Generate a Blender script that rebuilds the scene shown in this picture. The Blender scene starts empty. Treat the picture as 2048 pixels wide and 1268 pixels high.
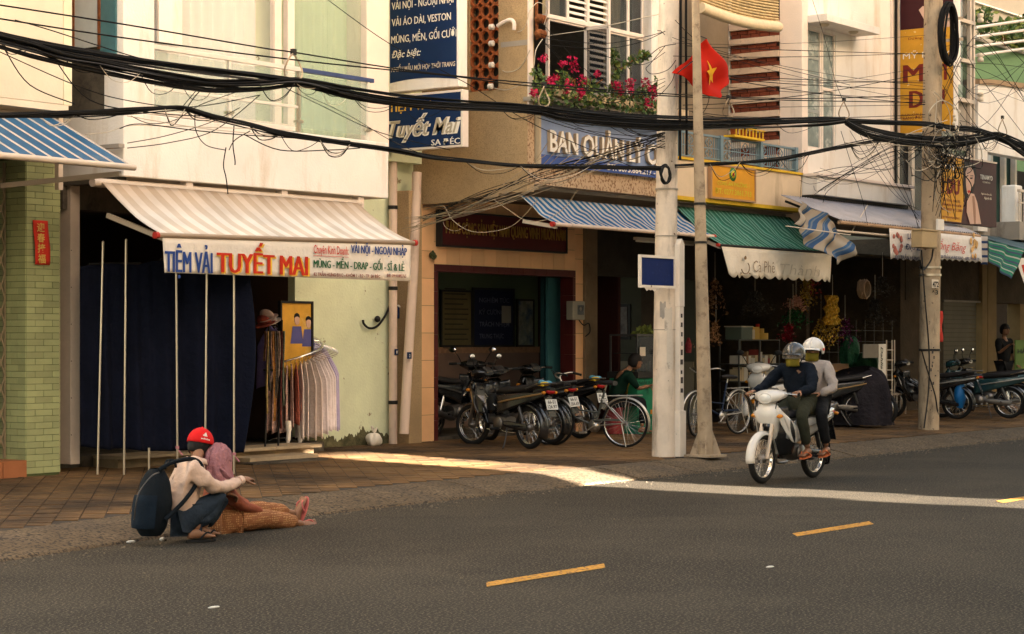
import bpy, bmesh, math, random
from mathutils import Vector, Matrix
R = math.radians
random.seed(7)
C = bpy.context.scene.collection
SC = bpy.context.scene
# ---------------------------------------------------------------- camera, sky, sun, exposure
CAM = Vector((0.0, -16.7, 1.65)); TH = R(36.3); F = 4100.0; HOR = 676.0; CX = 1024.0
cd = bpy.data.cameras.new('camera'); cam = bpy.data.objects.new('camera', cd); C.objects.link(cam)
cam.location = CAM
cam.rotation_euler = (R(90), 0, -(R(90) - TH))
cd.sensor_width = 36; cd.lens = 36 * F / 2048
cd.shift_y = (HOR - 634) / 2048; cd.clip_end = 800; cd.clip_start = .2
SC.camera = cam
SUN_EL = 18.0
w = bpy.data.worlds.new('World'); SC.world = w; w.use_nodes = True
wn = w.node_tree; bg = wn.nodes['Background']
sky = wn.nodes.new('ShaderNodeTexSky'); sky.sky_type = 'NISHITA'; sky.sun_disc = False
sky.sun_elevation = R(SUN_EL); sky.sun_rotation = R(180); sky.dust_density = 2.5; sky.air_density = 1.0; sky.ozone_density = 1.0
tint = wn.nodes.new('ShaderNodeMix'); tint.data_type = 'RGBA'; tint.blend_type = 'MULTIPLY'; tint.inputs[0].default_value = 1.0
tint.inputs[7].default_value = (1.27, 1.0, .74, 1)      # warm evening haze
wn.links.new(sky.outputs[0], tint.inputs[6]); wn.links.new(tint.outputs[2], bg.inputs[0])
bg.inputs[1].default_value = .05
sl = bpy.data.lights.new('sun', 'SUN'); sl.energy = 5.0; sl.angle = R(.5); sl.color = (1, .88, .74)
so = bpy.data.objects.new('sun', sl); C.objects.link(so)
so.location = (20, -60, 30)
so.rotation_euler = (R(90 - SUN_EL), 0, 0)               # light travels +Y and down
SC.view_settings.view_transform = 'Standard'; SC.view_settings.look = 'None'
SC.view_settings.gamma = 1; SC.view_settings.use_curve_mapping = False
SC.view_settings.exposure = 3.97
SC.cycles.max_bounces = 7; SC.cycles.diffuse_bounces = 3; SC.cycles.glossy_bounces = 3; SC.cycles.transmission_bounces = 4
SC.cycles.transparent_max_bounces = 8
# ---------------------------------------------------------------- picture measurements -> places in the world
def ray(px):
    u = (px - CX) / F
    return math.cos(TH) + math.sin(TH) * u, math.sin(TH) - math.cos(TH) * u
def at(px, py, Y):
    dx, dy = ray(px); t = (Y - CAM.y) / dy
    return Vector((CAM.x + dx * t, Y, CAM.z + (HOR - py) / F * t))
def atX(px, py, X):
    dx, dy = ray(px); t = (X - CAM.x) / dx
    return Vector((X, CAM.y + dy * t, CAM.z + (HOR - py) / F * t))
def atG(px, py, h=0.0):
    t = (CAM.z - h) * F / (py - HOR); dx, dy = ray(px)
    return Vector((CAM.x + dx * t, CAM.y + dy * t, h))
def XX(px, Y): return at(px, HOR, Y).x
def ZZ(px, py, Y): return at(px, py, Y).z
# ---------------------------------------------------------------- things, parts
def thing(name, label, cat, loc=(0, 0, 0), rz=0, group=None):
    o = bpy.data.objects.new(name, None); C.objects.link(o); o.location = loc; o.rotation_euler = (0, 0, rz)
    o.empty_display_size = .2
    o['label'] = label; o['category'] = cat
    if group: o['group'] = group
    return o
def tag(o, label, cat, group=None, kind=None):
    o['label'] = label; o['category'] = cat
    if group: o['group'] = group
    if kind: o['kind'] = kind
    return o
def struct(o): o['kind'] = 'structure'; return o
def stuff(o): o['kind'] = 'stuff'; return o
def org(p):
    v = Vector((0, 0, 0))
    while p is not None:
        v += p.location; p = p.parent
    return v
def link(name, me, parent=None, loc=None):
    o = bpy.data.objects.new(name, me); C.objects.link(o)
    if parent: o.parent = parent
    if loc is not None: o.location = Vector(loc) - (org(parent) if parent else Vector())
    return o
def copy_tree(o, parent=None):
    c = o.copy(); C.objects.link(c); c.parent = parent
    for ch in o.children: copy_tree(ch, c)
    return c
class MB:
    def __init__(s): s.v = []; s.f = []; s.m = []; s.uv = []; s.sm = []
    def add(s, vs, fs, mi=0, uvs=None, smooth=False):
        b = len(s.v); s.v += [tuple(p) for p in vs]
        for k, f in enumerate(fs):
            s.f.append([b + i for i in f]); s.m.append(mi); s.sm.append(smooth)
            s.uv.append([uvs[i] for i in f] if uvs else None)
        return s
    def box(s, a, b, mi=0):
        x0, x1 = sorted((a[0], b[0])); y0, y1 = sorted((a[1], b[1])); z0, z1 = sorted((a[2], b[2]))
        return s.add([(x0,y0,z0),(x1,y0,z0),(x1,y1,z0),(x0,y1,z0),(x0,y0,z1),(x1,y0,z1),(x1,y1,z1),(x0,y1,z1)],
              [(0,3,2,1),(4,5,6,7),(0,1,5,4),(1,2,6,5),(2,3,7,6),(3,0,4,7)], mi)
    def obox(s, c, ax, ay, az, mi=0):
        c = Vector(c); ax = Vector(ax); ay = Vector(ay); az = Vector(az)
        vs = [c + ax*i + ay*j + az*k for i, j, k in ((-1,-1,-1),(1,-1,-1),(1,1,-1),(-1,1,-1),(-1,-1,1),(1,-1,1),(1,1,1),(-1,1,1))]
        return s.add(vs, [(0,3,2,1),(4,5,6,7),(0,1,5,4),(1,2,6,5),(2,3,7,6),(3,0,4,7)], mi)
    def bar(s, p, q, wdt, hgt=None, mi=0, up=(0, 0, 1)):
        p = Vector(p); q = Vector(q); d = (q - p); L = d.length; d.normalize(); up = Vector(up)
        if abs(d.dot(up)) > .98: up = Vector((0, 1, 0))
        sd = d.cross(up).normalized(); u2 = sd.cross(d)
        return s.obox((p + q) / 2, d * L / 2, sd * wdt / 2, u2 * (hgt or wdt) / 2, mi)
    def quad(s, a, b, c, d, mi=0):
        return s.add([a, b, c, d], [(0, 1, 2, 3)], mi, [(0,0),(1,0),(1,1),(0,1)])
    def ring_sweep(s, rings, mi=0, closed=False, caps=True, smooth=True, loop=True):
        n = len(rings[0]); vs = [p for r in rings for p in r]; fs = []
        m = len(rings)
        for i in range(m if closed else m - 1):
            a = i * n; b = ((i + 1) % m) * n
            for j in range(n if loop else n - 1):
                k = (j + 1) % n
                fs.append((a + j, a + k, b + k, b + j))
        s.add(vs, fs, mi, None, smooth)
        if caps and not closed and loop:
            s.add(rings[0], [tuple(reversed(range(n)))], mi); s.add(rings[-1], [tuple(range(n))], mi)
        return s
    def tube(s, pts, r, n=8, mi=0, closed=False, caps=True):
        P = [Vector(p) for p in pts]; m = len(P)
        rr = list(r) if hasattr(r, '__len__') else [r] * m
        rings = []; nrm = None
        for i in range(m):
            if closed: d = P[(i + 1) % m] - P[i - 1]
            else: d = P[min(i + 1, m - 1)] - P[max(i - 1, 0)]
            if d.length < 1e-9: d = Vector((0, 0, 1))
            d.normalize()
            if nrm is None:
                nrm = d.orthogonal().normalized()
            nrm = (nrm - d * nrm.dot(d))
            if nrm.length < 1e-6: nrm = d.orthogonal()
            nrm.normalize(); bn = d.cross(nrm)
            rings.append([P[i] + (nrm * math.cos(a) + bn * math.sin(a)) * rr[i] for a in [2 * math.pi * j / n for j in range(n)]])
        return s.ring_sweep(rings, mi, closed, caps)
    def lathe(s, c, prof, n=16, axis=(0, 0, 1), mi=0):
        ax = Vector(axis).normalized(); u = ax.orthogonal().normalized(); v = ax.cross(u); c = Vector(c)
        rings = [[c + ax * h + (u * math.cos(a) + v * math.sin(a)) * max(r, 1e-4) for a in [2 * math.pi * j / n for j in range(n)]] for r, h in prof]
        return s.ring_sweep(rings, mi)
    def ball(s, c, rad, n=12, m=8, mi=0, rot=None):
        c = Vector(c); rx, ry, rz = rad if hasattr(rad, '__len__') else (rad,) * 3
        rings = []
        for i in range(m + 1):
            t = math.pi * i / m; q = max(math.sin(t), .01)
            ring = [Vector((rx * q * math.cos(2*math.pi*j/n), ry * q * math.sin(2*math.pi*j/n), -rz * math.cos(t))) for j in range(n)]
            if rot is not None: ring = [rot @ p for p in ring]
            rings.append([c + p for p in ring])
        return s.ring_sweep(rings, mi)
    def loft(s, secs, n=16, mi=0, caps=True, e=2.4):
        """secs: (centre, side-vector, up-vector) rings of a superellipse"""
        rings = []
        for c, a, b in secs:
            c = Vector(c); a = Vector(a); b = Vector(b); ring = []
            for j in range(n):
                t = 2 * math.pi * j / n; ct, st = math.cos(t), math.sin(t)
                ring.append(c + a * (abs(ct) ** (2/e) * (1 if ct >= 0 else -1)) + b * (abs(st) ** (2/e) * (1 if st >= 0 else -1)))
            rings.append(ring)
        return s.ring_sweep(rings, mi, caps=caps)
    def grid(s, fn, nu, nv, mi=0, smooth=True):
        vs = []; uvs = []
        for j in range(nv + 1):
            for i in range(nu + 1):
                u = i / nu; v = j / nv; vs.append(fn(u, v)); uvs.append((u, v))
        fs = [(j*(nu+1)+i, j*(nu+1)+i+1, (j+1)*(nu+1)+i+1, (j+1)*(nu+1)+i) for j in range(nv) for i in range(nu)]
        return s.add(vs, fs, mi, uvs, smooth)
    def prism(s, poly, vec, mi=0, mi_side=None):
        n = len(poly); P = [Vector(p) for p in poly]; V = Vector(vec)
        s.add(P, [tuple(range(n))], mi); s.add([p + V for p in P], [tuple(reversed(range(n)))], mi)
        s.add(P + [p + V for p in P], [(j, (j+1) % n, n + (j+1) % n, n + j) for j in range(n)], mi if mi_side is None else mi_side)
        return s
    def build(s, name, mat, parent=None, loc=None, bevel=0, thick=0, sub=0, off=True):
        o0 = Vector(loc) if loc is not None else (org(parent) if (parent and off) else Vector())
        me = bpy.data.meshes.new(name)
        me.from_pydata([(p[0]-o0.x, p[1]-o0.y, p[2]-o0.z) for p in s.v], [], s.f)
        mats = mat if isinstance(mat, (list, tuple)) else [mat]
        for m_ in mats: me.materials.append(m_)
        me.polygons.foreach_set('material_index', s.m); me.polygons.foreach_set('use_smooth', s.sm)
        if any(u is not None for u in s.uv):
            ul = me.uv_layers.new(name='UVMap'); k = 0
            for p, u in zip(me.polygons, s.uv):
                for i in range(p.loop_total):
                    ul.data[p.loop_start + i].uv = u[i] if u else (0, 0)
        me.validate(); me.update()
        o = link(name, me, parent)
        if loc is not None: o.location = o0 - (org(parent) if parent else Vector())
        if bevel:
            b = o.modifiers.new('bevel', 'BEVEL'); b.width = bevel; b.segments = 2; b.limit_method = 'ANGLE'; b.angle_limit = R(40)
        if thick:
            t = o.modifiers.new('solid', 'SOLIDIFY'); t.thickness = thick; t.offset = 0
        if sub:
            t = o.modifiers.new('sub', 'SUBSURF'); t.levels = sub; t.render_levels = sub
        return o
def B(name, mat, parent, a, b, bevel=0): return MB().box(a, b).build(name, mat, parent, bevel=bevel)
# ---------------------------------------------------------------- materials
MATS = {}
def lin(h):
    """display hex -> scene linear"""
    h = h.lstrip('#'); c = [int(h[i:i+2], 16) / 255 for i in (0, 2, 4)]
    return tuple((x / 12.92 if x <= .04045 else ((x + .055) / 1.055) ** 2.4) for x in c)
def mat(name, col, rough=.8, var=.12, scale=3.0, bump=.15, bs=60.0, metal=0.0, spec=.14, stain=None, st_scale=1.2, st_lo=.52, st_hi=.66, rnd=0.0, coat=0.0, speck=None, drip=0.0):
    """col linear rgb. var: large soft variation, stain: second colour in patches, rnd: per-object brightness"""
    if name in MATS: return MATS[name]
    m = bpy.data.materials.new(name); m.use_nodes = True; MATS[name] = m
    nt = m.node_tree; N = nt.nodes; L = nt.links; bs_ = N['Principled BSDF']
    tc = N.new('ShaderNodeTexCoord'); geo = N.new('ShaderNodeNewGeometry')
    pos = geo.outputs['Position'] if not rnd < 0 else tc.outputs['Object']
    n1 = N.new('ShaderNodeTexNoise'); n1.inputs['Scale'].default_value = scale; n1.inputs['Detail'].default_value = 6; n1.inputs['Roughness'].default_value = .65
    L.new(pos, n1.inputs['Vector'])
    cr = N.new('ShaderNodeMapRange'); cr.inputs[1].default_value = .3; cr.inputs[2].default_value = .7
    cr.inputs[3].default_value = 1 - var; cr.inputs[4].default_value = 1 + var
    L.new(n1.outputs[0], cr.inputs[0])
    mul = N.new('ShaderNodeVectorMath'); mul.operation = 'SCALE'
    mul.inputs[0].default_value = col; L.new(cr.outputs[0], mul.inputs[3])
    cur = mul.outputs[0]
    if rnd > 0:
        oi = N.new('ShaderNodeObjectInfo'); mr = N.new('ShaderNodeMapRange'); mr.inputs[3].default_value = 1 - rnd; mr.inputs[4].default_value = 1 + rnd
        L.new(oi.outputs['Random'], mr.inputs[0]); m2 = N.new('ShaderNodeVectorMath'); m2.operation = 'SCALE'
        L.new(cur, m2.inputs[0]); L.new(mr.outputs[0], m2.inputs[3]); cur = m2.outputs[0]
    if stain is not None:
        n2 = N.new('ShaderNodeTexNoise'); n2.inputs['Scale'].default_value = st_scale; n2.inputs['Detail'].default_value = 8; n2.inputs['Roughness'].default_value = .7
        if drip:
            mp = N.new('ShaderNodeMapping'); mp.inputs['Scale'].default_value = (1, 1, drip); L.new(pos, mp.inputs[0]); L.new(mp.outputs[0], n2.inputs['Vector'])
        else: L.new(pos, n2.inputs['Vector'])
        r2 = N.new('ShaderNodeMapRange'); r2.inputs[1].default_value = st_lo; r2.inputs[2].default_value = st_hi; L.new(n2.outputs[0], r2.inputs[0])
        mx = N.new('ShaderNodeMix'); mx.data_type = 'RGBA'; L.new(r2.outputs[0], mx.inputs[0]); L.new(cur, mx.inputs[6]); mx.inputs[7].default_value = (*stain, 1)
        cur = mx.outputs[2]
    if speck is not None:
        n3 = N.new('ShaderNodeTexNoise'); n3.inputs['Scale'].default_value = speck[1]; n3.inputs['Detail'].default_value = 3
        L.new(pos, n3.inputs['Vector'])
        r3 = N.new('ShaderNodeMapRange'); r3.inputs[1].default_value = speck[2]; r3.inputs[2].default_value = speck[3]; L.new(n3.outputs[0], r3.inputs[0])
        mx = N.new('ShaderNodeMix'); mx.data_type = 'RGBA'; L.new(r3.outputs[0], mx.inputs[0]); L.new(cur, mx.inputs[6]); mx.inputs[7].default_value = (*speck[0], 1)
        cur = mx.outputs[2]
    L.new(cur, bs_.inputs['Base Color'])
    bs_.inputs['Roughness'].default_value = rough; bs_.inputs['Metallic'].default_value = metal
    bs_.inputs['Specular IOR Level'].default_value = spec; bs_.inputs['Coat Weight'].default_value = coat
    if bump:
        n4 = N.new('ShaderNodeTexNoise'); n4.inputs['Scale'].default_value = bs; n4.inputs['Detail'].default_value = 4; L.new(pos, n4.inputs['Vector'])
        bp = N.new('ShaderNodeBump'); bp.inputs['Strength'].default_value = bump; bp.inputs['Distance'].default_value = .01 if bs >= 28 else .05
        L.new(n4.outputs[0], bp.inputs['Height']); L.new(bp.outputs[0], bs_.inputs['Normal'])
    return m
def plain(name, col, rough=.5, metal=0.0, spec=.2, coat=0.0, var=.06):
    return mat(name, col, rough, var, 8.0, .05, 90.0, metal, spec, coat=coat)
def striped(name, stripes, n, rough=.85, dirt=None, wob=.0, trans=.25, axis=0, dirt_rng=(.75, 1.0)):
    """awning canvas: printed stripes along UV u; stripes = [(pos, colour)...] repeated n times; dirt near v=1"""
    m = bpy.data.materials.new(name); m.use_nodes = True; nt = m.node_tree; N = nt.nodes; L = nt.links; b = N['Principled BSDF']
    uv = N.new('ShaderNodeUVMap'); sp = N.new('ShaderNodeSeparateXYZ'); L.new(uv.outputs[0], sp.inputs[0])
    ml = N.new('ShaderNodeMath'); ml.operation = 'MULTIPLY'; ml.inputs[1].default_value = n
    ns = N.new('ShaderNodeTexNoise'); ns.inputs['Scale'].default_value = 3; L.new(uv.outputs[0], ns.inputs['Vector'])
    ad = N.new('ShaderNodeMath'); ad.operation = 'MULTIPLY_ADD'; ad.inputs[1].default_value = wob; L.new(ns.outputs[0], ad.inputs[0]); L.new(sp.outputs[axis], ad.inputs[2])
    L.new(ad.outputs[0], ml.inputs[0]); fr = N.new('ShaderNodeMath'); fr.operation = 'FRACT'; L.new(ml.outputs[0], fr.inputs[0])
    ra = N.new('ShaderNodeValToRGB'); ra.color_ramp.interpolation = 'CONSTANT'; el = ra.color_ramp.elements
    el[0].position = stripes[0][0]; el[0].color = (*stripes[0][1], 1); el[1].position = stripes[1][0]; el[1].color = (*stripes[1][1], 1)
    for p_, c_ in stripes[2:]: e_ = el.new(p_); e_.color = (*c_, 1)
    L.new(fr.outputs[0], ra.inputs[0]); cur = ra.outputs[0]
    n2 = N.new('ShaderNodeTexNoise'); n2.inputs['Scale'].default_value = 2.5; n2.inputs['Detail'].default_value = 8
    g = N.new('ShaderNodeNewGeometry'); L.new(g.outputs['Position'], n2.inputs['Vector'])
    v2 = N.new('ShaderNodeMapRange'); v2.inputs[1].default_value = .3; v2.inputs[2].default_value = .7; v2.inputs[3].default_value = .82; v2.inputs[4].default_value = 1.05
    L.new(n2.outputs[0], v2.inputs[0]); sc = N.new('ShaderNodeVectorMath'); sc.operation = 'SCALE'; L.new(cur, sc.inputs[0]); L.new(v2.outputs[0], sc.inputs[3]); cur = sc.outputs[0]
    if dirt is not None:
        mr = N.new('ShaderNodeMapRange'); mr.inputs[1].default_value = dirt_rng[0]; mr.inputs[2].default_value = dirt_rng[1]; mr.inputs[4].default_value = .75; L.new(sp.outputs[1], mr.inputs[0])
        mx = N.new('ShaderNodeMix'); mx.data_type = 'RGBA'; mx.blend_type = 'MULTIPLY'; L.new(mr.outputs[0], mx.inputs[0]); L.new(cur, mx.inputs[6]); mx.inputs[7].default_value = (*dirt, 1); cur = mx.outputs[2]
    L.new(cur, b.inputs['Base Color']); b.inputs['Roughness'].default_value = rough; b.inputs['Specular IOR Level'].default_value = .2
    if trans:
        tr = N.new('ShaderNodeBsdfTranslucent'); L.new(cur, tr.inputs[0]); ms = N.new('ShaderNodeMixShader'); ms.inputs[0].default_value = trans
        out = N['Material Output']; L.new(b.outputs[0], ms.inputs[1]); L.new(tr.outputs[0], ms.inputs[2]); L.new(ms.outputs[0], out.inputs[0])
    return m
def glassy(name, col, rough=.08, spec=.8, alpha=.35):
    """window glass: dark, reflective, partly see-through"""
    m = bpy.data.materials.new(name); m.use_nodes = True; nt = m.node_tree; b = nt.nodes['Principled BSDF']
    b.inputs['Base Color'].default_value = (*col, 1); b.inputs['Roughness'].default_value = rough; b.inputs['Specular IOR Level'].default_value = spec
    b.inputs['Alpha'].default_value = alpha
    return m
# ---------------------------------------------------------------- lettering
_tc = {}
def tmesh(body, shear=0.0, bold=0.0, ext=0.0):
    k = (body, shear, bold, ext)
    if k not in _tc:
        c = bpy.data.curves.new('t', 'FONT'); c.body = body; c.shear = shear; c.offset = bold; c.extrude = ext; c.resolution_u = 2; c.size = 1
        o = bpy.data.objects.new('t', c); me = bpy.data.meshes.new_from_object(o); bpy.data.objects.remove(o)
        vs = [v.co.copy() for v in me.vertices]; fs = [tuple(p.vertices) for p in me.polygons]; bpy.data.meshes.remove(me)
        _tc[k] = (vs, fs)
    return _tc[k]
def text(body, p0, p1, cap, m, parent, nrm, name='lettering', shear=0.0, bold=.012, ext=0.0, lift=.004, each=False, up=(0, 0, 1), fat=0):
    """lettering whose baseline runs p0->p1 (world), capital height cap, facing nrm"""
    p0 = Vector(p0); p1 = Vector(p1); r = (p1 - p0); W = r.length; r.normalize(); up = Vector(up); nrm = Vector(nrm).normalized()
    vs, fs = tmesh(body, shear, bold, 0)
    x0 = min(v.x for v in vs); x1 = max(v.x for v in vs); sx = W / (x1 - x0); sy = cap / .716
    def put(v, z): return p0 + r * ((v.x - x0) * sx) + up * (v.y * sy) + nrm * (lift + z)
    def mk(vs_, fs_, nm):
        mb = MB()
        if ext:
            n = len(vs_); top = [put(v, ext) for v in vs_]
            mb.add(top, fs_)
            ed = {}
            for f in fs_:
                for a, b in zip(f, f[1:] + f[:1]):
                    ed[(a, b)] = 1
            low = [put(v, 0) for v in vs_]
            mb.add(top + low, [(a, b, n + b, n + a) for (a, b) in ed if (b, a) not in ed], 1 if isinstance(m, (list, tuple)) else 0)
        else:
            for i_ in ((-1, 0, 1) if fat else (0,)): mb.add([put(v, 0) + r*(fat*i_*cap) + nrm*(.0016*i_) for v in vs_], fs_)
        return mb.build(nm, m, parent)
    if not each: return mk(vs, fs, name)
    # one object per letter: letters are cut at the advance positions
    adv = []; acc = ''
    for ch in body:
        a = tmesh('|' + acc + '|', shear, bold)[0]; adv.append(max(v.x for v in a)); acc += ch
    base = adv[0]; starts = [a - base for a in adv] + [1e9]
    out = []
    comp = {}
    def find(a):
        while comp.setdefault(a, a) != a: a = comp[a]
        return a
    for f in fs:
        for b in f[1:]: comp[find(b)] = find(f[0])
    cx = {}
    for i, v in enumerate(vs): cx.setdefault(find(i), []).append(v.x)
    cen = {k: sum(a) / len(a) for k, a in cx.items()}
    for k, ch in enumerate(body):
        if ch == ' ': continue
        sel = [f for f in fs if starts[k] <= cen[find(f[0])] - .0 < starts[k + 1]]
        if not sel: continue
        idx = sorted({i for f in sel for i in f}); mp = {i: j for j, i in enumerate(idx)}
        out.append(mk([vs[i] for i in idx], [tuple(mp[i] for i in f) for f in sel], 'letter'))
    return out
def ptext(body, plane, val, a, b, cap_px, m, parent, **kw):
    """baseline given by two picture measurements on a wall plane"""
    if plane == 'Y':
        p0 = at(a[0], a[1], val); p1 = at(b[0], b[1], val); p1.z = p0.z = (p0.z + p1.z) / 2; n = (0, -1, 0)
    else:
        p0 = atX(a[0], a[1], val); p1 = atX(b[0], b[1], val); p1.z = p0.z = (p0.z + p1.z) / 2; n = (-1, 0, 0)
    mid = (p0 + p1) / 2; dep = (mid - CAM).dot(Vector((math.cos(TH), math.sin(TH), 0)))
    return text(body, p0, p1, cap_px / F * dep, m, parent, n, **kw)
# ---------------------------------------------------------------- figures grown from a skeleton
def skinned(name, J, E, m, parent=None, root=None, sub=2, extra=None, off=True, world=True):
    keys = list(J); idx = {k: i for i, k in enumerate(keys)}
    me = bpy.data.meshes.new(name); me.from_pydata([J[k][0] for k in keys], [(idx[a], idx[b]) for a, b in E], [])
    o = bpy.data.objects.new(name, me); C.objects.link(o)
    sk = o.modifiers.new('skin', 'SKIN'); sk.use_smooth_shade = True
    lay = me.skin_vertices[0].data
    for i, k in enumerate(keys):
        r = J[k][1]; lay[i].radius = r if hasattr(r, '__len__') else (r, r)
        lay[i].use_root = (k == root)
    ss = o.modifiers.new('sub', 'SUBSURF'); ss.levels = sub; ss.render_levels = sub
    dg = bpy.context.evaluated_depsgraph_get(); em = bpy.data.meshes.new_from_object(o.evaluated_get(dg))
    bpy.data.objects.remove(o)
    mb = MB(); mb.add([v.co for v in em.vertices], [tuple(p.vertices) for p in em.polygons], 0, None, True); bpy.data.meshes.remove(em)
    if extra: extra(mb)
    return mb.build(name, m, parent, off=off)
def spline(pts, n=8):
    P = [Vector(p) for p in pts]; out = []
    for i in range(len(P) - 1):
        p0 = P[max(i-1, 0)]; p1 = P[i]; p2 = P[i+1]; p3 = P[min(i+2, len(P)-1)]
        for k in range(n):
            t = k / n; t2 = t*t; t3 = t2*t
            out.append(.5*((2*p1) + (-p0+p2)*t + (2*p0-5*p1+4*p2-p3)*t2 + (-p0+3*p1-3*p2+p3)*t3))
    out.append(P[-1]); return out
# ================================================================ GROUND
M_road = mat('asphalt', (.040, .033, .023), .92, .28, .5, .7, 190, speck=((.17, .14, .10), 58, .53, .68), stain=(.029, .024, .017), st_scale=.45, st_lo=.48, st_hi=.60)
M_earth = mat('earth', (.08, .07, .055), .95, .3, .5, .5, 20)
M_kerb = mat('kerb_concrete', (.135, .098, .060), .95, .3, 2.2, 1.0, 55, speck=((.05, .04, .03), 34, .48, .6), stain=(.11, .085, .06), st_scale=1.4)
M_paver = mat('paver', (.175, .10, .044), .85, .3, 1.1, .5, 90, stain=(.055, .036, .022), st_scale=.42, st_lo=.44, st_hi=.6, rnd=.12)  # broad dark blotches stand in for the pavement's uneven shade
M_joint = mat('paver_joint', (.05, .04, .032), .95, .3, 3, .6, 60)
M_yel = mat('road_paint_yellow', (.50, .25, .035), .75, .25, 5, .5, 120, speck=((.09, .07, .05), 30, .54, .62))
KL = [(4, -6.1), (8, -5.15), (10, -4.72), (12, -4.35), (14.3, -3.97), (16.5, -3.86), (19, -3.8), (24, -3.74), (30, -3.66), (46, -3.6), (90, -3.6)]
def kerbY(x):
    for (x0, y0), (x1, y1) in zip(KL, KL[1:]):
        if x0 <= x <= x1: return y0 + (y1 - y0) * (x - x0) / (x1 - x0)
    return KL[0][1] if x < KL[0][0] else KL[-1][1]
KW = .72
def walkZ(x, y):
    k = kerbY(x) + KW
    return .13 + (.22 - .13) * max(0, min(1, (y - k) / (1.0 - k)))
struct(MB().quad((-300, -300, -.03), (400, -300, -.03), (400, 300, -.03), (-300, 300, -.03)).build('ground', M_earth))
g = MB(); nx = 60
g.grid(lambda u, v: (-40 + 150*u, -12.9 + 9.9*v, 0.0), 60, 4, smooth=False)
struct(g.build('road', M_road))
# sidewalk slab, sloping up a little towards the shops
sw = MB(); xs = [4 + i * .5 for i in range(120)]
def swp(x, t):
    k = kerbY(x) + KW; y = k + (7.5 - k) * t; return (x, y, walkZ(x, y) - .012)
sw.grid(lambda u, v: swp(4 + 80*u, v), 160, 12, smooth=False)
sidewalk = struct(sw.build('sidewalk', M_joint))
q_ = .0955; pv = MB().obox((0, 0, -.013), (q_*.7071, q_*.7071, 0), (-q_*.7071, q_*.7071, 0), (0, 0, .017)); 
pv0 = pv.build('paving_tile', M_paver, sidewalk, bevel=0)
cells = []
for i in range(0, 190):
    for j in range(-40, 60):
        x = 8.0 + (i + (j % 2)*.5) * .2828; y = -1.5 + j * .1414
        if x > 44 or y < kerbY(x) + KW + .13 or y > 1.2: continue
        d = (Vector((x, y, 0)) - CAM); fw = d.x * math.cos(TH) + d.y * math.sin(TH); sx = d.x * math.sin(TH) - d.y * math.cos(TH)
        if fw < 5: continue
        vis = abs(sx / fw) < .262
        cells.append((not vis, fw, x, y))
cells.sort(); first = True
rest = MB()
for k, (nv, fw, x, y) in enumerate(cells):
    z = walkZ(x, y) - .012 + random.uniform(0, .005)
    if k < 300 and not nv:
        o = pv0 if first else pv0.copy()
        if not first: C.objects.link(o)
        first = False; o.location = (x, y, z)
    else:
        if nv and (fw > 60): continue
        rest.add([(x + .135, y, z + .004), (x, y + .135, z + .004), (x - .135, y, z + .004), (x, y - .135, z + .004), (x + .135, y, z - .02), (x, y + .135, z - .02), (x - .135, y, z - .02), (x, y - .135, z - .02)], [(0, 1, 2, 3), (2, 3, 7, 6), (3, 0, 4, 7)])
stuff(rest.build('paving_tiles', M_paver, sidewalk))
# rough concrete kerb, one ramped stone after another
kerb = struct(MB().box((3.9, -6.4, -.02), (4.0, -5.2, .1)).build('kerb', M_kerb))
x = 4.0
while x < 70:
    L_ = random.uniform(1.25, 1.75) if x < 42 else 6; x1 = x + L_ - .012; st = MB(); q = 5 if L_ < 3 else 8
    rings = []
    for i in range(q + 1):
        xx = x + (x1 - x) * i / q; k = kerbY(xx); dz = random.uniform(-.006, .006)
        rings.append([(xx, k, -.01), (xx, k + .03, .022 + dz), (xx, k + .25, .070 + dz), (xx, k + .5, .112 + dz), (xx, k + KW, .128), (xx, k + KW + .02, -.01)])
    vs = [p for r_ in rings for p in r_]; fs = []
    for i in range(q):
        for j in range(5):
            a = i * 6 + j; fs.append((a, a + 6, a + 7, a + 1))
    st.add(vs, fs); st.add(rings[0], [(0, 1, 2, 3, 4, 5)]); st.add(rings[-1], [(5, 4, 3, 2, 1, 0)])
    st.build('kerb_stone', M_kerb, kerb); x += L_
# centre line dashes
for k in range(0, 10):
    x = 10.84 + 4.28 * k
    a = MB().add([(x, -8.53, .004), (x + 1.40, -8.54, .004), (x + 1.62, -8.38, .004), (x + .2, -8.375, .004)], [(0, 1, 2, 3)]).build('road_marking', M_yel); struct(a)
# litter on the road
ML = plain('litter_paper', (.7, .66, .58), .8)
for i, (px, py, h, lab) in enumerate([(262, 1086, .02, 'flat white scrap of litter on the road left of the crouching man'), (325, 1082, .03, 'crumpled white paper ball on the road beside the backpack'), (428, 1216, .01, 'pale torn scrap of paper lying alone in the near left of the road'), (1540, 1135, .01, 'small white scrap of paper on the road below the second yellow dash')]):
    p = atG(px, py); mb = MB(); mb.ball(p + Vector((0, 0, h/2)), (.05 if h < .03 else .028, .022, h/2 + .002), 7, 5)
    tag(mb.build('litter', ML, loc=p), lab, 'litter', 'scraps of litter on the road')
gr = MB(); rg = random.Random(3)
for i in range(560):
    x = rg.uniform(8, 34); y = kerbY(x) - abs(rg.gauss(0, .22)) - .02 if i < 520 else rg.uniform(-9, -3.7); s_ = rg.uniform(.004, .013) if y < kerbY(x) else .006
    if y > kerbY(x): continue
    gr.lathe((x, y, .001), [(s_, 0), (s_*.8, s_*.7), (.001, s_)], 5)
stuff(tag(gr.build('grit', mat('grit_stone', (.15, .125, .09), .95, .4, 9, .2, 40)), 'loose grit and tiny stones lying along the kerb edge of the road', 'grit'))
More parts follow.
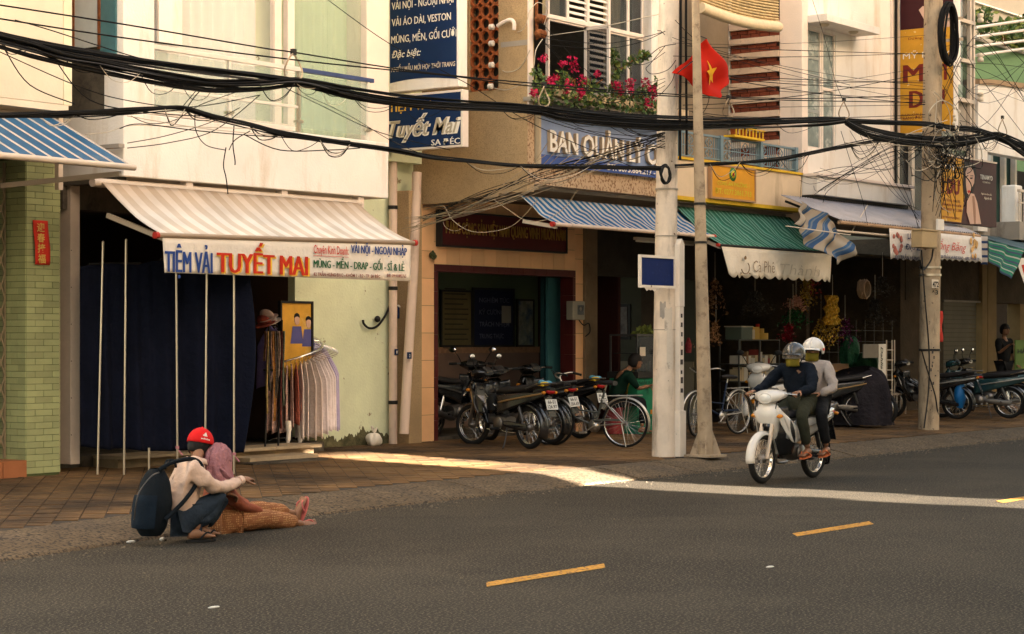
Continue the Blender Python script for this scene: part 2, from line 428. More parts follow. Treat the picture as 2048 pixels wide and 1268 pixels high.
# opposite side of the street (behind the camera): pavement and a row of shophouses with one narrow gap between two of them
M_opp = mat('opposite_plaster', (.80, .68, .50), .9, .1, 1, .2, 30)
M_shut = mat('opposite_shutter', (.55, .48, .38), .7, .15, 2, .2, 30)
M_grass = None
struct(MB().box((-40, -18.6, -.02), (100, -12.9, .13)).build('far_sidewalk', mat('far_paving', (.42, .34, .25), .9, .15, 2)))
GX0, GX1 = 18.85, 19.95
rows = [(-30, -10, 6.6, 'cream'), (-10, 2, 7.2, 'tall'), (2, 10, 7.6, 'plain'), (10, GX0, 13.8, 'narrow'), (GX1, 29, 14.0, 'wide'), (29, 40, 15.2, 'tallest'), (40, 75, 20.5, 'long'), (75, 95, 8, 'last')]
for i, (x0, x1, h, wd) in enumerate(rows):
    t = thing('shophouse', f'{wd} plastered shophouse on the opposite side of the street, behind the viewer', 'building', (x0, -18.6, 0))
    B('wall', M_opp, t, (x0, -32, 0), (x1, -18.6, h)); B('cornice', M_opp, t, (x0, -18.6, h - .5), (x1, -18.3, h - .2))
    n = max(1, int((x1 - x0) / 4))
    for k in range(n):
        a = x0 + (x1 - x0) * (k + .12) / n; b = x0 + (x1 - x0) * (k + .88) / n
        B('shutter', M_shut, t, (a, -18.6, .15), (b, -18.56, 3.0))
        for s_ in (4.0, 7.6): B('window', M_shut, t, (a + .5, -18.6, s_), (b - .5, -18.56, s_ + 1.6))
t = thing('sun_strip_blocks', 'unseen blocks added in the alley gap opposite to bound the sun strip', 'building', (GX0, -19.6, 0))  # added blocks that cut off both ends of the sun strip
B('lower_sun_block', M_opp, t, (GX0 + .003, -20, 0), (GX1 - .003, -19.7, 3.3))
B('upper_sun_block', M_opp, t, (GX0 + .003, -22.5, 7.6), (GX1 - .003, -19, 13.9))
for k in range(9):
    z_ = 3.35 + k*.36; w_ = .05 + .13*((k*37) % 7)/7; s_ = k % 2
    B('strip_edge_block', M_shut, t, (GX0 + .004 if s_ else GX1 - w_, -21 + .1*k, z_), (GX0 + w_ if s_ else GX1 - .004, -20.7 + .1*k, z_ + .12 + .1*((k*5) % 3)))  # added boxes in the gap that roughen the sun strip's edges
# ================================================================ BUILDING MATERIALS
M_cream = mat('cream_plaster', (.68, .59, .46), .85, .08, 1.5, .25, 30, stain=(.48, .40, .25), st_scale=2.2, st_lo=.62, st_hi=.8, drip=.3)
M_white = mat('white_plaster', (.80, .745, .67), .85, .07, 1.2, .4, 40, stain=(.58, .47, .34), st_scale=2.6, st_lo=.53, st_hi=.78, drip=.2)
M_pink = mat('pinkish_plaster', (.78, .66, .56), .85, .08, 1.5, .3, 40, stain=(.46, .36, .28), st_scale=2, st_lo=.62, st_hi=.8, drip=.2)
M_green = mat('pale_green_plaster', (.68, .73, .50), .88, .12, 1.3, .4, 30, stain=(.25, .20, .10), st_scale=4.5, st_lo=.635, st_hi=.67)
M_moss = mat('mossy_green_plaster', (.15, .135, .07), .9, .4, 5, .5, 40, stain=(.06, .06, .03), st_scale=9, st_lo=.42, st_hi=.62)
M_tile_g = mat('green_wall_tile', (.31, .34, .16), .42, .12, 3, .12, 40, rnd=.13, spec=.5)
M_grout_g = mat('dark_grout', (.08, .10, .04), .95)
M_orange = mat('orange_step_tile', (.34, .13, .055), .5, .15, 3, .15, 50)
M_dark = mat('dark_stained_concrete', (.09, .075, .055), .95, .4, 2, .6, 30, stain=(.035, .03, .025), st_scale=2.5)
M_nearblack = mat('near_black_wall', (.055, .045, .035), .95, .3, 2, .3, 20)  # near-black colour for inner walls, ceilings and recess backs
M_alu = plain('painted_metal_cream', (.60, .49, .38), .45, 0, .5)
M_rust = mat('rust', (.20, .07, .025), .9, .4, 14, .5, 60)
M_steel = plain('stainless_tube', (.62, .55, .45), .28, .95)
M_chrome = plain('chrome', (.75, .72, .68), .12, 1.0)
M_iron = plain('dark_iron', (.03, .028, .026), .5, .4)
M_black = plain('black_rubber', (.012, .012, .012), .7)
M_peach = mat('peach_wall_tile', (.88, .50, .24), .42, .08, 2, .1, 40, rnd=.07, spec=.45, stain=(.55, .30, .16), st_scale=2.5, st_lo=.64, st_hi=.8)
M_grout = mat('peach_grout', (.20, .11, .06), .95)
M_maroon = mat('maroon_tile', (.085, .016, .014), .4, .1, 5, .1, 50, rnd=.1)
M_pebble = mat('pebbledash_brown', (.46, .32, .17), .95, .12, 1.5, 1.0, 110, speck=((.32, .22, .12), 85, .48, .66), stain=(.32, .22, .12), st_scale=.9, st_lo=.55, st_hi=.75)
M_concrete = mat('grey_concrete', (.33, .29, .24), .92, .12, 2, .5, 45, stain=(.17, .14, .11), st_scale=2.2, st_lo=.56, st_hi=.72, drip=.35)
M_terra = mat('terracotta', (.34, .10, .035), .85, .2, 6, .4, 60, rnd=.15)
M_gl_dark = glassy('glass_dark', (.02, .025, .03), .06, .9, .55)
M_gl_green = glassy('glass_green', (.40, .52, .40), .1, .25, .22)
M_gl_clear = glassy('glass_clear', (.6, .62, .58), .08, .25, .15)
M_wframe = plain('window_frame_white', (.74, .64, .55), .5)
M_curt = mat('white_curtain', (.78, .74, .68), .9, .05, 4, .1, 30)
M_letter_w = plain('letter_white', (.82, .76, .66), .6)
M_letter_c = plain('letter_cream', (.68, .58, .45), .6)
M_navy = mat('sign_navy', (.006, .024, .080), .45, .1, 3, .05, 40)
M_blue_sign = mat('sign_light_blue', (.24, .31, .48), .6, .12, 2, .1, 30, stain=(.34, .36, .42), st_scale=2.4, st_lo=.6, st_hi=.75, drip=.25)
M_mosaic = None
# ================================================================ BUILDING A : tiled pillar, folding gate, cream upper floor
A = thing('tiled_shophouse', 'cream shophouse with green tiled pillar at the left edge of the photo', 'building', (14.3, .13, 0))
px0 = XX(52, .13); px1 = XX(120, .13)
B('pillar_core', M_grout_g, A, (px0 + .006, .136, .1), (px1 - .006, .60, 3.9))
tw, th_ = .235, .0675
tmb = {}
def tile_obj(name, sx, sy, sz, m, parent, loc, cache=tmb, bev=.002):
    k = (name, round(sx, 3), round(sy, 3), round(sz, 3), m.name)
    if k in cache: o = cache[k].copy(); C.objects.link(o); o.parent = parent
    else:
        o = MB().box((-sx/2, -sy/2, -sz/2), (sx/2, sy/2, sz/2)).build(name, m, None); o.parent = parent; cache[k] = o
    o.location = Vector(loc) - org(parent); return o
nrow = int(3.55 / th_)
for r in range(nrow):
    z = .22 + (r + .5) * th_
    edges = [px0, px0 + tw, px1] if r % 2 == 0 else [px0, px0 + tw/2, px0 + tw*1.5, px1]
    for a, b in zip(edges, edges[1:]):
        if b - a < .03: continue
        tile_obj('tile', b - a - .005, .012, th_ - .005, M_tile_g, A, ((a + b)/2, .130 + random.uniform(-.001, .001), z))
    ed = [.13, .13 + tw, .6] if r % 2 else [.13, .13 + tw/2, .13 + 1.5*tw, .6]
    for a, b in zip(ed, ed[1:]):
        if r > 48: continue
        tile_obj('tile', .012, b - a - .005, th_ - .005, M_tile_g, A, (px0 + random.uniform(-.001, .001), (a + b)/2 + .004, z))
st = B('step', M_orange, A, (12.5, .115, .1), (px0 - .004, .6, .37)); 
for k in range(4): tile_obj('step_tile', .30, .012, .21, M_orange, A, (px0 - .17 - k*.31, .111, .255))
B('gate_recess', M_nearblack, A, (12.3, 1.3, .2), (px0, 1.35, 3.6))
gt = MB()
for k in range(10):
    x = px0 - .03 - k*.11
    gt.bar((x, .44, .38), (x, .44, 3.5), .018, .03)
for k in range(9):
    for r in range(11):
        x = px0 - .03 - k*.11; z = .45 + r*.27
        gt.bar((x, .43, z), (x - .11, .43, z + .27), .006, .016); gt.bar((x - .11, .425, z), (x, .425, z + .27), .006, .016)
gt.build('folding_gate', plain('gate_paint', (.30, .24, .15), .5, .3), A)
B('lintel', M_cream, A, (8, -.02, 3.82), (14.43, .5, 4.03))
B('upper_wall', M_cream, A, (8, .55, 4.0), (14.43, 3, 10))
B('balcony_front', M_cream, A, (8, -.42, 4.06), (14.33, -.28, 5.35), .008)
B('balcony_slab', M_cream, A, (8, -.42, 3.99), (14.40, .55, 4.058))
B('balcony_wall_end', mat('cream_plaster_pale', (.72, .66, .48), .85, .06, 2, .2, 30), A, (14.335, -.42, 4.06), (14.45, -.1, 9), .006)
B('upper_front', M_cream, A, (8, -.20, 5.35), (13.9, -.05, 10))
B('upper_pilaster', M_white, A, (13.9, -.26, 5.35), (14.12, -.05, 10), .006)
B('drainpipe', M_alu, A, (14.46, -.2, 3.2), (14.52, -.14, 5.3))
# dark recess band under the slab
B('shop_ceiling', M_nearblack, A, (8, -.1, 3.72), (14.8, 3, 3.8))
bannerA = thing('red_banner', 'narrow red paper banner with yellow characters on the green tiled pillar', 'banner', at(83, 440, .10))
M_red = mat('red_paper', (.52, .035, .02), .8, .12, 6, .2, 40)
a0 = at(67, 440, .10); a1 = at(97, 530, .10)
bm_ = MB().grid(lambda u, v: (a0.x + (a1.x - a0.x)*u + .02*(1-v), .10 - .012*math.sin(v*5), a0.z + (a1.z - a0.z)*(1 - v)), 4, 10)
bm_.build('paper', M_red, bannerA, thick=.003)
M_gold = plain('gold_print', (.62, .40, .10), .5)
for k, ch in enumerate('迎春接福'):
    zc = a0.z - (a0.z - a1.z) * (.06 + .235*k); off = .02*(k*.25)
    text(ch, (a0.x + .03 + off, .085, zc - .085), (a0.x + .135 + off, .085, zc - .085), .072, M_gold, bannerA, (0, -1, 0), 'character', bold=.02)
# ================================================================ GAP + BUILDING B : fabric shop
BX0, BX1, BY = 15.0, XX(777, -.6), -.6
Bb = thing('fabric_shophouse', 'white balconied shophouse with the fabric shop below', 'building', (BX0, .4, 0))
zb0, zb1 = 3.36, 4.04
B('balcony_slab', M_white, Bb, (BX0, BY, zb0), (BX1, 1.2, zb1), .01)
stone = mat('stone_strip', (.42, .33, .22), .9, .3, 5, .6, 40, rnd=.2)
x = BX0 + .3
while x < BX1 - 1.9:
    wv = random.uniform(.18, .34); B('facing_stone', stone, Bb, (x, .52, zb1 + .003), (x + wv - .01, .55 + random.uniform(-.008, .008), zb1 + .17)); x += wv
    
# left side wall seen past building A
def sideq(name, m, pxa, pya, pxb, pyb, X, th=.02):
    p = atX(pxa, pya, X); q = atX(pxb, pyb, X)
    zt = (p.z + atX(pxb, pya, X).z)/2; zb = (q.z + atX(pxa, pyb, X).z)/2
    return B(name, m, Bb, (X - th, p.y, zb), (X + .0, q.y, zt))
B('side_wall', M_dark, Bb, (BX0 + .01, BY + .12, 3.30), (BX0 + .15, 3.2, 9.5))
B('column', M_white, Bb, (BX0, BY + .004, zb1 + .003), (XX(290, -.45), -.3, 9.5), .006)
sideq('side_panel', plain('pale_blue_panel', (.50, .52, .50), .6), 152, -60, 197, 96, BX0 - .004)
sideq('rusty_edge', M_rust, 145, -60, 151, 98, BX0 - .012); sideq('rusty_edge', M_rust, 197.5, -60, 203, 98, BX0 - .012)
sideq('side_window', mat('teal_glass', (.05, .15, .17), .15, .2, 3, 0, 10, spec=.8), 203, -60, 234, 132, BX0 - .006)
sideq('side_ledge', M_concrete, 150, 292, 249, 300, BX0 - .05, .08)
# ground floor of B
B('post_box', M_alu, Bb, (XX(141, .3), .3, .28), (XX(160, .3), .75, 3.36), .006)
for zz in (.6, 1.0, 1.4, 1.8, 2.2, 2.6):
    MB().lathe((XX(141, .3) + .012, .298, zz), [(0, -.004), (.007, -.003), (.006, 0)], 6, (0, -1, 0)).build('screw', M_iron, Bb)
B('side_infill', M_concrete, Bb, (14.8, .62, .2), (15.1, 1.0, 3.7))
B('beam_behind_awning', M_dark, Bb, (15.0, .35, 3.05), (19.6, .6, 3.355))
gwx = XX(590, 1.2)
B('interior_left', M_nearblack, Bb, (15.0, .8, .2), (15.15, 6, 3.4)); B('interior_back', M_nearblack, Bb, (15.0, 6, .2), (gwx + .2, 6.1, 3.4))
B('interior_right', mat('brown_inner_wall', (.09, .05, .035), .9), Bb, (gwx, 1.32, .2), (gwx + .1, 6, 3.4)); B('interior_ceiling', M_nearblack, Bb, (15, .6, 3.3), (gwx, 6, 3.35))
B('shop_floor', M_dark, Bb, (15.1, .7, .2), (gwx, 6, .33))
B('front_step', mat('pale_wood_step', (.26, .19, .11), .7, .25, 4, .3, 60), Bb, (15.75, .30, .2), (19.0, .7, .30), .006)
for k in range(4):
    x0 = 15.75 + k*.83; B('step_plank', mat('pale_wood_top', (.36, .28, .18), .7, .2, 5, .2, 60, rnd=.1), Bb, (x0, .22, .301), (x0 + .82, .72, .34), .004)
# green wall, ground to top
B('green_wall', M_green, Bb, (gwx, 1.2, .12), (22.06, 1.32, 9.5))
# a ragged mossy dirt band: its own relief layer at the foot of the wall
mb = MB(); xs_ = [gwx + .003 + (22.05 - gwx) * i / 120 for i in range(121)]; hs_ = [.15 + .05*math.sin(i*.11) + .03*math.sin(i*.41) + random.uniform(-.035, .035) for i in range(121)]
for i in range(120): mb.add([(xs_[i], 1.192, .14), (xs_[i+1], 1.192, .14), (xs_[i+1], 1.192, .22 + hs_[i+1]), (xs_[i], 1.192, .22 + hs_[i])], [(0, 1, 2, 3)])
mb.build('moss_band', M_moss, Bb)
# upper floor of B : columns, curtain window, green glazed wall, railing
wy = .55
B('window_head_wall', M_white, Bb, (BX0 + .2, wy + .06, 6.9), (22.0, 1.2, 9.5))
def up_x(px): return XX(px, wy)
fr_ = Bb
cols = [(286, 300), (546, 560), (572, 586)]
for a, b in cols: B('window_frame', M_wframe, Bb, (up_x(a), wy - .03, zb1 + .18), (up_x(b), wy + .05, 8.5), .004)
B('window_sill', M_wframe, Bb, (up_x(286), wy - .04, zb1 + .175), (up_x(586), wy + .05, zb1 + .25))
# pleated curtain behind glass
cx0, cx1 = up_x(300), up_x(546)
MB().grid(lambda u, v: (cx0 + (cx1 - cx0)*u, wy + .28 + .05*math.sin(u*70) * (1 - .3*v), zb1 + .2 + 4.3*v), 150, 2).build('curtain', M_curt, Bb)
B('window_glass', M_gl_clear, Bb, (cx0, wy, zb1 + .2), (cx1, wy + .008, 8.4))
B('leaning_board', M_white, Bb, (up_x(303), wy - .12, zb1 + 1.0), (up_x(350), wy - .09, 6.6), .004)
gx0, gx1 = up_x(586), up_x(722)
B('green_back_wall', M_green, Bb, (gx0 - .4, 1.0, zb1 + .003), (22.0, 1.199, 8.5))
for a, b in ((0, .5), (.5, 1)):
    B('window_glass', M_gl_green, Bb, (gx0 + (gx1-gx0)*a + .004, wy, zb1 + .05), (gx0 + (gx1-gx0)*b - .004, wy + .01, 8.4))
MB().grid(lambda u, v: (gx0 + (gx1 - gx0)*u, wy + .22 + .035*math.sin(u*40), zb1 + .1 + 4.3*v), 60, 2).build('curtain', mat('pale_green_curtain', (.52, .60, .42), .9, .05, 4, .1, 30), Bb)
B('column', M_pink, Bb, (up_x(722), wy - .1, zb1 + .003), (XX(778, wy - .1), wy + .3, 9.5), .01)
# railing: posts, rails and separate glass panes
rail = thing('balcony_railing', 'white and glass railing along the fabric shop balcony', 'railing', (BX0, BY + .1, zb1))
ry = BY + .08; rx = lambda px: XX(px, ry); rz0 = zb1 + .003
M_rail = plain('rail_white', (.72, .66, .56), .4)
posts = [291, 458, 597, 735]
for i, p in enumerate(posts):
    m_ = M_steel if i == 2 else (M_rail if i in (1, 3) else M_iron)
    B('post', m_, rail, (rx(p) - .018, ry - .02, rz0), (rx(p) + .018, ry + .02, zb1 + .72))
    for z_ in (.12, .55):
        cb = MB().box((rx(p) - .05, ry - .035, zb1 + z_), (rx(p) + .05, ry + .035, zb1 + z_ + .035)); cb.build('glass_clamp', M_steel, rail)
B('top_rail', M_rail, rail, (rx(286), ry - .03, zb1 + .721), (rx(600), ry + .03, zb1 + .77), .004)
B('middle_rail', M_rail, rail, (rx(295), ry - .012, zb1 + .29), (rx(597), ry + .012, zb1 + .32))
B('blue_top_rail', mat('rail_navy', (.05, .07, .16), .4), rail, (rx(600.5), ry - .03, zb1 + .721), (rx(745), ry + .03, zb1 + .77), .004)
for a, b in zip(posts, posts[1:]): B('glass_pane', M_gl_green, rail, (rx(a) + .03, ry - .004, zb1 + .07), (rx(b) - .03, ry + .004, zb1 + .70))
# drain pipes and pillar between B and C
M_pvc = mat('pinkish_pvc', (.72, .55, .43), .6, .08, 3, .1, 30, stain=(.34, .24, .19), st_scale=4, st_lo=.55, st_hi=.75, drip=.2)
pipe = thing('drainpipe', 'straight pinkish drainpipe fixed down the green wall', 'pipe', at(786, 885, 1.1))
x = XX(786, 1.1); MB().tube([(x, 1.1, .2), (x, 1.1, 5.2)], .058, 12).build('tube', M_pvc, pipe)
for z_ in (.75, 2.3, 3.4): MB().tube([(x, 1.1, z_), (x, 1.1, z_ + .05)], .066, 12).build('bracket', M_iron, pipe)
B('plate', M_navy, pipe, (x - .04, 1.035, 1.42), (x + .035, 1.041, 1.50))
text('1', (x - .01, 1.034, 1.44), (x + .008, 1.034, 1.44), .04, M_letter_w, pipe, (0, -1, 0), bold=.02)
pipe2 = thing('leaning_pipe', 'thicker pipe leaning against the corner pillar right of the straight drainpipe', 'pipe', at(812, 870, .85))
MB().tube([at(808, 868, .85), at(816, 720, .86), at(827, 540, .9), at(834, 345, .95)], .066, 12).build('tube', M_pvc, pipe2)
p = at(819, 711, .76); B('plate', M_navy, pipe2, (p.x - .045, p.y, p.z - .045), (p.x + .045, p.y + .006, p.z + .045))
text('2', (p.x - .014, p.y - .002, p.z - .022), (p.x + .014, p.y - .002, p.z - .022), .04, M_letter_w, pipe2, (0, -1, 0), bold=.02)
mb = MB(); 
for i in range(14):
    z0 = .25 + i*.21; x0 = XX(793, 1.19) + random.uniform(-.01, .01)
    mb.add([(x0, 1.188, z0), (x0 + .12 + random.uniform(-.03, .05), 1.188, z0), (x0 + .13 + random.uniform(-.03, .05), 1.188, z0 + .215), (x0, 1.188, z0 + .215)], [(0, 1, 2, 3)])
mb.build('mould_streak', mat('black_mould', (.03, .035, .018), .95, .5, 8, .4, 50, stain=(.12, .14, .08), st_scale=7, st_lo=.5, st_hi=.6), Bb)
s_ = thing('pipe_box', 'small white edged navy plate tucked behind the straight drainpipe', 'sign', at(800, 627, 1.1))
p = at(800, 627, 1.12); MB().prism([(p.x - .05, 1.12, p.z + .10), (p.x + .09, 1.12, p.z + .02), (p.x + .09, 1.12, p.z - .09), (p.x - .05, 1.12, p.z - .06)], (0, .04, 0)).build('plate', M_navy, s_)
MB().bar((p.x - .05, 1.118, p.z + .11), (p.x + .095, 1.118, p.z + .025), .03, .02).build('edge', M_letter_w, s_)
pil = tag(B('corner_pillar', M_pebble, None, (XX(824, .9), .95, .1), (XX(844, .95), 1.19, 3.66), .01), 'brown pebbledash pillar between the green wall and the peach tiles', 'pillar')
# curved cable on the green wall
cb = thing('conduit', 'black hooked cable with a round knob fixed on the green wall', 'cable', at(760, 640, 1.15))
pts = [at(x_, y_, 1.15) for x_, y_ in ((792, 555), (786, 590), (776, 620), (765, 640), (752, 654), (738, 656), (728, 648), (726, 640))]
MB().tube(spline(pts, 5), .016, 8).build('cable', M_black, cb); MB().ball(at(755, 638, 1.14), .045, 10, 6).build('knob', M_iron, cb)
pb = thing('plastic_bag', 'knotted white plastic bag at the foot of the green wall', 'bag', atG(748, 893, .2))
c = atG(748, 893, .2); mb = MB()
def bagf(u, v):
    a = u*2*math.pi; t = v*math.pi; r = math.sin(t)**.8 * (.115 + .012*math.sin(a*7 + v*5) + .008*math.sin(a*13)); return (c.x + r*math.cos(a), c.y + r*math.sin(a)*.8, c.z + .09 - .09*math.cos(t) + .02*math.sin(a*3)*math.sin(t))
mb.grid(bagf, 28, 12); mb.build('sack', mat('white_plastic', (.72, .66, .56), .45, .06, 6, .3, 40), pb)
MB().tube(spline([c + Vector((0, 0, .17)), c + Vector((.0, 0, .23)), c + Vector((-.05, 0, .27)), c + Vector((-.02, 0, .2))], 4), .012, 6).tube(spline([c + Vector((0, 0, .17)), c + Vector((.03, 0, .22)), c + Vector((.06, 0, .25)), c + Vector((.03, 0, .19))], 4), .010, 6).build('knot', MATS['white_plastic'], pb)
# ================================================================ BUILDING C : party office, pebbledash side wall, flower window
CXL = 22.1; CY = -.72; cxr = XX(1345, CY); GY = 1.1
Cc = thing('office_building', 'brown pebbledash building with peach tiled ward office below', 'building', (CXL, GY, 0))
# side wall with an opening for the breeze blocks (Y from -.23 to .24, z above 5.0)
ya, yb = atX(997, 100, CXL).y, atX(938, 100, CXL).y
zl = atX(965, 182, CXL).z
B('side_wall', M_pebble, Cc, (CXL, CY, 3.60), (CXL + .15, ya, 9.5)); B('side_wall', M_pebble, Cc, (CXL, yb, 3.50), (CXL + .15, GY + .2, 9.5)); B('side_wall', M_pebble, Cc, (CXL, ya + .001, 3.55), (CXL + .15, yb - .001, zl))
B('dark_void', M_nearblack, Cc, (CXL + .15, ya - .1, zl - .1), (CXL + .2, yb + .1, 9.4))
bw = (yb - ya) / 3
cellm = MB()
n = 12
def bring(c, r, r2, dx):
    mb = MB(); rings = []
    for k in range(n):
        a = 2*math.pi*k/n; ca, sa = math.cos(a), math.sin(a)
        rings.append([(0, r*ca, r*sa), (0, r2*ca, r2*sa), (dx, r2*ca, r2*sa), (dx, r*ca, r*sa)])
    mb.ring_sweep(rings, closed=True, smooth=False); return mb
blk = bring(None, bw*.56, bw*.40, .06).build('breeze_block', M_terra, None); blk.parent = Cc
k = 0; z = zl + bw*.5
while z < 7.2:
    for j in range(3):
        o = blk if k == 0 else blk.copy()
        if k: C.objects.link(o)
        o.location = Vector((CXL + .03, ya + bw*(j + .5), z)) - org(Cc); k += 1
    z += bw
B('concrete_band', M_concrete, Cc, (CXL - .004, CY + .0, 5.55), (CXL + .01, ya - .04, 5.62)); B('concrete_band', M_concrete, Cc, (CXL - .006, CY, 4.72), (CXL + .01, ya - .04, 4.75))
# front upper parts
zf0 = 3.71
M_mos = mat('mosaic_strip', (.52, .36, .22), .7, .1, 2, .2, 60, speck=((.25, .14, .07), 26, .52, .6))
B('mosaic_band', M_mos, Cc, (CXL + .151, CY, zf0), (cxr, CY + .2, 4.0))
B('overhang_soffit', M_concrete, Cc, (CXL + .151, CY + .2, 3.66), (cxr + .5, GY + .25, 3.72))
B('front_wall', M_pink, Cc, (CXL + .151, CY + .06, 4.0), (cxr, CY + .2, 4.97))
B('mosaic_edge', M_mos, Cc, (CXL, CY - .006, 3.73), (CXL + .15, CY - .001, 4.70))
B('corner_strip', M_pink, Cc, (CXL, CY - .02, 4.71), (CXL + .1, CY - .001, 9.5))
wx = lambda px: XX(px, CY + .1)
B('column', M_white, Cc, (wx(1286), CY - .05, 4.97), (cxr + .02, CY + .3, 9.5), .012)
B('column', M_white, Cc, (wx(1306), CY - .075, 4.97), (wx(1314), CY - .052, 9.5))
B('room_side', M_nearblack, Cc, (cxr - .12, CY + .3, 4.0), (cxr - .02, 3.0, 8)); B('room_back', M_nearblack, Cc, (CXL + .2, 3.0, 4.0), (cxr, 3.1, 8)); B('room_ceiling', M_nearblack, Cc, (CXL + .2, CY + .2, 7.6), (cxr, 3.1, 7.7))
win = 'window'
zt = ZZ(1095, 31, CY + .1); wz0 = 4.97
W0 = thing('x', 'x', 'x'); bpy.data.objects.remove(W0)
def wframe(px_a, px_b, z0, z1, kind, y=CY + .1, dy=.05):
    xa, xb = wx(px_a), wx(px_b); f = MB(); q = .028
    f.box((xa, y, z0), (xa + q, y + dy, z1)).box((xb - q, y, z0), (xb, y + dy, z1)).box((xa + q, y, z0), (xb - q, y + dy, z0 + q)).box((xa + q, y, z1 - q), (xb - q, y + dy, z1))
    fo = f.build('window', M_wframe, Cc)
    if kind == 'open': return fo
    if kind == 'curtain' or kind == 'glass':
        B('pane', M_gl_dark, fo, (xa + q, y + .02, z0 + q), (xb - q, y + .026, z1 - q))
    if kind == 'curtain':
        MB().grid(lambda u, v: (xa + q + (xb - xa - 2*q)*u, y + .12 + .02*math.sin(u*22), z0 + q + (z1 - z0 - 2*q)*v), 22, 1).build('curtain', mat('cream_curtain', (.72, .60, .36), .9, .1, 3, .1, 30), fo)
    if kind == 'louvre':
        lv = MB(); nz = int((z1 - z0)/.085)
        for i in range(nz):
            z = z0 + .04 + i*.085; lv.obox(((xa+xb)/2, y + .04, z), ((xb-xa)/2 - q, 0, 0), (0, .028, .022), (0, -.004, .005))
        lv.build('louvres', M_curt, fo)
    return fo
bays = [1097, 1136, 1177, 1219, 1257, 1286]
for i, (a, b) in enumerate(zip(bays, bays[1:])):
    wframe(a, b, zt, 7.4, ['curtain', 'louvre', 'louvre', 'curtain', 'glass'][i])
wframe(1097, 1177, wz0, zt - .03, 'open'); wframe(1177, 1219, wz0, zt - .03, 'louvre'); wframe(1219, 1257, wz0, zt - .03, 'curtain'); wframe(1257, 1286, wz0, zt - .03, 'glass')
B('transom', M_wframe, Cc, (wx(1092), CY + .08, zt - .03), (wx(1287), CY + .17, zt + .02))
sash = MB(); xs0 = wx(1168); 
for z0_, z1_ in ((wz0 + .02, wz0 + .07), (zt - .1, zt - .05)): sash.box((xs0, CY - .30, z0_), (xs0 + .03, CY + .1, z1_))
sash.box((xs0, CY - .32, wz0), (xs0 + .03, CY - .28, zt - .05)).box((xs0, CY + .06, wz0), (xs0 + .03, CY + .10, zt - .05))
so_ = sash.build('open_sash', M_wframe, Cc); B('pane', M_gl_dark, so_, (xs0 + .01, CY - .28, wz0 + .07), (xs0 + .016, CY + .06, zt - .1))
B('sill', M_concrete, Cc, (CXL - .02, CY - .28, 4.80), (cxr + .02, CY + .06, 4.86), .006)
B('sill_box', mat('rusty_cream_metal', (.55, .42, .25), .7, .2, 4, .3, 40, stain=(.22, .11, .05), st_scale=5, st_lo=.55, st_hi=.65), Cc, (CXL + .2, CY - .34, 4.87), (cxr - .1, CY - .06, 4.97), .006)
B('awning_rail', M_iron, Cc, (CXL + .15, CY - .3, 4.72), (cxr, CY - .25, 4.76))
# ground floor: peach tiles
xo0, xo1, xr1 = XX(868, GY), XX(1150, GY), XX(1166, GY); zo = 2.68
B('tile_backing', M_grout, Cc, (CXL, GY + .012, .12), (xo0, GY + .2, 3.66)); B('tile_backing', M_grout, Cc, (xo1, GY + .012, .12), (xr1, GY + .2, 3.66)); B('tile_backing', M_grout, Cc, (xo0, GY + .012, zo), (xo1, GY + .2, 3.66))
def tiles(x0, x1, z0, z1, tw_, th2, y=GY, m=M_peach, nm='tile'):
    nx_ = max(1, round((x1 - x0)/tw_)); nz_ = max(1, round((z1 - z0)/th2)); a = (x1-x0)/nx_; b = (z1-z0)/nz_
    for i in range(nx_):
        for j in range(nz_): tile_obj(nm, a - .006, .012, b - .006, m, Cc, (x0 + a*(i+.5), y + .004 + random.uniform(-.0008, .0008), z0 + b*(j+.5)))
tiles(CXL, xo0, .2, 3.62, .30, .40); tiles(xo1, xr1, .2, 3.62, .25, .40); tiles(xo0, xo1, zo, 3.62, .30, .31)
for a, b in ((xo0, xo0 + .075), (xo1 - .075, xo1)):
    zz = .2
    while zz < zo - .1:
        z2 = min(zz + .3, zo - .10); B('jamb_tile', M_maroon, Cc, (a, GY - .012, zz), (b, GY + .22, z2 - .004)); zz += .3
x = xo0
while x < xo1 - .05: B('lintel_tile', M_maroon, Cc, (x, GY - .014, zo - .10), (min(x + .3, xo1) - .004, GY + .22, zo)); x += .3
# office interior
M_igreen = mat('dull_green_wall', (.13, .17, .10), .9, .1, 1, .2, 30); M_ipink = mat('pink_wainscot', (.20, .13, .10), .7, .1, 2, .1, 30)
iy = 2.9
B('office_wall', M_igreen, Cc, (xo0 - .4, iy, .2), (27.5, iy + .1, 3.6)); B('office_wall', M_igreen, Cc, (xo0 - .41, GY + .25, .2), (xo0 - .3, iy, 3.6)); B('office_ceiling', M_nearblack, Cc, (xo0 - .4, GY + .25, 3.0), (27.5, iy, 3.05))
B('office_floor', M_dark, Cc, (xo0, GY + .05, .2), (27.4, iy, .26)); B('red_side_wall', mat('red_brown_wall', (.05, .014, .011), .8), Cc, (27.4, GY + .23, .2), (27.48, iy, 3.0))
B('wainscot', M_ipink, Cc, (xo0 - .3, iy - .02, .26), (27.4, iy - .001, ZZ(950, 706, iy))); B('dado_strip', mat('dado_ornament', (.30, .17, .10), .6, .3, 14, .3, 60), Cc, (xo0 - .3, iy - .035, ZZ(950, 706, iy)), (27.4, iy - .001, ZZ(950, 694, iy)))
B('door_leaf', mat('teal_door', (.045, .14, .15), .5, .1, 3, .1, 40), Cc, (XX(1091, 1.5), 1.45, .26), (XX(1116, 1.5), 1.5, 2.58), .006)
B('door_stile', mat('dark_teal', (.02, .06, .065), .5), Cc, (XX(1083, 1.6), 1.55, .26), (XX(1091, 1.6), 1.62, 2.58))
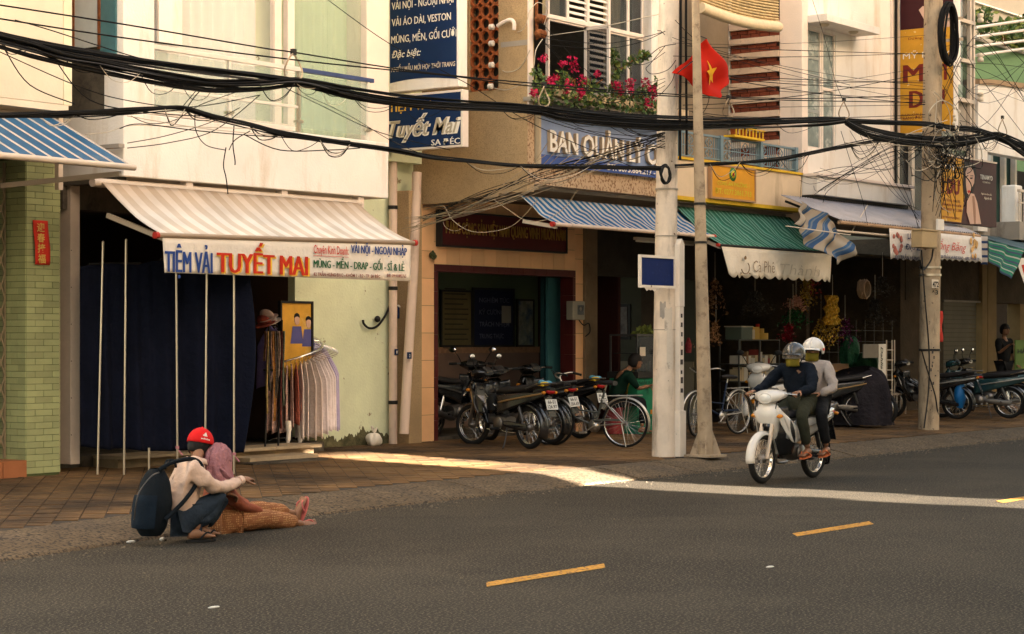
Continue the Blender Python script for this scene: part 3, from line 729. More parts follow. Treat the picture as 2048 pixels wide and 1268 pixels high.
def board(name, lab, x0, y0, x1, y1, m, Y=iy - .05, fr=M_iron):
    p = at(x0, y0, Y); q = at(x1, y1, Y); t = thing(name, lab, 'board', (p.x, Y, q.z)); zt_ = (p.z + ZZ(x1, y0, Y))/2; zb_ = (q.z + ZZ(x0, y1, Y))/2
    B('panel', m, t, (p.x, Y, zb_), (q.x, Y + .02, zt_)); f = MB(); e = .03
    f.box((p.x - e, Y - .012, zb_ - e), (q.x + e, Y + .02, zb_)).box((p.x - e, Y - .012, zt_), (q.x + e, Y + .02, zt_ + e)).box((p.x - e, Y - .012, zb_), (p.x, Y + .02, zt_)).box((q.x, Y - .012, zb_), (q.x + e, Y + .02, zt_))
    f.build('frame', fr, t); return t, p.x, q.x, zb_, zt_
t, xa, xb, za, zb_ = board('notice_board', 'faded yellow notice board on the office back wall', 884, 584, 942, 690, mat('old_notice_paper', (.16, .13, .06), .8, .15, 3, .1, 40))
M_dim = plain('faded_ink', (.05, .045, .03), .8)
for r in range(11): MB().box((xa + .06, iy - .056, za + .08 + r*.078), (xb - random.uniform(.06, .25), iy - .053, za + .1 + r*.078)).build('text_line', M_dim, t)
t, xa, xb, za, zb_ = board('notice_board', 'navy notice board with lines of pale writing in the office', 948, 580, 1026, 690, mat('navy_board', (.014, .018, .05), .6))
for r, s_ in enumerate(['NGHIÊM TÚC', 'KỶ CƯƠNG', 'TRÁCH NHIỆM', 'TRUNG THỰC']):
    z_ = zb_ - .2 - r*.19; text(s_, (xa + .12, iy - .06, z_), (xb - .12 - .15*(r % 2), iy - .06, z_), .075, plain('pale_blue_ink', (.14, .15, .22), .7), t, (0, -1, 0), bold=.01)
B('paper_sheet', plain('grey_sheet', (.30, .28, .24), .8), t, (XX(1003, iy - .06), iy - .07, ZZ(1010, 646, iy)), (XX(1021, iy - .06), iy - .062, ZZ(1010, 612, iy)))
t, xa, xb, za, zb_ = board('wall_map', 'small pale map board beside the navy notice board', 1036, 602, 1066, 690, mat('map_print', (.20, .22, .19), .8, .4, 9, .1, 30, stain=(.06, .10, .15), st_scale=3))
# maroon sign above the office door
t = thing('office_sign', 'dark maroon signboard with raised yellow letters above the office door', 'sign', at(1008, 480, GY - .08))
sx0, sx1 = XX(884, GY - .1), XX(1132, GY - .1); sz0, sz1 = ZZ(884, 489, GY - .1), ZZ(884, 424, GY - .1)
B('panel', mat('maroon_panel', (.085, .012, .012), .5, .1, 3, .1, 30), t, (sx0, GY - .10, sz0), (sx1, GY - .01, sz1)); 
f = MB(); e = .025
f.box((sx0 - e, GY - .115, sz0 - e), (sx1 + e, GY - .01, sz0)).box((sx0 - e, GY - .115, sz1), (sx1 + e, GY - .01, sz1 + e)).box((sx0 - e, GY - .115, sz0), (sx0, GY - .01, sz1)).box((sx1, GY - .115, sz0), (sx1 + e, GY - .01, sz1)); f.build('frame', M_iron, t)
zc = sz0 + (sz1 - sz0)*.36
text('ĐẢNG CỘNG SẢN VIỆT NAM QUANG VINH MUÔN NĂM', (sx0 + .07, GY - .10, zc), (sx1 - .03, GY - .10, zc), .17, mat('dull_gold', (.30, .17, .035), .5), t, (0, -1, 0), bold=.005, ext=.012, each=True)
# brown column and dark second doorway
B('brown_column', mat('brown_column_render', (.20, .14, .085), .9, .25, 2, .4, 30), Cc, (xr1 + .003, GY - .05, .15), (XX(1190, GY), GY + .25, 3.655), .01)
x2 = XX(1190, GY)
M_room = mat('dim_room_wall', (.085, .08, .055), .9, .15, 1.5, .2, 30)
# electric meter
t = thing('meter_box', 'grey electric meter box on the peach pillar', 'meter', at(1155, 620, GY - .15))
p = at(1144, 602, GY - .12); q = at(1168, 640, GY - .12)
B('case', plain('grey_plastic', (.30, .27, .21), .5), t, (p.x, GY - .14, q.z), (q.x, GY - .012, p.z), .012); B('window', M_gl_dark, t, (p.x + .12, GY - .146, q.z + .08), (q.x - .04, GY - .141, p.z - .06)); MB().lathe((p.x + .19, GY - .15, q.z + .17), [(.0, -.003), (.03, 0), (.0, .004)], 10, (0, -1, 0)).build('dial', M_steel, t)
MB().tube(spline([(q.x - .05, GY - .06, q.z), (q.x + .02, GY - .1, q.z - .08), (q.x + .16, GY - .1, q.z - .05), (q.x + .22, GY - .08, q.z - .18), (q.x + .1, GY - .08, q.z - .25)], 5), .01, 6).build('cable', M_black, t)
vent = MB().ball(at(865, 510, GY - .05), .05, 8, 6); 
for k in range(10): 
    a = random.uniform(0, 6.28); vent.ball(at(865, 510, GY - .05) + Vector((.05*math.cos(a), -.02, .05*math.sin(a))), .018, 6, 4)
tag(vent.build('dried_herb_bundle', mat('dry_leaf', (.06, .07, .03), .9)), 'little dark dried herb bundle hung above the office doorpost', 'herbs')
# ================================================================ BUILDING D : cafe, blue railing, yellow edged parapet
DX0, DX1 = cxr + .004, 29.75
D = thing('cafe_building', 'building with yellow edged balcony parapet and blue iron railing above the cafe', 'building', (DX0, CY, 0))
M_parap = mat('parapet_plaster', (.70, .54, .36), .85, .1, 1.5, .3, 40, stain=(.40, .28, .17), st_scale=2, st_lo=.6, st_hi=.8, drip=.2)
M_yedge = mat('yellow_edge', (.66, .40, .03), .7, .15, 3, .2, 40)
B('parapet', M_parap, D, (DX0, CY, 3.76), (DX1 - .01, CY + .14, 4.30)); B('yellow_edge', M_yedge, D, (DX0, CY - .03, 3.70), (DX1 - .01, CY + .17, 3.757)); B('yellow_edge', M_yedge, D, (DX0, CY - .03, 4.303), (DX1 - .01, CY + .17, 4.34))
B('balcony_floor', M_concrete, D, (DX0, CY + .172, 3.68), (DX1 - .01, 1.3, 3.78))
B('recess_wall', mat('grey_brown_recess', (.22, .18, .13), .9, .15, 1.5, .3, 40), D, (DX0, .66, 3.78), (DX1 - .004, .8, 9.5)); B('recess_side', M_pink, D, (DX0, CY + .2, 4.4), (DX0 + .12, .66, 9.5))
rl = thing('iron_railing', 'blue grey wrought iron railing with scrollwork above the yellow edged parapet', 'railing', (DX0, CY + .05, 4.34))
M_brail = mat('blue_grey_paint', (.16, .23, .26), .5, .1, 4, .1, 40)
zr0, zr1 = 4.341, 4.74; yy = CY + .06
B('top_rail', M_brail, rl, (DX0 + .1, yy - .02, zr1 - .03), (DX1 - .1, yy + .02, zr1)); B('bottom_rail', M_brail, rl, (DX0 + .1, yy - .012, zr0 + .03), (DX1 - .1, yy + .012, zr0 + .05))
for px in (1357, 1440, 1520, 1590): x = min(XX(px, yy), DX1 - .1); B('post', M_brail, rl, (x - .04, yy - .04, zr0), (x + .04, yy + .04, zr1 + .01))
x = DX0 + .16; k = 0
while x < DX1 - .2:
    if k % 9 < 5: B('baluster', M_brail, rl, (x - .007, yy - .007, zr0 + .05), (x + .007, yy + .007, zr1 - .03))
    elif k % 9 == 6:
        s = MB(); zc = (zr0 + zr1)/2
        for sg in (-1, 1):
            for up in (-1, 1):
                s.tube([(x + .04 + sg*(.02 + .07*math.sin(t*.55)), yy, zc + up*(.02 + .13*t/6)) for t in range(7)], .008, 5)
                s.tube([(x + .04 + sg*.06 + .035*math.cos(a*.9), yy, zc + up*.08 + .035*math.sin(a*.9)) for a in range(7)], .007, 5)
        s.build('scroll', M_brail, rl)
    x += .062; k += 1
B('mid_rail', M_brail, rl, (DX0 + .1, yy - .006, 4.53), (DX1 - .1, yy + .006, 4.545))
# planter with small pots on the rail
pl = thing('planter_rack', 'yellow rack of small plants standing on the blue iron railing', 'planter', at(1490, 272, yy))
p = at(1462, 268, yy - .05); q = at(1522, 277, yy - .05)
B('tray', M_yedge, pl, (p.x, yy - .12, zr1 + .012), (q.x, yy + .08, zr1 + .045))
for k in range(9): x_ = p.x + .05 + (q.x - p.x - .1)*k/8; B('bar', M_yedge, pl, (x_ - .008, yy - .12, zr1 + .046), (x_ + .008, yy - .105, zr1 + .16))
B('rack_rail', M_yedge, pl, (p.x, yy - .125, zr1 + .161), (q.x, yy - .10, zr1 + .175))
for k in range(3):
    c_ = Vector((p.x + .15 + .28*k, yy - .02, zr1 + .047)); 
    po = MB().lathe(c_, [(.05, 0), (.07, .11), (.075, .11), (.06, .10), (.01, .10)], 10).build('pot', M_terra, pl)
M_leaf = mat('leaf_green', (.055, .10, .022), .6, .4, 9, .1, 50, rnd=.25, spec=.3); M_leaf2 = mat('leaf_yellow_green', (.16, .19, .035), .6, .3, 9, .1, 50, spec=.3)
def leaf(mb, c, d, nrm, L_, W_, mi=0):
    d = d.normalized(); s_ = d.cross(nrm)
    if s_.length < .01: s_ = d.orthogonal()
    s_.normalize(); u_ = s_.cross(d)
    mb.add([c, c + d*L_*.5 + s_*W_ + u_*W_*.3, c + d*L_, c + d*L_*.5 - s_*W_ + u_*W_*.3], [(0, 1, 2), (0, 2, 3)], mi)
def rv(): return Vector((random.gauss(0, 1), random.gauss(0, 1), random.gauss(0, 1))).normalized()
mb = MB()
for k in range(3):
    c_ = Vector((p.x + .15 + .28*k, yy - .02, zr1 + .18))
    for i in range(26): leaf(mb, c_ + rv()*.02, rv() + Vector((0, 0, .8)), rv(), random.uniform(.07, .13), .018, i % 2)
mb.build('leaves', [M_leaf, M_leaf2], pl)
# yellow police sign
t = thing('ward_sign', 'yellow signboard with round green emblem fixed to the yellow edged parapet', 'sign', at(1466, 370, CY - .03))
xa, xb = XX(1422, CY - .05), XX(1508, CY - .05); za = (ZZ(1422, 396, CY - .05) + ZZ(1508, 399, CY - .05))/2; zb = (ZZ(1422, 334, CY - .05) + ZZ(1508, 337, CY - .05))/2
M_sy = mat('sign_yellow', (.66, .30, .025), .6, .1, 3, .1, 30)
B('panel', M_sy, t, (xa, CY - .06, za), (xb, CY - .02, zb)); f = MB(); e = .028
f.box((xa - e, CY - .075, za - e), (xb + e, CY - .01, za)).box((xa - e, CY - .075, zb), (xb + e, CY - .01, zb + e)).box((xa - e, CY - .075, za), (xa, CY - .01, zb)).box((xb, CY - .075, za), (xb + e, CY - .01, zb)); f.build('frame', plain('sign_frame_brown', (.42, .24, .12), .6), t)
M_sg = plain('sign_green_yellow', (.62, .50, .03), .6)
w_ = xb - xa; hh = zb - za
text('CÔNG AN PHƯỜNG 1', (xa + w_*.13, CY - .06, za + hh*.40), (xa + w_*.87, CY - .06, za + hh*.40), hh*.13, M_sg, t, (0, -1, 0), bold=.012)
text('ĐT: 0277.3861.713', (xa + w_*.08, CY - .06, za + hh*.12), (xa + w_*.92, CY - .06, za + hh*.12), hh*.17, M_sg, t, (0, -1, 0), bold=.012)
c_ = Vector(((xa + xb)/2 - .02, CY - .061, za + hh*.78)); MB().lathe(c_, [(.0, 0), (.105, 0), (.105, .004), (0, .004)], 20, (0, -1, 0)).build('emblem', plain('emblem_green', (.06, .22, .05), .6), t); MB().lathe(c_ + Vector((0, -.005, 0)), [(0, 0), (.06, 0), (.06, .004), (0, .004)], 14, (0, -1, 0)).build('emblem_centre', M_sg, t)
MB().lathe(c_ + Vector((0, -.010, 0)), [(0, 0), (.03, 0), (.03, .004), (0, .004)], 10, (0, -1, 0)).build('emblem_core', M_red, t)
# roller blind
t = thing('roller_blind', 'rolled bamboo blind hanging over the recessed balcony above the blue railing', 'blind', at(1480, 30, CY + .05))
M_bam = mat('bamboo_slat', (.50, .38, .20), .8, .25, 10, .4, 60, rnd=.12)
xa, xb = XX(1400, CY + .05), XX(1556, CY + .05); zr = ZZ(1480, 30, CY + .05)
for k in range(26):
    z0 = zr + .04 + k*.045; MB().tube([(xa + (xb-xa)*i/6, CY + .05, z0 - .05*math.sin(i/6*math.pi)) for i in range(7)], .019, 6).build('slat', M_bam, t)
MB().tube([(xa + (xb-xa)*i/8, CY + .04, zr - .04 - .06*math.sin(i/8*math.pi)) for i in range(9)], .085, 12).build('roll', mat('canvas_roll', (.66, .54, .36), .8, .1, 8, .4, 50), t)
# ================================================================ BUILDING E : white house with glass door, louvred brick side
E_ = thing('white_house', 'white house with tall glass balcony door and slatted brick side wall', 'building', (DX1, CY, 0))
X_ = DX1; zt_top = 9.5
y1 = atX(1559, 100, X_).y; y2 = atX(1459, 100, X_).y
B('column', M_pink, E_, (X_, CY, 3.5), (X_ + .2, y1, zt_top), .01)
B('column_edge', M_white, E_, (X_ - .004, y2 + .004, 3.8), (X_ + .14, y2 + .06, zt_top))
M_brk = mat('red_brick', (.20, .055, .030), .9, .25, 5, .5, 50, rnd=.25); M_slat = mat('slat_concrete', (.66, .52, .40), .85, .15, 3, .3, 40, stain=(.34, .25, .18), st_scale=4, st_lo=.55, st_hi=.7)
B('brick_backing', M_nearblack, E_, (X_ + .07, y1 + .001, 4.4), (X_ + .14, y2, zt_top))
z0 = 4.32; pit = .245; bkc = {}
for k in range(11):
    z = z0 + k*pit
    B('slat', M_slat, E_, (X_ - .03, y1 + .003, z), (X_ + .1, y2 - .003, z + .10))
    for r in range(2):
        yb = y1 + .01 + (.055 if r else 0)
        nb = 0
        while yb < y2 - .05:
            L_ = min(.18, y2 - .012 - yb); zc_ = z + .105 + .067*(r + .5)
            tile_obj('brick', .07, L_ - .012, .058, M_brk, E_, (X_ + .04 + random.uniform(-.004, .004), yb + L_/2, zc_), bkc); yb += .182
# front wall, recessed right part and door
ex = lambda px: XX(px, CY + .1)
B('front_wall', M_white, E_, (ex(1672), CY + .1, 3.9), (33.4, CY + .3, zt_top)); B('front_wall', M_white, E_, (X_ + .201, CY + .1, ZZ(1640, 62, CY + .1)), (ex(1672), CY + .3, zt_top)); B('front_wall', M_white, E_, (X_ + .201, CY + .1, 3.9), (ex(1672), CY + .3, ZZ(1640, 298, CY + .1)))
dz0, dz1 = ZZ(1640, 298, CY + .1), ZZ(1640, 62, CY + .1)
M_sky_gl = mat('door_glass', (.16, .20, .19), .12, .35, 2.0, 0, 10, spec=.9, stain=(.42, .44, .40), st_scale=3, st_lo=.5, st_hi=.6)  # pale patches paint a sky reflection into the glass colour
def leafdoor(a, b, cuts):
    f = MB(); xa, xb = ex(a), ex(b); q = .05; y = CY + .12
    f.box((xa, y, dz0), (xa + q, y + .06, dz1)).box((xb - q, y, dz0), (xb, y + .06, dz1))
    zs = [dz0] + [dz0 + (dz1 - dz0)*c for c in cuts] + [dz1]
    for z_ in zs: f.box((xa + q, y, max(dz0, z_ - q/2)), (xb - q, y + .06, min(dz1, z_ + q/2) if z_ < dz1 else dz1))
    fo = f.build('door_leaf', M_wframe, E_)
    for i in range(len(zs) - 1): B('pane', M_sky_gl, fo, (xa + q, y + .025, zs[i] + q/2), (xb - q, y + .03, zs[i+1] - q/2))
leafdoor(1610, 1645, []); leafdoor(1646, 1673, [.52])
for c_ in (.3, .45, .6, .75, .88): 
    z_ = dz0 + (dz1 - dz0)*c_; B('louvre_reflection', mat('reflection_grey', (.30, .32, .30), .5), E_, (ex(1613), CY + .135, z_), (ex(1642), CY + .142, z_ + .05))  # strips paint the louvres reflected in the left door glass
cz = ZZ(1612, 40, CY - .1)
B('door_canopy', M_white, E_, (X_ + .21, CY - .35, cz), (ex(1712), CY + .1, cz + .12), .006)
for px in (1622, 1680): MB().lathe((ex(px), CY - .15, cz - .001), [(0, -.05), (.05, -.045), (.08, -.02), (.085, 0)], 14).build('canopy_lamp', plain('lamp_globe', (.5, .42, .3), .3), E_)
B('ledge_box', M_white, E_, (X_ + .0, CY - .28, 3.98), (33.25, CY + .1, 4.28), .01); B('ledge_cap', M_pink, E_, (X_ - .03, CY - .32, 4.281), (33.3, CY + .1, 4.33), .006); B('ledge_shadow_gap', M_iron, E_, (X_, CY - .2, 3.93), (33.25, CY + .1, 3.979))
B('wall_edge', M_pink, E_, (33.18, CY + .06, 4.33), (33.24, CY + .098, zt_top)); B('gutter_pipe', M_iron, E_, (33.30, CY + .03, 3.9), (33.34, CY + .07, zt_top))
# ================================================================ GROUND FLOOR INTERIORS under D, E, F, G
B('soffit', M_concrete, D, (DX0 + .5, CY + .3, 3.60), (DX1, 1.4, 3.675)); B('soffit', M_concrete, E_, (DX1 + .004, CY + .1, 3.62), (33.4, 1.4, 3.90))
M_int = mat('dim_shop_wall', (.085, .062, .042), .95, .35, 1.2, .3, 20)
B('shop_lintel', M_nearblack, D, (x2, GY + .02, 2.62), (DX1, GY + .2, 3.66)); B('pier', M_int, D, (28.2, GY, .15), (28.7, GY + .3, 3.6)); B('shop_wall_back', mat('dim_room_wall', (.10, .09, .065), .9, .15, 1.5, .2, 30), D, (27.6, 4.2, .2), (DX1, 4.3, 3.6)); B('party_wall', MATS['dim_room_wall'], D, (DX1 - .02, GY + .2, .2), (DX1 + .1, 4.2, 3.62)); B('cream_band', mat('cream_band', (.22, .18, .12), .8), D, (DX1 - .045, GY + .22, .2), (DX1 - .021, 4.19, 1.25))
B('ceiling', M_nearblack, D, (27.5, GY + .2, 3.3), (DX1, 4.3, 3.36))
B('shop_back', M_int, E_, (DX1 + .1, 3.6, .2), (33.4, 3.7, 3.62)); B('party_wall', M_int, E_, (33.3, GY, .2), (33.42, 3.6, 3.62)); B('ceiling', M_nearblack, E_, (DX1 + .1, GY, 3.3), (33.3, 3.6, 3.36))
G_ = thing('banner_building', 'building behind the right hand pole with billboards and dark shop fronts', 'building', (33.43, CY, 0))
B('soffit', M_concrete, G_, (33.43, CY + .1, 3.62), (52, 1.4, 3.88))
B('shop_back', M_int, G_, (33.43, 3.2, .2), (38.9, 3.3, 3.62)); B('ceiling', M_nearblack, G_, (33.43, GY, 3.2), (38.9, 3.2, 3.26)); B('party_wall', M_int, G_, (37.2, GY, .2), (37.4, 3.2, 3.62))
sh0, sh1 = XX(1887, GY), XX(1952, GY); szt = ZZ(1900, 603, GY); M_rs = mat('rolling_shutter', (.16, .14, .10), .7, .1, 3, .2, 30)
z = .2
while z < szt: MB().box((sh0, GY, z), (sh1, GY + .02, min(szt, z + .085))).build('shutter_slat', M_rs, G_); z += .092
B('shutter_box', M_int, G_, (37.4, GY - .02, szt), (44, GY + .3, 3.62)); B('shutter_box_edge', M_concrete, G_, (sh0 - .1, GY - .06, szt - .01), (XX(1965, GY), GY - .021, szt + .03)); B('wall_left_of_shutter', M_int, G_, (37.4, GY, .2), (sh0 - .004, GY + .3, szt))
M_yp = mat('ochre_pillar', (.24, .16, .07), .8, .15, 2, .2, 30)
B('pillar', M_yp, G_, (XX(1956, GY), GY - .1, .2), (XX(1966, GY), GY + .2, 3.6)); B('pillar', M_yp, G_, (XX(1969, GY), GY - .08, .2), (XX(1986, GY), GY + .2, 3.6))
B('dark_door', M_int, G_, (XX(1986, GY) + .002, GY + 1.6, .2), (52, GY + 1.7, 3.6))
B('far_pillar', M_yp, G_, (XX(2040, GY), GY, .2), (XX(2060, GY), GY + .3, 3.6))
# upper part of G
gx = lambda px: XX(px, CY)
B('dark_glazing', M_gl_dark, G_, (33.45, CY + .12, 3.9), (gx(1952), CY + .14, 9.5)); B('room_behind_glazing', M_nearblack, G_, (33.45, CY + .5, 3.9), (gx(1952), CY + .6, 9.5))
for px in (1802, 1829, 1832, 1946, 1953): B('mullion', M_alu, G_, (gx(px) - .03, CY + .04, 3.9), (gx(px) + .03, CY + .11, 9.5))
for i, z_ in enumerate((4.6, 5.35, 6.1, 6.85, 7.6, 8.3)): 
    B('cross_rail', M_alu, G_, (gx(1914), CY + .02, z_), (gx(1953), CY + .10, z_ + .07))
    MB().lathe((gx(1949), CY - .12, z_ + .12), [(.0, -.09), (.06, -.08), (.06, -.02), (.035, 0), (.06, .02), (.06, .08), (0, .09)], 10).build('insulator', M_letter_c, G_)
B('cladding_strip', M_white, G_, (gx(1916), CY + .0, 6.4), (gx(1921), CY + .11, 9.4))
B('back_panel', M_concrete, G_, (gx(1922), CY + .11, 5.2), (gx(1944), CY + .119, 6.2))
# white corner house with rounded top, balcony with railing
H = thing('corner_house', 'white rendered house with curved top and barred balcony at the right edge', 'building', (gx(1956), CY, 0))
hx0 = gx(1956); 
zt0 = ZZ(1956, 168, CY)
pts = [(hx0, CY, ZZ(1956, 300, CY)), (hx0, CY, zt0)] + [(hx0 + t, CY, zt0 + .16*math.sin(t/7*3.1) - .0) for t in (1, 2.2, 3.5, 5, 6.5)] + [(hx0 + 9, CY, zt0), (hx0 + 9, CY, ZZ(1956, 300, CY))]
MB().prism(pts, (0, .25, 0)).build('wall', M_white, H)
cp = [(a[0], a[1] - .04, a[2] + .0) for a in pts[1:-1]]; mbq = MB()
for a, b in zip(cp, cp[1:]): mbq.add([a, b, (b[0], b[1] + .35, b[2]), (a[0], a[1] + .35, a[2]), (a[0], a[1], a[2] + .10), (b[0], b[1], b[2] + .10), (b[0], b[1] + .35, b[2] + .10), (a[0], a[1] + .35, a[2] + .10)], [(3, 2, 1, 0), (4, 5, 6, 7), (0, 1, 5, 4), (1, 2, 6, 5), (2, 3, 7, 6), (3, 0, 4, 7)])
mbq.build('coping', mat('brown_coping', (.36, .24, .14), .8), H)
zB = ZZ(1996, 445, CY); zW = ZZ(1956, 300, CY)
B('balcony_slab', M_concrete, H, (gx(1990), CY - .5, zB - .35), (hx0 + 9, CY + 1.5, zB)); B('glazing_back', M_nearblack, H, (hx0, CY + 1.3, zB), (hx0 + 9, CY + 1.4, zW)); B('pier', M_white, H, (hx0, CY, zB - .2), (gx(1975), CY + .25, zW - .003))
for px in (1984, 2011, 2032): B('door_post', M_wframe, H, (XX(px, CY + .6) - .05, CY + .6, zB), (XX(px, CY + .6) + .05, CY + .7, zW + .2))
for px in (1996, 2022): B('teal_shutter', mat('dark_teal_shutter', (.03, .07, .06), .6), H, (XX(px, CY + .7) - .3, CY + .72, zB), (XX(px, CY + .7) + .3, CY + .76, zW + .2))
bzt = ZZ(2000, 378, CY - .45)
for k in range(26): x = gx(1994) + .12*k; MB().tube([(x, CY - .45, zB), (x, CY - .45, bzt)], .012, 5).build('baluster', M_alu, H)
B('hand_rail', M_alu, H, (gx(1993), CY - .48, bzt), (hx0 + 9, CY - .42, bzt + .05)); B('rail_strip', M_alu, H, (gx(1993), CY - .465, bzt - .22), (hx0 + 9, CY - .435, bzt - .19))
for k in range(14):
    x = gx(1994) + .06 + .12*k*2; MB().tube([(x + .045*math.cos(a), CY - .45, bzt - .10 + .06*math.sin(a)) for a in [i*.7 for i in range(9)]], .008, 5).build('rail_scroll', M_alu, H)
B('white_drum', M_white, H, (gx(2012), CY - .2, zB), (gx(2026), CY + .1, zB + .75), .03)
# green rendered building, grey wall and terrace plants beyond
K = thing('green_house', 'sage green rendered house rising beyond the white corner house', 'building', (46, 4, 0))
B('wall', mat('sage_green_plaster', (.16, .27, .13), .85, .08, 1, .2, 20), K, (42.5, 2.4, 3), (60, 3.2, ZZ(2040, 108, 2.4))); B('parapet_strip', M_concrete, K, (42.5, 2.3, ZZ(2040, 108, 2.4)), (60, 3.2, ZZ(2040, 104, 2.4)))
B('window', M_gl_dark, K, (XX(1968, 2.35), 2.36, ZZ(1980, 172, 2.35)), (XX(1985, 2.35), 2.399, ZZ(1980, 162, 2.35)))
L2 = thing('grey_house', 'tall grey plastered house furthest away in the top right corner', 'building', (50, 7, 0))
B('wall', mat('grey_plaster_far', (.36, .33, .27), .9, .06, 1, .2, 20), L2, (44, 7.2, 0), (75, 12, 15)); B('ledge', M_white, L2, (44, 7.1, ZZ(2000, 20, 7.1)), (75, 7.2, ZZ(2000, 17, 7.1)))
tp = thing('terrace_pergola', 'white pipe pergola with climbing plant on the sage green house terrace', 'pergola', (44, 2.6, 9))
for k, (ya_, yb_) in enumerate(((55, 40), (74, 60), (93, 81), (111, 97))):
    MB().tube([at(1952, ya_, 2.2), at(2075, yb_ - 3, 2.2)], .035, 6).build('pipe', M_wframe, tp)
for c_, n_, s_ in (((2010, 70), 260, .7), ((2040, 60), 240, .6), ((1962, 40), 200, .55), ((2032, 88), 130, .35)):
    tk = thing('terrace_plant', 'leafy plant on the pergola terrace', 'plant', at(c_[0], c_[1] + 30, 2.7)); mb = MB(); c0 = at(c_[0], c_[1], 2.7)
    tk['label'] = {2010: 'leafy climbing plant spreading under the middle pergola pipes', 2040: 'brighter leafy plant at the right end of the pergola', 1962: 'tall dark shrub behind the left end of the pergola', 2032: 'low trailing plant below the pergola pipes'}[c_[0]]
    for i in range(n_):
        d_ = rv(); q_ = c0 + Vector((d_.x*s_, d_.y*s_*.5, d_.z*s_*.55)) * random.random()**.4; leaf(mb, q_, rv(), rv(), random.uniform(.10, .2), .05, int(random.random() < (.15 if c_[0] == 1962 else .5)))
    mb.build('leaves', [M_leaf, M_leaf2], tk)
    st = MB()
    for i in range(5): st.tube([c0 + Vector((0, 0, -s_*.8)), c0 + Vector((random.uniform(-.4, .4)*s_, 0, .2*s_))], .012, 5)
    st.build('stem', M_rust, tk)
# ================================================================ AWNINGS
def awning(name, lab, loc, bl, br, fl, fr2, m, nu=60, nv=10, sag=.04, bar_m=None, wav=.0, cap=None, arms=True, group=None, barr=.028):
    """canvas from the wall edge (bl, br) down to the front tube (fl, fr2)"""
    t = thing(name, lab, 'awning', loc, 0, group)
    bl, br, fl, fr2 = map(Vector, (bl, br, fl, fr2))
    def fn(u, v):
        p = (fl.lerp(fr2, u)).lerp(bl.lerp(br, u), v); p.z -= sag*math.sin(v*math.pi) + wav*math.sin(u*37 + 2*math.sin(v*6))*math.sin(v*math.pi)*.5; return p
    MB().grid(fn, nu, nv).build('canvas', m, t, thick=.004)
    if bar_m: 
        d = (fr2 - fl).normalized(); MB().tube([fl - d*.03 - Vector((0, 0, .02)), fr2 + d*.03 - Vector((0, 0, .02))], barr, 10).build('front_tube', bar_m, t)
        if cap:
            for e_, s_ in ((fl, -1), (fr2, 1)):
                MB().tube([e_ + d*s_*.03 - Vector((0, 0, .02)), e_ + d*s_*.075 - Vector((0, 0, .02))], barr + .008, 12).build('end_cap', cap, t)
    if arms:
        for k in (.02, .98):
            a = bl.lerp(br, k) - Vector((0, .0, .34)); b = fl.lerp(fr2, k) - Vector((0, -.03, .05)); MB().bar(a, b, .045, .05).build('arm', M_alu, t)
    return t
beige, wht = (.40, .30, .20), (.74, .68, .60)
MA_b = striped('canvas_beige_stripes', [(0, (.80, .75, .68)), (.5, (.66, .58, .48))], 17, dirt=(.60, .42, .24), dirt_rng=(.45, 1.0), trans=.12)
fl_ = at(320, 470, -1.42); fr_2 = at(824, 482, -1.42); zf = (fl_.z + fr_2.z)/2; fl_.z = zf - .03; fr_2.z = zf + .045
bkz = (ZZ(215, 366, -.55) + ZZ(702, 406, -.55))/2
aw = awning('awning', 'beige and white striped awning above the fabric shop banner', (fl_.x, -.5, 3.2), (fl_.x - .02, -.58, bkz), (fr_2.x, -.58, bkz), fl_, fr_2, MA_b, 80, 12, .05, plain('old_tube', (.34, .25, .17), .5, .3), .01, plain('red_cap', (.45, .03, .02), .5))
aw2 = thing('awning_cassette', 'dark awning housing on brackets under the white balcony slab', 'housing', (fl_.x, -.5, 3.3))
MB().tube([(fl_.x - .1, -.52, bkz + .0), (fr_2.x + .1, -.52, bkz + .0)], .05, 10).build('roller', M_alu, aw2)
for px in (372, 562, 715): x = XX(px, -.5); B('bracket', M_pink, aw2, (x - .05, -.56, bkz - .05), (x + .05, -.46, 3.355))
# valance banner
vb = thing('shop_banner', 'long white fabric shop banner with big red lettering below the beige striped awning', 'banner', (fl_.x, -1.42, zf - .3))
zv0 = (ZZ(590, 557, -1.43) + ZZ(820, 560, -1.43))/2; M_ban = mat('banner_cloth', (.78, .70, .60), .8, .05, 2, .25, 12, stain=(.62, .50, .38), st_scale=2.2, st_lo=.6, st_hi=.8)
MB().grid(lambda u, v: (fl_.x + .03 + (fr_2.x - fl_.x - .06)*u + .03*(1-v)*(1-u), -1.425 - .008*math.sin(u*23)*(1-v), zv0 + (zf - .07 + .075*u - zv0)*v), 90, 6).build('cloth', M_ban, vb, thick=.003)
M_tr = plain('print_red', (.56, .035, .012), .7); M_tb = plain('print_blue', (.03, .07, .26), .7); M_tg = plain('print_green', (.02, .12, .04), .7); M_ty = plain('print_yellow', (.75, .45, .05), .7)
YV = -1.442
def vt(s_, a, b, cap, m_, **k): return ptext(s_, 'Y', YV, a, b, cap, m_, vb, **k)
vt('TIỆM VẢI', (330, 544), (424, 546), 43, M_tb, bold=0, fat=.03, each=True)
vt('TUYẾT MAI', (436, 549), (617, 551), 40, M_ty, bold=0, lift=.002, fat=.09)
vt('TUYẾT MAI', (434, 547), (614, 548), 40, M_tr, bold=0, lift=.006, fat=.05, each=True)
vt('Chuyên Kinh Doanh:', (627, 508), (697, 508), 17, M_tr, bold=.01); MB().box((XX(627, YV), YV, ZZ(627, 511.5, YV)), (XX(697, YV), YV - .003, ZZ(627, 510.5, YV))).build('underline', M_tr, vb)
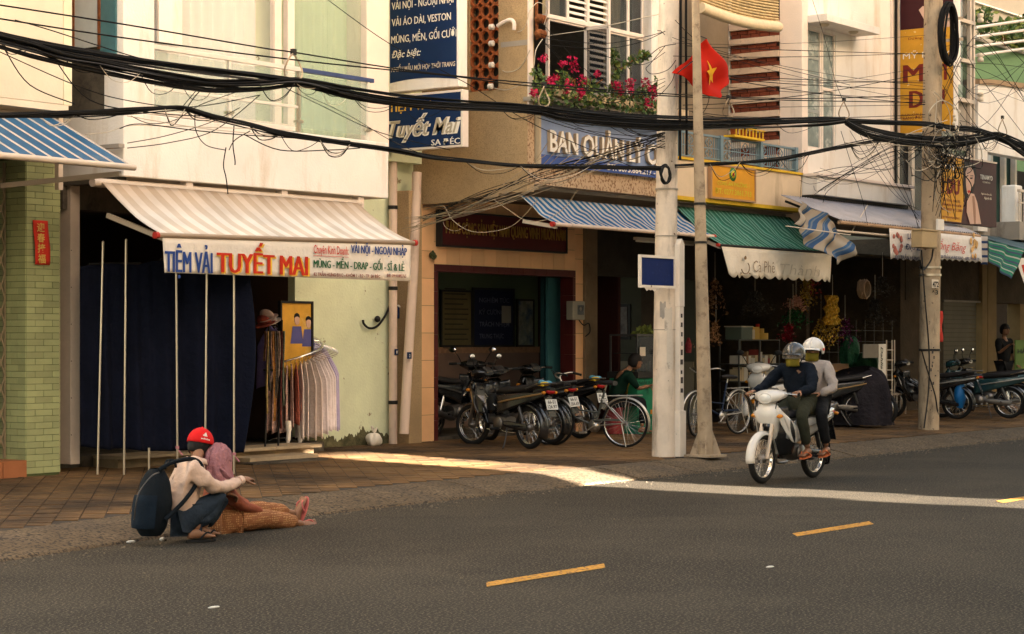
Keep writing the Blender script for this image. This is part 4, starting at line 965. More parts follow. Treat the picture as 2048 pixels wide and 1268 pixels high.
vt('VẢI NỘI - NGOẠI NHẬP', (702, 508), (813, 509), 16, M_tb, bold=0, fat=.03); vt('MÙNG - MỀN - DRAP - GỐI - SỈ & LẺ', (627, 538), (808, 539), 15, M_tg, bold=0, fat=.03)
vt('82 TRẦN HƯNG ĐẠO - KHÓM 1 - P.2 - TP. SA ĐÉC', (627, 553), (760, 554.5), 6.5, plain('print_dark_red', (.22, .04, .02), .7), bold=.02); vt('ĐĐ: 0918.882765', (773, 554.5), (812, 555), 6.5, MATS['print_dark_red'], bold=.02)
# left blue metal awning with ribs
q1 = at(262, 331, -1.5); b1 = at(110, 237, -.36)
t = thing('metal_awning', 'blue ribbed metal awning at the left edge', 'awning', (q1.x, -.4, 3.9))
M_bm = mat('blue_sheet_metal', (.018, .085, .18), .6, .25, 2.5, .1, 30, stain=(.10, .15, .19), st_scale=1.6, st_lo=.55, st_hi=.75); M_rib = mat('pale_metal_rib', (.46, .41, .36), .6, .15, 4, .1, 30)
bz, fz = b1.z, q1.z; xr = q1.x
nr = 28; wv = .2
for k in range(nr):
    xa = xr - k*wv
    p = MB(); pr = [(xa, 0), (xa - .006, .010), (xa - .022, .010), (xa - .028, 0), (xa - wv, 0)]
    for a, b in zip(pr, pr[1:]): 
        rows_ = [(-1.5 + 1.14*i/6, fz + (bz-fz)*(1 - (1 - i/6)**1.35) if False else fz + (bz - fz)*(i/6)) for i in range(7)]
        for (ya_, za_), (yb_, zb__) in zip(rows_, rows_[1:]): p.add([(a[0], ya_, za_ + a[1]), (b[0], ya_, za_ + b[1]), (b[0], yb_, zb__ + b[1]), (a[0], yb_, zb__ + a[1])], [(0, 1, 2, 3)], 0 if (a[1] == 0 and b[1] == 0) else 1)
    p.build('metal_sheet', [M_bm, M_rib], t)
MB().tube([(8, -1.52, fz - .02), (xr + .03, -1.52, fz - .02)], .032, 8).build('front_tube', M_alu, t); MB().bar((xr - .02, -.36, bz - .02), (xr - .02, -1.5, fz - .02), .03, .03).build('side_tube', M_rust, t); MB().bar((xr - .3, .1, fz - .15), (xr - .05, -1.4, fz - .08), .04, .05).build('arm', M_alu, t)
# blue striped awning (office)
blu, bl2 = (.022, .15, .34), (.62, .60, .56)
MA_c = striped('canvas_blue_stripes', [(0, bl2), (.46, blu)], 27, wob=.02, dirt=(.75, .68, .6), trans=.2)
cf = at(1110, 449, -1.17); cr_ = at(1424, 467, -1.17); cf.z = cr_.z = (cf.z + cr_.z)/2; cbz = ZZ(1042, 391, -.6)
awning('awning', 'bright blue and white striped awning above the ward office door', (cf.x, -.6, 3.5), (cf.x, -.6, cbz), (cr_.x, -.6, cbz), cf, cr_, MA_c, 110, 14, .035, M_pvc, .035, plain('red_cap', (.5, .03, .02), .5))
# green striped awning (cafe)
gr1, gr2 = (.025, .14, .09), (.17, .36, .28)
MA_g = striped('canvas_green_stripes', [(0, gr1), (.22, gr2), (.36, gr1), (.5, gr2), (.62, (.05, .25, .17)), (.7, gr1), (.9, gr2)], 9, wob=.05, dirt=(.6, .6, .5), trans=.2)
gf = at(1440, 486, -1.38); gr_ = at(1664, 505, -1.38); gf.z = gr_.z = (gf.z + gr_.z)/2; gbz = (ZZ(1357, 414, -.62) + ZZ(1572, 433, -.62))/2
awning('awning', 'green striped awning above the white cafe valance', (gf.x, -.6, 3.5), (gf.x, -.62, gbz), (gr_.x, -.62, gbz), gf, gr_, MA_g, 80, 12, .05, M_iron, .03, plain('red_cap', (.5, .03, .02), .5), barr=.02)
cv = thing('cafe_valance', 'scalloped white cafe valance with curly brown lettering under the green awning', 'banner', (gf.x, -1.38, gf.z - .2))
gb = ZZ(1560, 553, -1.4)
def vfn(u, v):
    x = gf.x + .03 + (gr_.x - gf.x - .05)*u; sc = .05*abs(math.sin(u*13.5*math.pi)); return (x + .22*(1-v)*(1-u)**3, -1.385 - .03*math.sin(u*30)*(1-v), gf.z - .03 - (gf.z - .03 - gb + sc)*(1-v))
MB().grid(vfn, 160, 6).build('cloth', mat('valance_cloth', (.74, .66, .54), .85, .08, 2, .3, 14, stain=(.50, .42, .30), st_scale=3, st_lo=.58, st_hi=.75), cv, thick=.003)
M_br = plain('print_brown', (.20, .13, .07), .8); M_gh = plain('print_ghost', (.50, .43, .34), .8)
ptext('Cà Phê', 'Y', -1.42, (1506, 544), (1549, 546), 24, M_br, cv, bold=-.01); ptext('Thành', 'Y', -1.42, (1560, 548), (1640, 553), 22, M_gh, cv, bold=-.015, shear=.2)
cc = at(1491, 533, -1.42); mb = MB(); mb.tube([cc + Vector((.12*math.cos(a), 0, .09*math.sin(a) - .02)) for a in [3.4 + i*.42 for i in range(10)]], .008, 5); mb.ball(cc + Vector((.0, 0, .13)), (.035, .004, .03), 8, 5); mb.ball(cc + Vector((-.13, 0, -.10)), (.02, .004, .012), 6, 4); mb.ball(cc + Vector((.13, 0, -.10)), (.02, .004, .012), 6, 4)
mb.build('cup_drawing', M_br, cv)
# right: grey corrugated awning over E and its valances
ef = at(1690, 451, -1.95); er = at(1958, 465, -1.95); efz = (ef.z + er.z)/2; ebz = ZZ(1606, 399, -.9)
ef.z = er.z = efz
t = thing('corrugated_awning', 'grey corrugated sheet awning behind the right hand pole', 'awning', (ef.x, -.9, ebz))
M_cor = mat('grey_corrugated', (.42, .40, .42), .5, .15, 3, .1, 30, stain=(.28, .20, .14), st_scale=2.2, st_lo=.6, st_hi=.75)
mb = MB(); mb.grid(lambda u, v: (ef.x - .15 + (er.x - ef.x + .15)*u, -1.95 + 1.05*v, efz + .03 + (ebz - efz)*v + .012*math.sin(u*2*math.pi*58)), 58*6, 2); mb.build('sheet', M_cor, t, thick=.003)
MB().tube([(ef.x - .2, -1.95, efz - .01), (er.x + .02, -1.95, efz - .01)], .03, 8).build('front_tube', mat('rusty_tube', (.38, .24, .14), .7, .3, 5, .3, 40), t); MB().tube([(ef.x - .2, -1.9, efz - .14), (ef.x + 2.6, -1.9, efz - .14)], .02, 8).build('lower_tube', M_alu, t)
for k in (0.0, .5, 1): x = ef.x + (er.x - ef.x)*k; MB().bar((x, -.9, ebz - .06), (x, -1.93, efz - .03), .035, .035).build('rafter', M_iron, t)
M_van = mat('valance_flower_print', (.74, .68, .62), .8, .06, 3, .2, 20, stain=(.60, .28, .20), st_scale=1.5, st_lo=.68, st_hi=.8)
def val(lab, pa, pb, yt, yb, m_, ns):
    t = thing('printed_valance', lab, 'banner', at(pa, yt, -1.97)); a = at(pa, yt, -1.97); b = at(pb, yt, -1.97); zt_ = efz - .03; zb_ = ZZ((pa + pb)/2, yb, -1.97)
    MB().grid(lambda u, v: (a.x + (b.x - a.x)*u + .05*(1-v)*(1-u), -1.975 - .012*math.sin(u*14)*(1-v), zb_ + .03*abs(math.sin(u*ns*math.pi)) + (zt_ - zb_ - .03*abs(math.sin(u*ns*math.pi)))*v), 80, 5).build('cloth', m_, t, thick=.003)
    return t
t = val('white valance with blue lettering left of the right hand pole', 1778, 1846, 463, 521, M_van, 5); M_tbk = plain('print_navy', (.04, .05, .12), .7)
for s_, ya_, xa_ in (('LƯU NI', 478, 1815), ('ĐẠI ZE', 499, 1811), ('120 TRẦN HƯNG Đ', 518, 1790)): ptext(s_, 'Y', -2.0, (xa_, ya_), (1845, ya_ + 2), 11 if ya_ < 510 else 7, M_tbk, t, bold=.02)
mb = MB(); c0 = at(1795, 486, -1.99)
for i in range(16): d_ = rv(); mb.ball(c0 + Vector((d_.x*.16, 0, d_.z*.17)), (.05, .004, .04), 7, 4)
mb.build('flower_print', mat('flower_print', (.45, .16, .12), .8, .5, 9, .1, 30), t)
t = val('white valance with red script lettering right of the right hand pole', 1868, 1962, 464, 523, M_van, 8)
ptext('Hồng Băng', 'Y', -2.0, (1866, 500), (1932, 501), 17, M_tr, t, bold=-.005, shear=.35); ptext('ĐC: 120 TRẦN HƯNG ĐẠO - 0792 99 444 79', 'Y', -2.0, (1870, 518), (1958, 519), 6, M_tbk, t, bold=.02)
mb = MB(); c0 = at(1948, 492, -1.99)
for i in range(12): d_ = rv(); mb.ball(c0 + Vector((d_.x*.14, 0, d_.z*.2)), (.05, .004, .05), 7, 4)
mb.build('flower_print', mat('orange_flower_print', (.62, .36, .14), .8, .5, 9, .1, 30), t)
# crumpled blue striped cloth between the cafe and the grey awning
t = thing('striped_tarpaulin', 'crumpled blue and white striped tarpaulin drooping right of the green awning', 'tarpaulin', at(1650, 450, -2.0))
MA_t = striped('tarpaulin_stripes', [(0, (.44, .37, .28)), (.55, (.06, .14, .28)), (.66, (.2, .25, .3)), (.74, (.06, .13, .27))], 5.3, wob=.03, dirt=(.8, .7, .6), trans=.3)
c00, c10, c01, c11 = at(1588, 448, -1.85), at(1674, 531, -2.05), at(1604, 402, -1.6), at(1715, 497, -2.15)
def tf(u, v):
    p = c00.lerp(c10, u).lerp(c01.lerp(c11, u), v); p.y -= .05*math.sin(u*11 + v*4) + .04*math.sin(v*9 - u*5) + .03*math.sin(u*23); p.z += .08*math.sin(u*math.pi)*v + .03*math.sin(u*9 + v*3); p.x -= .12*math.sin(u*math.pi*1.2)*(1-v); return p
MB().grid(tf, 60, 26).build('cloth', MA_t, t, thick=.004)
MB().tube([at(1572, 452, -2.3), at(1700, 470, -1.9), at(1735, 410, -1.6)], .008, 6).build('rope', M_letter_c, t)
# far right small awnings
t = thing('green_awning_flap', 'drooping green and white awning flap at the far right shops', 'awning', at(2000, 500, -1.6))
MA_f = striped('far_green_stripes', [(0, (.02, .17, .09)), (.3, (.42, .42, .34)), (.45, (.03, .2, .11)), (.8, (.06, .07, .12))], 4, axis=1, trans=.2)
a_, b_, c_, d_ = at(1977, 480, -1.5), at(2048, 500, -1.9), at(1977, 520, -1.9), at(2020, 560, -2.3)
MB().grid(lambda u, v: a_.lerp(b_, u).lerp(c_.lerp(d_, u), v) + Vector((0, .04*math.sin(u*12), .02*math.sin(v*9))), 20, 16).build('canvas', MA_f, t, thick=.004)
t = thing('blue_striped_flap', 'narrow blue and white striped side curtain beside the red script valance', 'awning', at(1968, 500, -1.9))
MA_n = striped('navy_stripes', [(0, (.03, .06, .16)), (.35, (.55, .48, .42))], 4, axis=1, trans=.2); a_ = at(1962, 472, -1.9); b_ = at(1978, 530, -1.9)
MB().grid(lambda u, v: (a_.x + (b_.x - a_.x)*u, -1.9 + .03*math.sin(u*8), b_.z + (a_.z - b_.z)*v), 8, 8).build('canvas', MA_n, t, thick=.004)
t = thing('dark_corrugated_awning', 'dark teal corrugated awning over the last shop on the right', 'awning', at(2010, 490, -1.2))
a_ = at(1978, 478, -1.2)
MB().grid(lambda u, v: (a_.x + 6*u, -2.0 + 1.2*v, a_.z - .25 + .35*v + .012*math.sin(u*420)), 260, 2).build('sheet', mat('teal_corrugated', (.07, .11, .12), .5), t, thick=.003)
# ================================================================ SIGNS on building B/C
SX = 21.3
t = thing('vertical_lightbox', 'tall navy lightbox sign with white lines of text sticking out from the green wall', 'sign', (SX, .4, 5.2))
ya, yb = atX(778, 100, SX).y, atX(917, 100, SX).y; z0 = atX(850, 178, SX).z; z1 = 7.9
B('case', M_white, t, (SX, yb, z0), (SX + .19, ya, z1), .006)
def sfun(u): return .10 + .05*math.sin(u*math.pi*.9 + .4)
n_ = 14; vs = []
for i in range(n_ + 1): u = i/n_; y_ = ya - .02 + (yb + .03 - ya + .02)*u; vs.append((SX - .004, y_, z0 + sfun(u)))
poly = vs + [(SX - .004, yb + .03, z1 - .02), (SX - .004, ya - .02, z1 - .02)]
MB().prism(poly, (.003, 0, 0)).build('blue_face', M_navy, t)
for s_, a, b, c_, k_ in (('VẢI NỘI - NGOẠI NHẬP', (784, 19), (911, 5), 15, {}), ('VẢI ÁO DÀI, VESTON', (784, 53), (902, 39), 15, {}), ('MÙNG, MỀN, GỐI CƯỚI', (783, 88), (913, 72), 15, {}), ('Đặc biệt:', (784, 116), (842, 111), 14, dict(shear=.3)), ('NHIỀU MẪU MỚI HỢP THỜI TRANG', (783, 144.5), (911, 131.5), 9.5, dict(shear=.15))):
    ptext(s_, 'X', SX - .005, a, b, c_, M_letter_w if c_ > 12 else M_letter_c, t, **{**dict(bold=0 if c_ == 15 else .012, fat=.035 if c_ == 15 else 0), **k_})
t = thing('name_lightbox', 'wide navy name sign with cream script lettering below the vertical lightbox', 'sign', (SX - .05, .4, 4.3))
X2 = SX - .06; ya, yb = atX(775, 240, X2).y, atX(926, 240, X2).y; z0 = (atX(775, 301, X2).z + atX(926, 296, X2).z)/2; z1 = (atX(775, 190, X2).z + atX(926, 180, X2).z)/2
B('case', M_wframe, t, (X2, yb, z0), (X2 + .12, ya, z1), .005); B('blue_face', M_navy, t, (X2 - .004, yb + .03, z0 + .03), (X2, ya - .03, z1 - .03)); B('edge_trim', M_rail, t, (X2 - .012, yb - .0, z0), (X2 - .002, yb + .028, z1))
ptext('TIỆM VẢI', 'X', X2 - .005, (778, 224), (862, 218), 17, M_ty, t, bold=0, fat=.05)
ptext('Tuyết Mai', 'X', X2 - .005, (777, 277), (921, 264), 34, M_letter_w, t, bold=.02, fat=.07, shear=.35, name='script_outline', lift=.003)
ptext('Tuyết Mai', 'X', X2 - .005, (781, 275), (917, 263), 32, plain('script_beige', (.42, .36, .26), .6), t, bold=.012, shear=.35, lift=.008)
ptext('SA ĐÉC', 'X', X2 - .005, (863, 291), (920, 287), 12, M_letter_w, t, bold=0, fat=.06)
# BAN QUAN LY CHO sign on the front of C
t = thing('market_office_sign', 'long blue grey signboard with raised white block letters below the flower window', 'sign', (CXL + .3, CY - .02, 4.3))
xa, xb = XX(1079, CY - .04), cxr - .02; 
B('panel', M_blue_sign, t, (xa, CY - .06, 3.99), (xb, CY + .055, 4.69)); B('frame_edge', plain('frame_beige', (.50, .40, .26), .6), t, (xa - .04, CY - .07, 3.98), (xa - .002, CY + .05, 4.70)); B('bottom_edge', mat('sign_navy_strip', (.06, .10, .28), .6), t, (xa, CY - .064, 3.972), (xb, CY - .06, 4.11))
xl0, xl1 = XX(1094, CY - .06), cxr - .12
text('BAN QUẢN LÝ CHỢ', (xl0, CY - .06, 4.16), (xl1, CY - .06, 4.16), .29, [M_letter_w, plain('letter_side_brown', (.45, .32, .20), .7)], t, (0, -1, 0), bold=.022, ext=.05, each=True)
text('ĐT: 0673.864.217 - 3863', (XX(1205, CY), CY - .066, 4.005), (xl1 - .1, CY - .066, 4.005), .085, M_letter_w, t, (0, -1, 0), bold=.02)
# F: tall yellow lightbox, perpendicular, behind the right pole; G: wide billboard
FX = 33.46
t = thing('yellow_lightbox', 'tall yellow and maroon lightbox sign behind the right hand pole', 'sign', (FX, -1.2, 6)); ya, yb = atX(1799, 100, FX).y, atX(1908, 100, FX).y
M_am = mat('amber_print', (.60, .30, .03), .55, .12, 3, .05, 20, speck=((.70, .52, .25), 9, .66, .70)); M_mr = mat('maroon_print', (.05, .012, .014), .5)
zz0 = (atX(1799, 268, FX).z + atX(1908, 262, FX).z)/2; zz1 = (atX(1799, 61, FX).z + atX(1908, 50, FX).z)/2
B('case', M_white, t, (FX + .002, yb - .0, zz0), (FX + .18, ya, 9.2)); B('amber_panel', M_am, t, (FX - .004, yb + .015, zz0 + .01), (FX + .001, ya - .015, zz1)); B('maroon_panel', M_mr, t, (FX - .004, yb + .015, zz1 + .002), (FX + .001, ya - .015, 9.18))
M_skin_p = plain('printed_skin', (.62, .40, .30), .6)
c_ = atX(1880, 30, FX - .006); MB().prism([(FX - .006, *atX(px_, py_, FX)[1:]) for px_, py_ in ((1838, 20), (1846, 12), (1880, 22), (1905, 12), (1905, 52), (1860, 60))], (-.002, 0, 0)).build('printed_arm', M_skin_p, t)
M_mt = plain('print_maroon', (.18, .02, .012), .6)
for s_, a, b, cp_, m_ in (('MỸ PHẨM', (1806, 119), (1902, 110), 12, M_letter_w), ('M', (1808, 166), (1846, 163), 37, M_mt), ('T', (1884, 160), (1898, 159), 34, M_mt), ('D', (1820, 216), (1846, 214), 35, M_mt), ('U', (1864, 212), (1888, 210), 33, M_mt), ('Dưỡng và chăm sóc', (1817, 79), (1895, 74), 5, M_mt), ('TRANG ĐIỂM - SPA', (1801, 240), (1870, 236), 6, M_mt), ('PHUN XĂM THẨM MỸ', (1803, 233), (1870, 229), 5, M_mt)):
    ptext(s_, 'X', FX - .006, a, b, cp_, m_, t, bold=0, fat=.06 if cp_ > 20 else 0)
BY2 = -1.75
t = thing('wide_billboard', 'wide billboard with a dark haired woman on amber and maroon beside the right hand pole', 'sign', at(1930, 400, BY2)); xa, xb = XX(1866, BY2), XX(1993, BY2); z0 = ZZ(1993, 455, BY2); z1 = ZZ(1993, 328, BY2); wB = xb - xa; hB = z1 - z0
B('case', M_mr, t, (xa, BY2, z0), (xb, BY2 + .12, z1)); B('top_edge', M_alu, t, (xa, BY2 - .01, z1 + .001), (xb + .01, BY2 + .12, z1 + .03)); xm = XX(1934, BY2)
MB().prism([(xa + .01, BY2 - .003, z0 + .02), (XX(1922, BY2), BY2 - .003, z0 + .02), (XX(1932, BY2), BY2 - .003, z0 + .62*hB), (XX(1929, BY2), BY2 - .003, z1 - .02), (xa + .01, BY2 - .003, z1 - .02)], (0, .002, 0)).build('amber_panel', M_am, t)
def bp(px, py): return at(px, py, BY2 - .008)
def flat(poly, nm, m_, dy=0): MB().prism([bp(*p_) + Vector((0, -dy, 0)) for p_ in poly], (0, .002, 0)).build(nm, m_, t)
flat([(1926, 334), (1930, 325), (1940, 323), (1950, 330), (1953, 348), (1950, 372), (1944, 392), (1930, 398), (1926, 372), (1927, 350)], 'printed_hair', plain('print_dark_hair', (.015, .010, .010), .6))
flat([(1931, 344), (1934, 336), (1940, 334), (1946, 340), (1949, 352), (1948, 366), (1942, 378), (1938, 390), (1934, 386), (1932, 372)], 'printed_face', M_skin_p, .003)
flat([(1934, 398), (1940, 386), (1948, 388), (1954, 404), (1962, 448), (1940, 448), (1933, 424)], 'printed_shoulder', M_skin_p, .003)
flat([(1944, 392), (1948, 392), (1951, 420), (1951, 448), (1948, 448), (1946, 420)], 'printed_arm_line', plain('print_shade', (.34, .18, .12), .6), .005)
flat([(1932, 352), (1936, 350), (1936, 352), (1932, 354)], 'printed_eye', MATS['print_dark_hair'], .006); flat([(1940, 355), (1945, 355), (1944, 358), (1940, 358)], 'printed_eye', MATS['print_dark_hair'], .006); flat([(1940, 351), (1946, 351), (1946, 352.5), (1940, 352)], 'printed_brow', MATS['print_dark_hair'], .006)
flat([(1934, 382), (1938, 380), (1941, 383), (1937, 387)], 'printed_lips', M_tr, .006)
for s_, a, b, cp_, m_, k_ in (('TENAMYD', (1960, 358), (1985, 361), 9, M_letter_w, {}), ('COSMETICS', (1965, 366), (1980, 367.5), 3.5, M_letter_c, {}), ('Ngàn hoa khoe sắc', (1962, 389), (1983, 391), 3.5, M_letter_c, {}), ('Nguyên Bá', (1968, 398), (1983, 400), 5, M_letter_c, dict(shear=.3)), ('I DU', (1884, 385), (1919, 388), 28, M_mt, dict(bold=.05)), ('MỸ', (1890, 338), (1912, 340), 12, M_letter_w, dict(bold=.04)), ('TẮM TRẮNG - ĐIỀU TRỊ', (1884, 402), (1920, 405), 5, M_mt, {}), ('NÁM, MỤN - PHUN XĂM', (1884, 411), (1922, 414), 5, M_mt, {}), ('ĐT: 0939 472 380', (1883, 420), (1924, 423), 5, M_mt, {}), ('128 TRẦN HƯNG ĐẠO', (1884, 436), (1919, 438), 4, M_mt, {})):
    ptext(s_, 'Y', BY2 - .006, a, b, cp_, m_, t, **{**dict(bold=.015), **k_})
# ================================================================ POLES
M_pole = mat('pole_concrete', (.68, .58, .47), .9, .16, 2.2, .7, 50, stain=(.22, .18, .14), st_scale=4.2, st_lo=.50, st_hi=.72, drip=.22, speck=((.12, .09, .07), 16, .70, .74))
M_pole2 = mat('pole_concrete_dirty', (.42, .32, .21), .9, .2, 2.2, .5, 50, stain=(.10, .075, .05), st_scale=3.6, st_lo=.52, st_hi=.7, drip=.3, speck=((.07, .05, .04), 14, .66, .72))
P1 = atG(1327, 910, .15)
t = thing('utility_pole', 'thick pale concrete utility pole beside the white square post', 'pole', P1)
top1 = Vector((XX(1340, P1.y), P1.y, 7.2)); nst = 24
MB().tube([P1.lerp(top1, k/nst) - Vector((0, 0, .1 if k == 0 else 0)) for k in range(nst + 1)], [.152 - .028*k/nst for k in range(nst + 1)], 24).build('shaft', M_pole, t)
for z_, h_ in ((2.95, .015), (3.55, .02), (1.75, .012)): c_ = P1.lerp(top1, (z_ - .15)/7.05); MB().tube([c_, c_ + Vector((0, 0, h_))], .149, 20).build('joint_band', M_concrete, t)
for px, py, w_, h_, m_ in ((1336, 640, .10, .30, 'torn_paper'), (1341, 700, .09, .5, 'torn_paper'), (1322, 620, .08, .2, 'torn_paper_grey')):
    q = at(px, py, P1.y - .15); m_ = mat('torn_paper', (.58, .52, .44), .9, .1, 9, .3, 50, stain=(.36, .32, .27), st_scale=9, st_lo=.52, st_hi=.6) if m_ == 'torn_paper' else mat('torn_paper_grey', (.34, .31, .28), .9, .15, 9, .3, 50)
    def pf(u, v): a = -1.9 + (q.x - P1.x)*3 + (u - .5)*w_/.15; cc_ = P1.lerp(top1, (q.z - .15)/7.05); return (cc_.x + .150*math.cos(a), P1.y + .150*math.sin(a), q.z - h_/2 + h_*v + .015*math.sin(u*9))
    MB().grid(pf, 8, 6).build('poster_scrap', m_, t)
# coil of cable on the thick pole
ck = thing('cable_coil', 'round coil of black cable strapped to the thick pale pole', 'cable'); cc = at(1330, 349, P1.y - .17); ck.location = cc
for k in range(7): r_ = .108 + random.uniform(-.014, .014); dz = random.uniform(-.01, .01); MB().tube([cc + Vector((r_*math.cos(a), -.02*k/7 + .01*math.sin(3*a + k), r_*math.sin(a)*1.05 + dz)) for a in [i*math.pi/12 for i in range(24)]], .010, 6, closed=True).build('loop', M_black, ck)
# white square post with the blue sign
PW = Vector((XX(1357, P1.y - .16), P1.y - .16, .15)); M_peel = mat('peeling_white_paint', (.72, .64, .54), .85, .06, 4, .4, 50, stain=(.16, .12, .08), st_scale=7, st_lo=.64, st_hi=.68)
t = thing('square_post', 'peeling white square post standing against the thick pale pole', 'post', PW)
B('shaft', M_peel, t, (PW.x - .052, PW.y - .05, .72), (PW.x + .052, PW.y + .05, 2.05), .006); B('base', M_peel, t, (PW.x - .075, PW.y - .07, .13), (PW.x + .075, PW.y + .07, .719), .008)
B('upper_board', M_peel, t, (PW.x - .062, PW.y - .055, 2.051), (PW.x + .062, PW.y + .05, 2.84), .006); MB().prism([(PW.x - .062, PW.y - .055, 2.841), (PW.x + .062, PW.y - .055, 2.841), (PW.x, PW.y - .055, 2.92)], (0, .105, 0)).build('pointed_cap', M_peel, t)
for k in range(9): z_ = .95 + k*.12; MB().box((PW.x - .03 + random.uniform(-.01, .02), PW.y - .0555 if z_ > 2.05 else PW.y - .0505, z_), (PW.x + .01 + random.uniform(0, .02), PW.y - .0515 if z_ < 2.05 else PW.y - .056, z_ + random.uniform(.03, .08))).build('ink_mark', plain('faded_black_ink', (.06, .05, .045), .8), t)
ys = PW.y - .07; xa, xb = XX(1278, ys), XX(1349, ys); za, zb = ZZ(1312, 576, ys), ZZ(1312, 511, ys)
t = thing('blue_sign', 'small blank blue sign in a rusty white frame on the thick pale pole', 'sign', ((xa + xb)/2, ys, za))
M_bs = mat('faded_blue_paint', (.003, .014, .09), .6, .2, 4, .1, 40, stain=(.012, .03, .12), st_scale=9, st_lo=.6, st_hi=.66)
B('panel', M_bs, t, (xa + .03, ys - .006, za + .03), (xb - .03, ys + .01, zb - .03)); f = MB()
f.box((xa, ys - .02, za), (xb, ys + .015, za + .032)).box((xa, ys - .02, zb - .032), (xb, ys + .015, zb)).box((xa, ys - .02, za + .0325), (xa + .032, ys + .015, zb - .0325)).box((xb - .032, ys - .02, za + .0325), (xb, ys + .015, zb - .0325)); f.build('frame', M_peel, t)
mb = MB(); pp = [(xa + .12, za)] + [(xa + .12 + i*.045, za - random.uniform(.015, .05)) for i in range(1, 8)] + [(xa + .46, za)]; mb.prism([(x_, ys - .01, z_) for x_, z_ in pp], (0, .006, 0)); mb.build('torn_edge', M_peel, t)
# slim steel pole carrying the flag
P2 = atG(1411, 911, .15); P2t = Vector((XX(1390, P2.y), P2.y, ZZ(1390, -40, P2.y)))
M_gal = mat('galvanised_dull', (.40, .31, .21), .7, .2, 3, .4, 50, stain=(.17, .12, .08), st_scale=5, st_lo=.52, st_hi=.68, metal=.1)
t = thing('steel_pole', 'slim leaning tapered steel pole carrying the red flag', 'pole', P2)
MB().tube([P2.lerp(P2t, k/16) for k in range(17)], [.098 - .052*k/16 for k in range(17)], 18).build('shaft', M_gal, t)
for a in (math.pi*.02, math.pi*.52, math.pi*1.02, math.pi*1.52):
    d = Vector((math.cos(a + .5), math.sin(a + .5), 0)); s_ = Vector((-d.y, d.x, 0))*.008
    MB().prism([P2 + d*.085 - s_, P2 + d*.20 - s_, P2 + d*.19 + Vector((0, 0, .04)) - s_, P2 + d*.09 + Vector((0, 0, .32)) - s_], s_*2).build('gusset', M_gal, t)
B('base_plate', M_gal, t, (P2.x - .2, P2.y - .2, .135), (P2.x + .2, P2.y + .2, .165))
for z_ in (3.34, 2.85): c_ = P2.lerp(P2t, (z_ - .15)/(P2t.z - .15)); MB().tube([c_, c_ + Vector((0, 0, .03))], .082, 16).build('strap', M_iron, t)
# flag
fl = thing('flag', 'red flag with a yellow star hung on the slim leaning pole', 'flag', at(1400, 140, P2.y)); FY = P2.y + .02
cT, cR, cBm, cL = at(1413, 77, FY + .03), at(1473, 160, FY + .12), at(1430, 199, FY + .05), at(1356, 145, FY + .1)
def ff(u, v):
    p = cT.lerp(cR, u).lerp(cL.lerp(cBm, u), v); w_ = .03*math.sin(u*8 + v*3) + .025*math.sin(v*9 - u*4); p.y += w_ + (.10 if u*0 else 0) + .08*(u - v)**2; p.z += .03*math.sin(u*7)*v - .04*math.sin(v*math.pi)*(1-u)*.6; p.x += .04*math.sin(v*6 + u*2)*u; return p
M_flag = striped('flag_red', [(0, (.60, .022, .008)), (.5, (.60, .022, .008))], 1, trans=.35)
MB().grid(ff, 30, 30).build('cloth', M_flag, fl, thick=.003)
mb = MB(); star = []
uc, vc = .50, .50
for k in range(10):
    a = math.pi/2 + k*math.pi/5 + .25; r_ = .27 if k % 2 == 0 else .107; star.append((a, r_))
# star lies in the flag's own coordinates: world right and up mapped onto its diagonals
ax_ = (cR - cL); up_ = (cT - cBm); Lx, Lz = ax_.length, up_.length
def sp(a, r_): dx, dz = r_*math.cos(a)*.62, r_*math.sin(a)*.62; return (uc + dx/Lx - dz/Lz, vc - dx/Lx - dz/Lz)
def lift_(u, v): return Vector(ff(u, v)) - Vector((0, .03, 0))
cen_ = (uc, vc)
for k in range(10):
    A_, B_ = sp(*star[k]), sp(*star[(k+1) % 10]); vs = []
    for i in range(5):
        for j in range(5 - i):
            w1, w2 = i/4, j/4; vs.append(lift_(cen_[0]*(1-w1-w2) + A_[0]*w1 + B_[0]*w2, cen_[1]*(1-w1-w2) + A_[1]*w1 + B_[1]*w2))
    idx = {}; n_ = 0
    for i in range(5):
        for j in range(5 - i): idx[(i, j)] = n_; n_ += 1
    fs = []
    for i in range(4):
        for j in range(4 - i):
            fs.append((idx[(i, j)], idx[(i+1, j)], idx[(i, j+1)]))
            if (i+1, j+1) in idx: fs.append((idx[(i+1, j)], idx[(i+1, j+1)], idx[(i, j+1)]))
    mb.add(vs, fs, 0, None, True)
mb.build('star', striped('star_yellow', [(0, (.80, .46, .02)), (.5, (.80, .46, .02))], 1, trans=.3), fl)
MB().tube([at(1356, 145, FY + .1), at(1391, 118, FY)], .008, 5).tube([at(1413, 77, FY + .03), at(1396, 70, FY)], .008, 5).build('flag_tie', M_iron, fl)
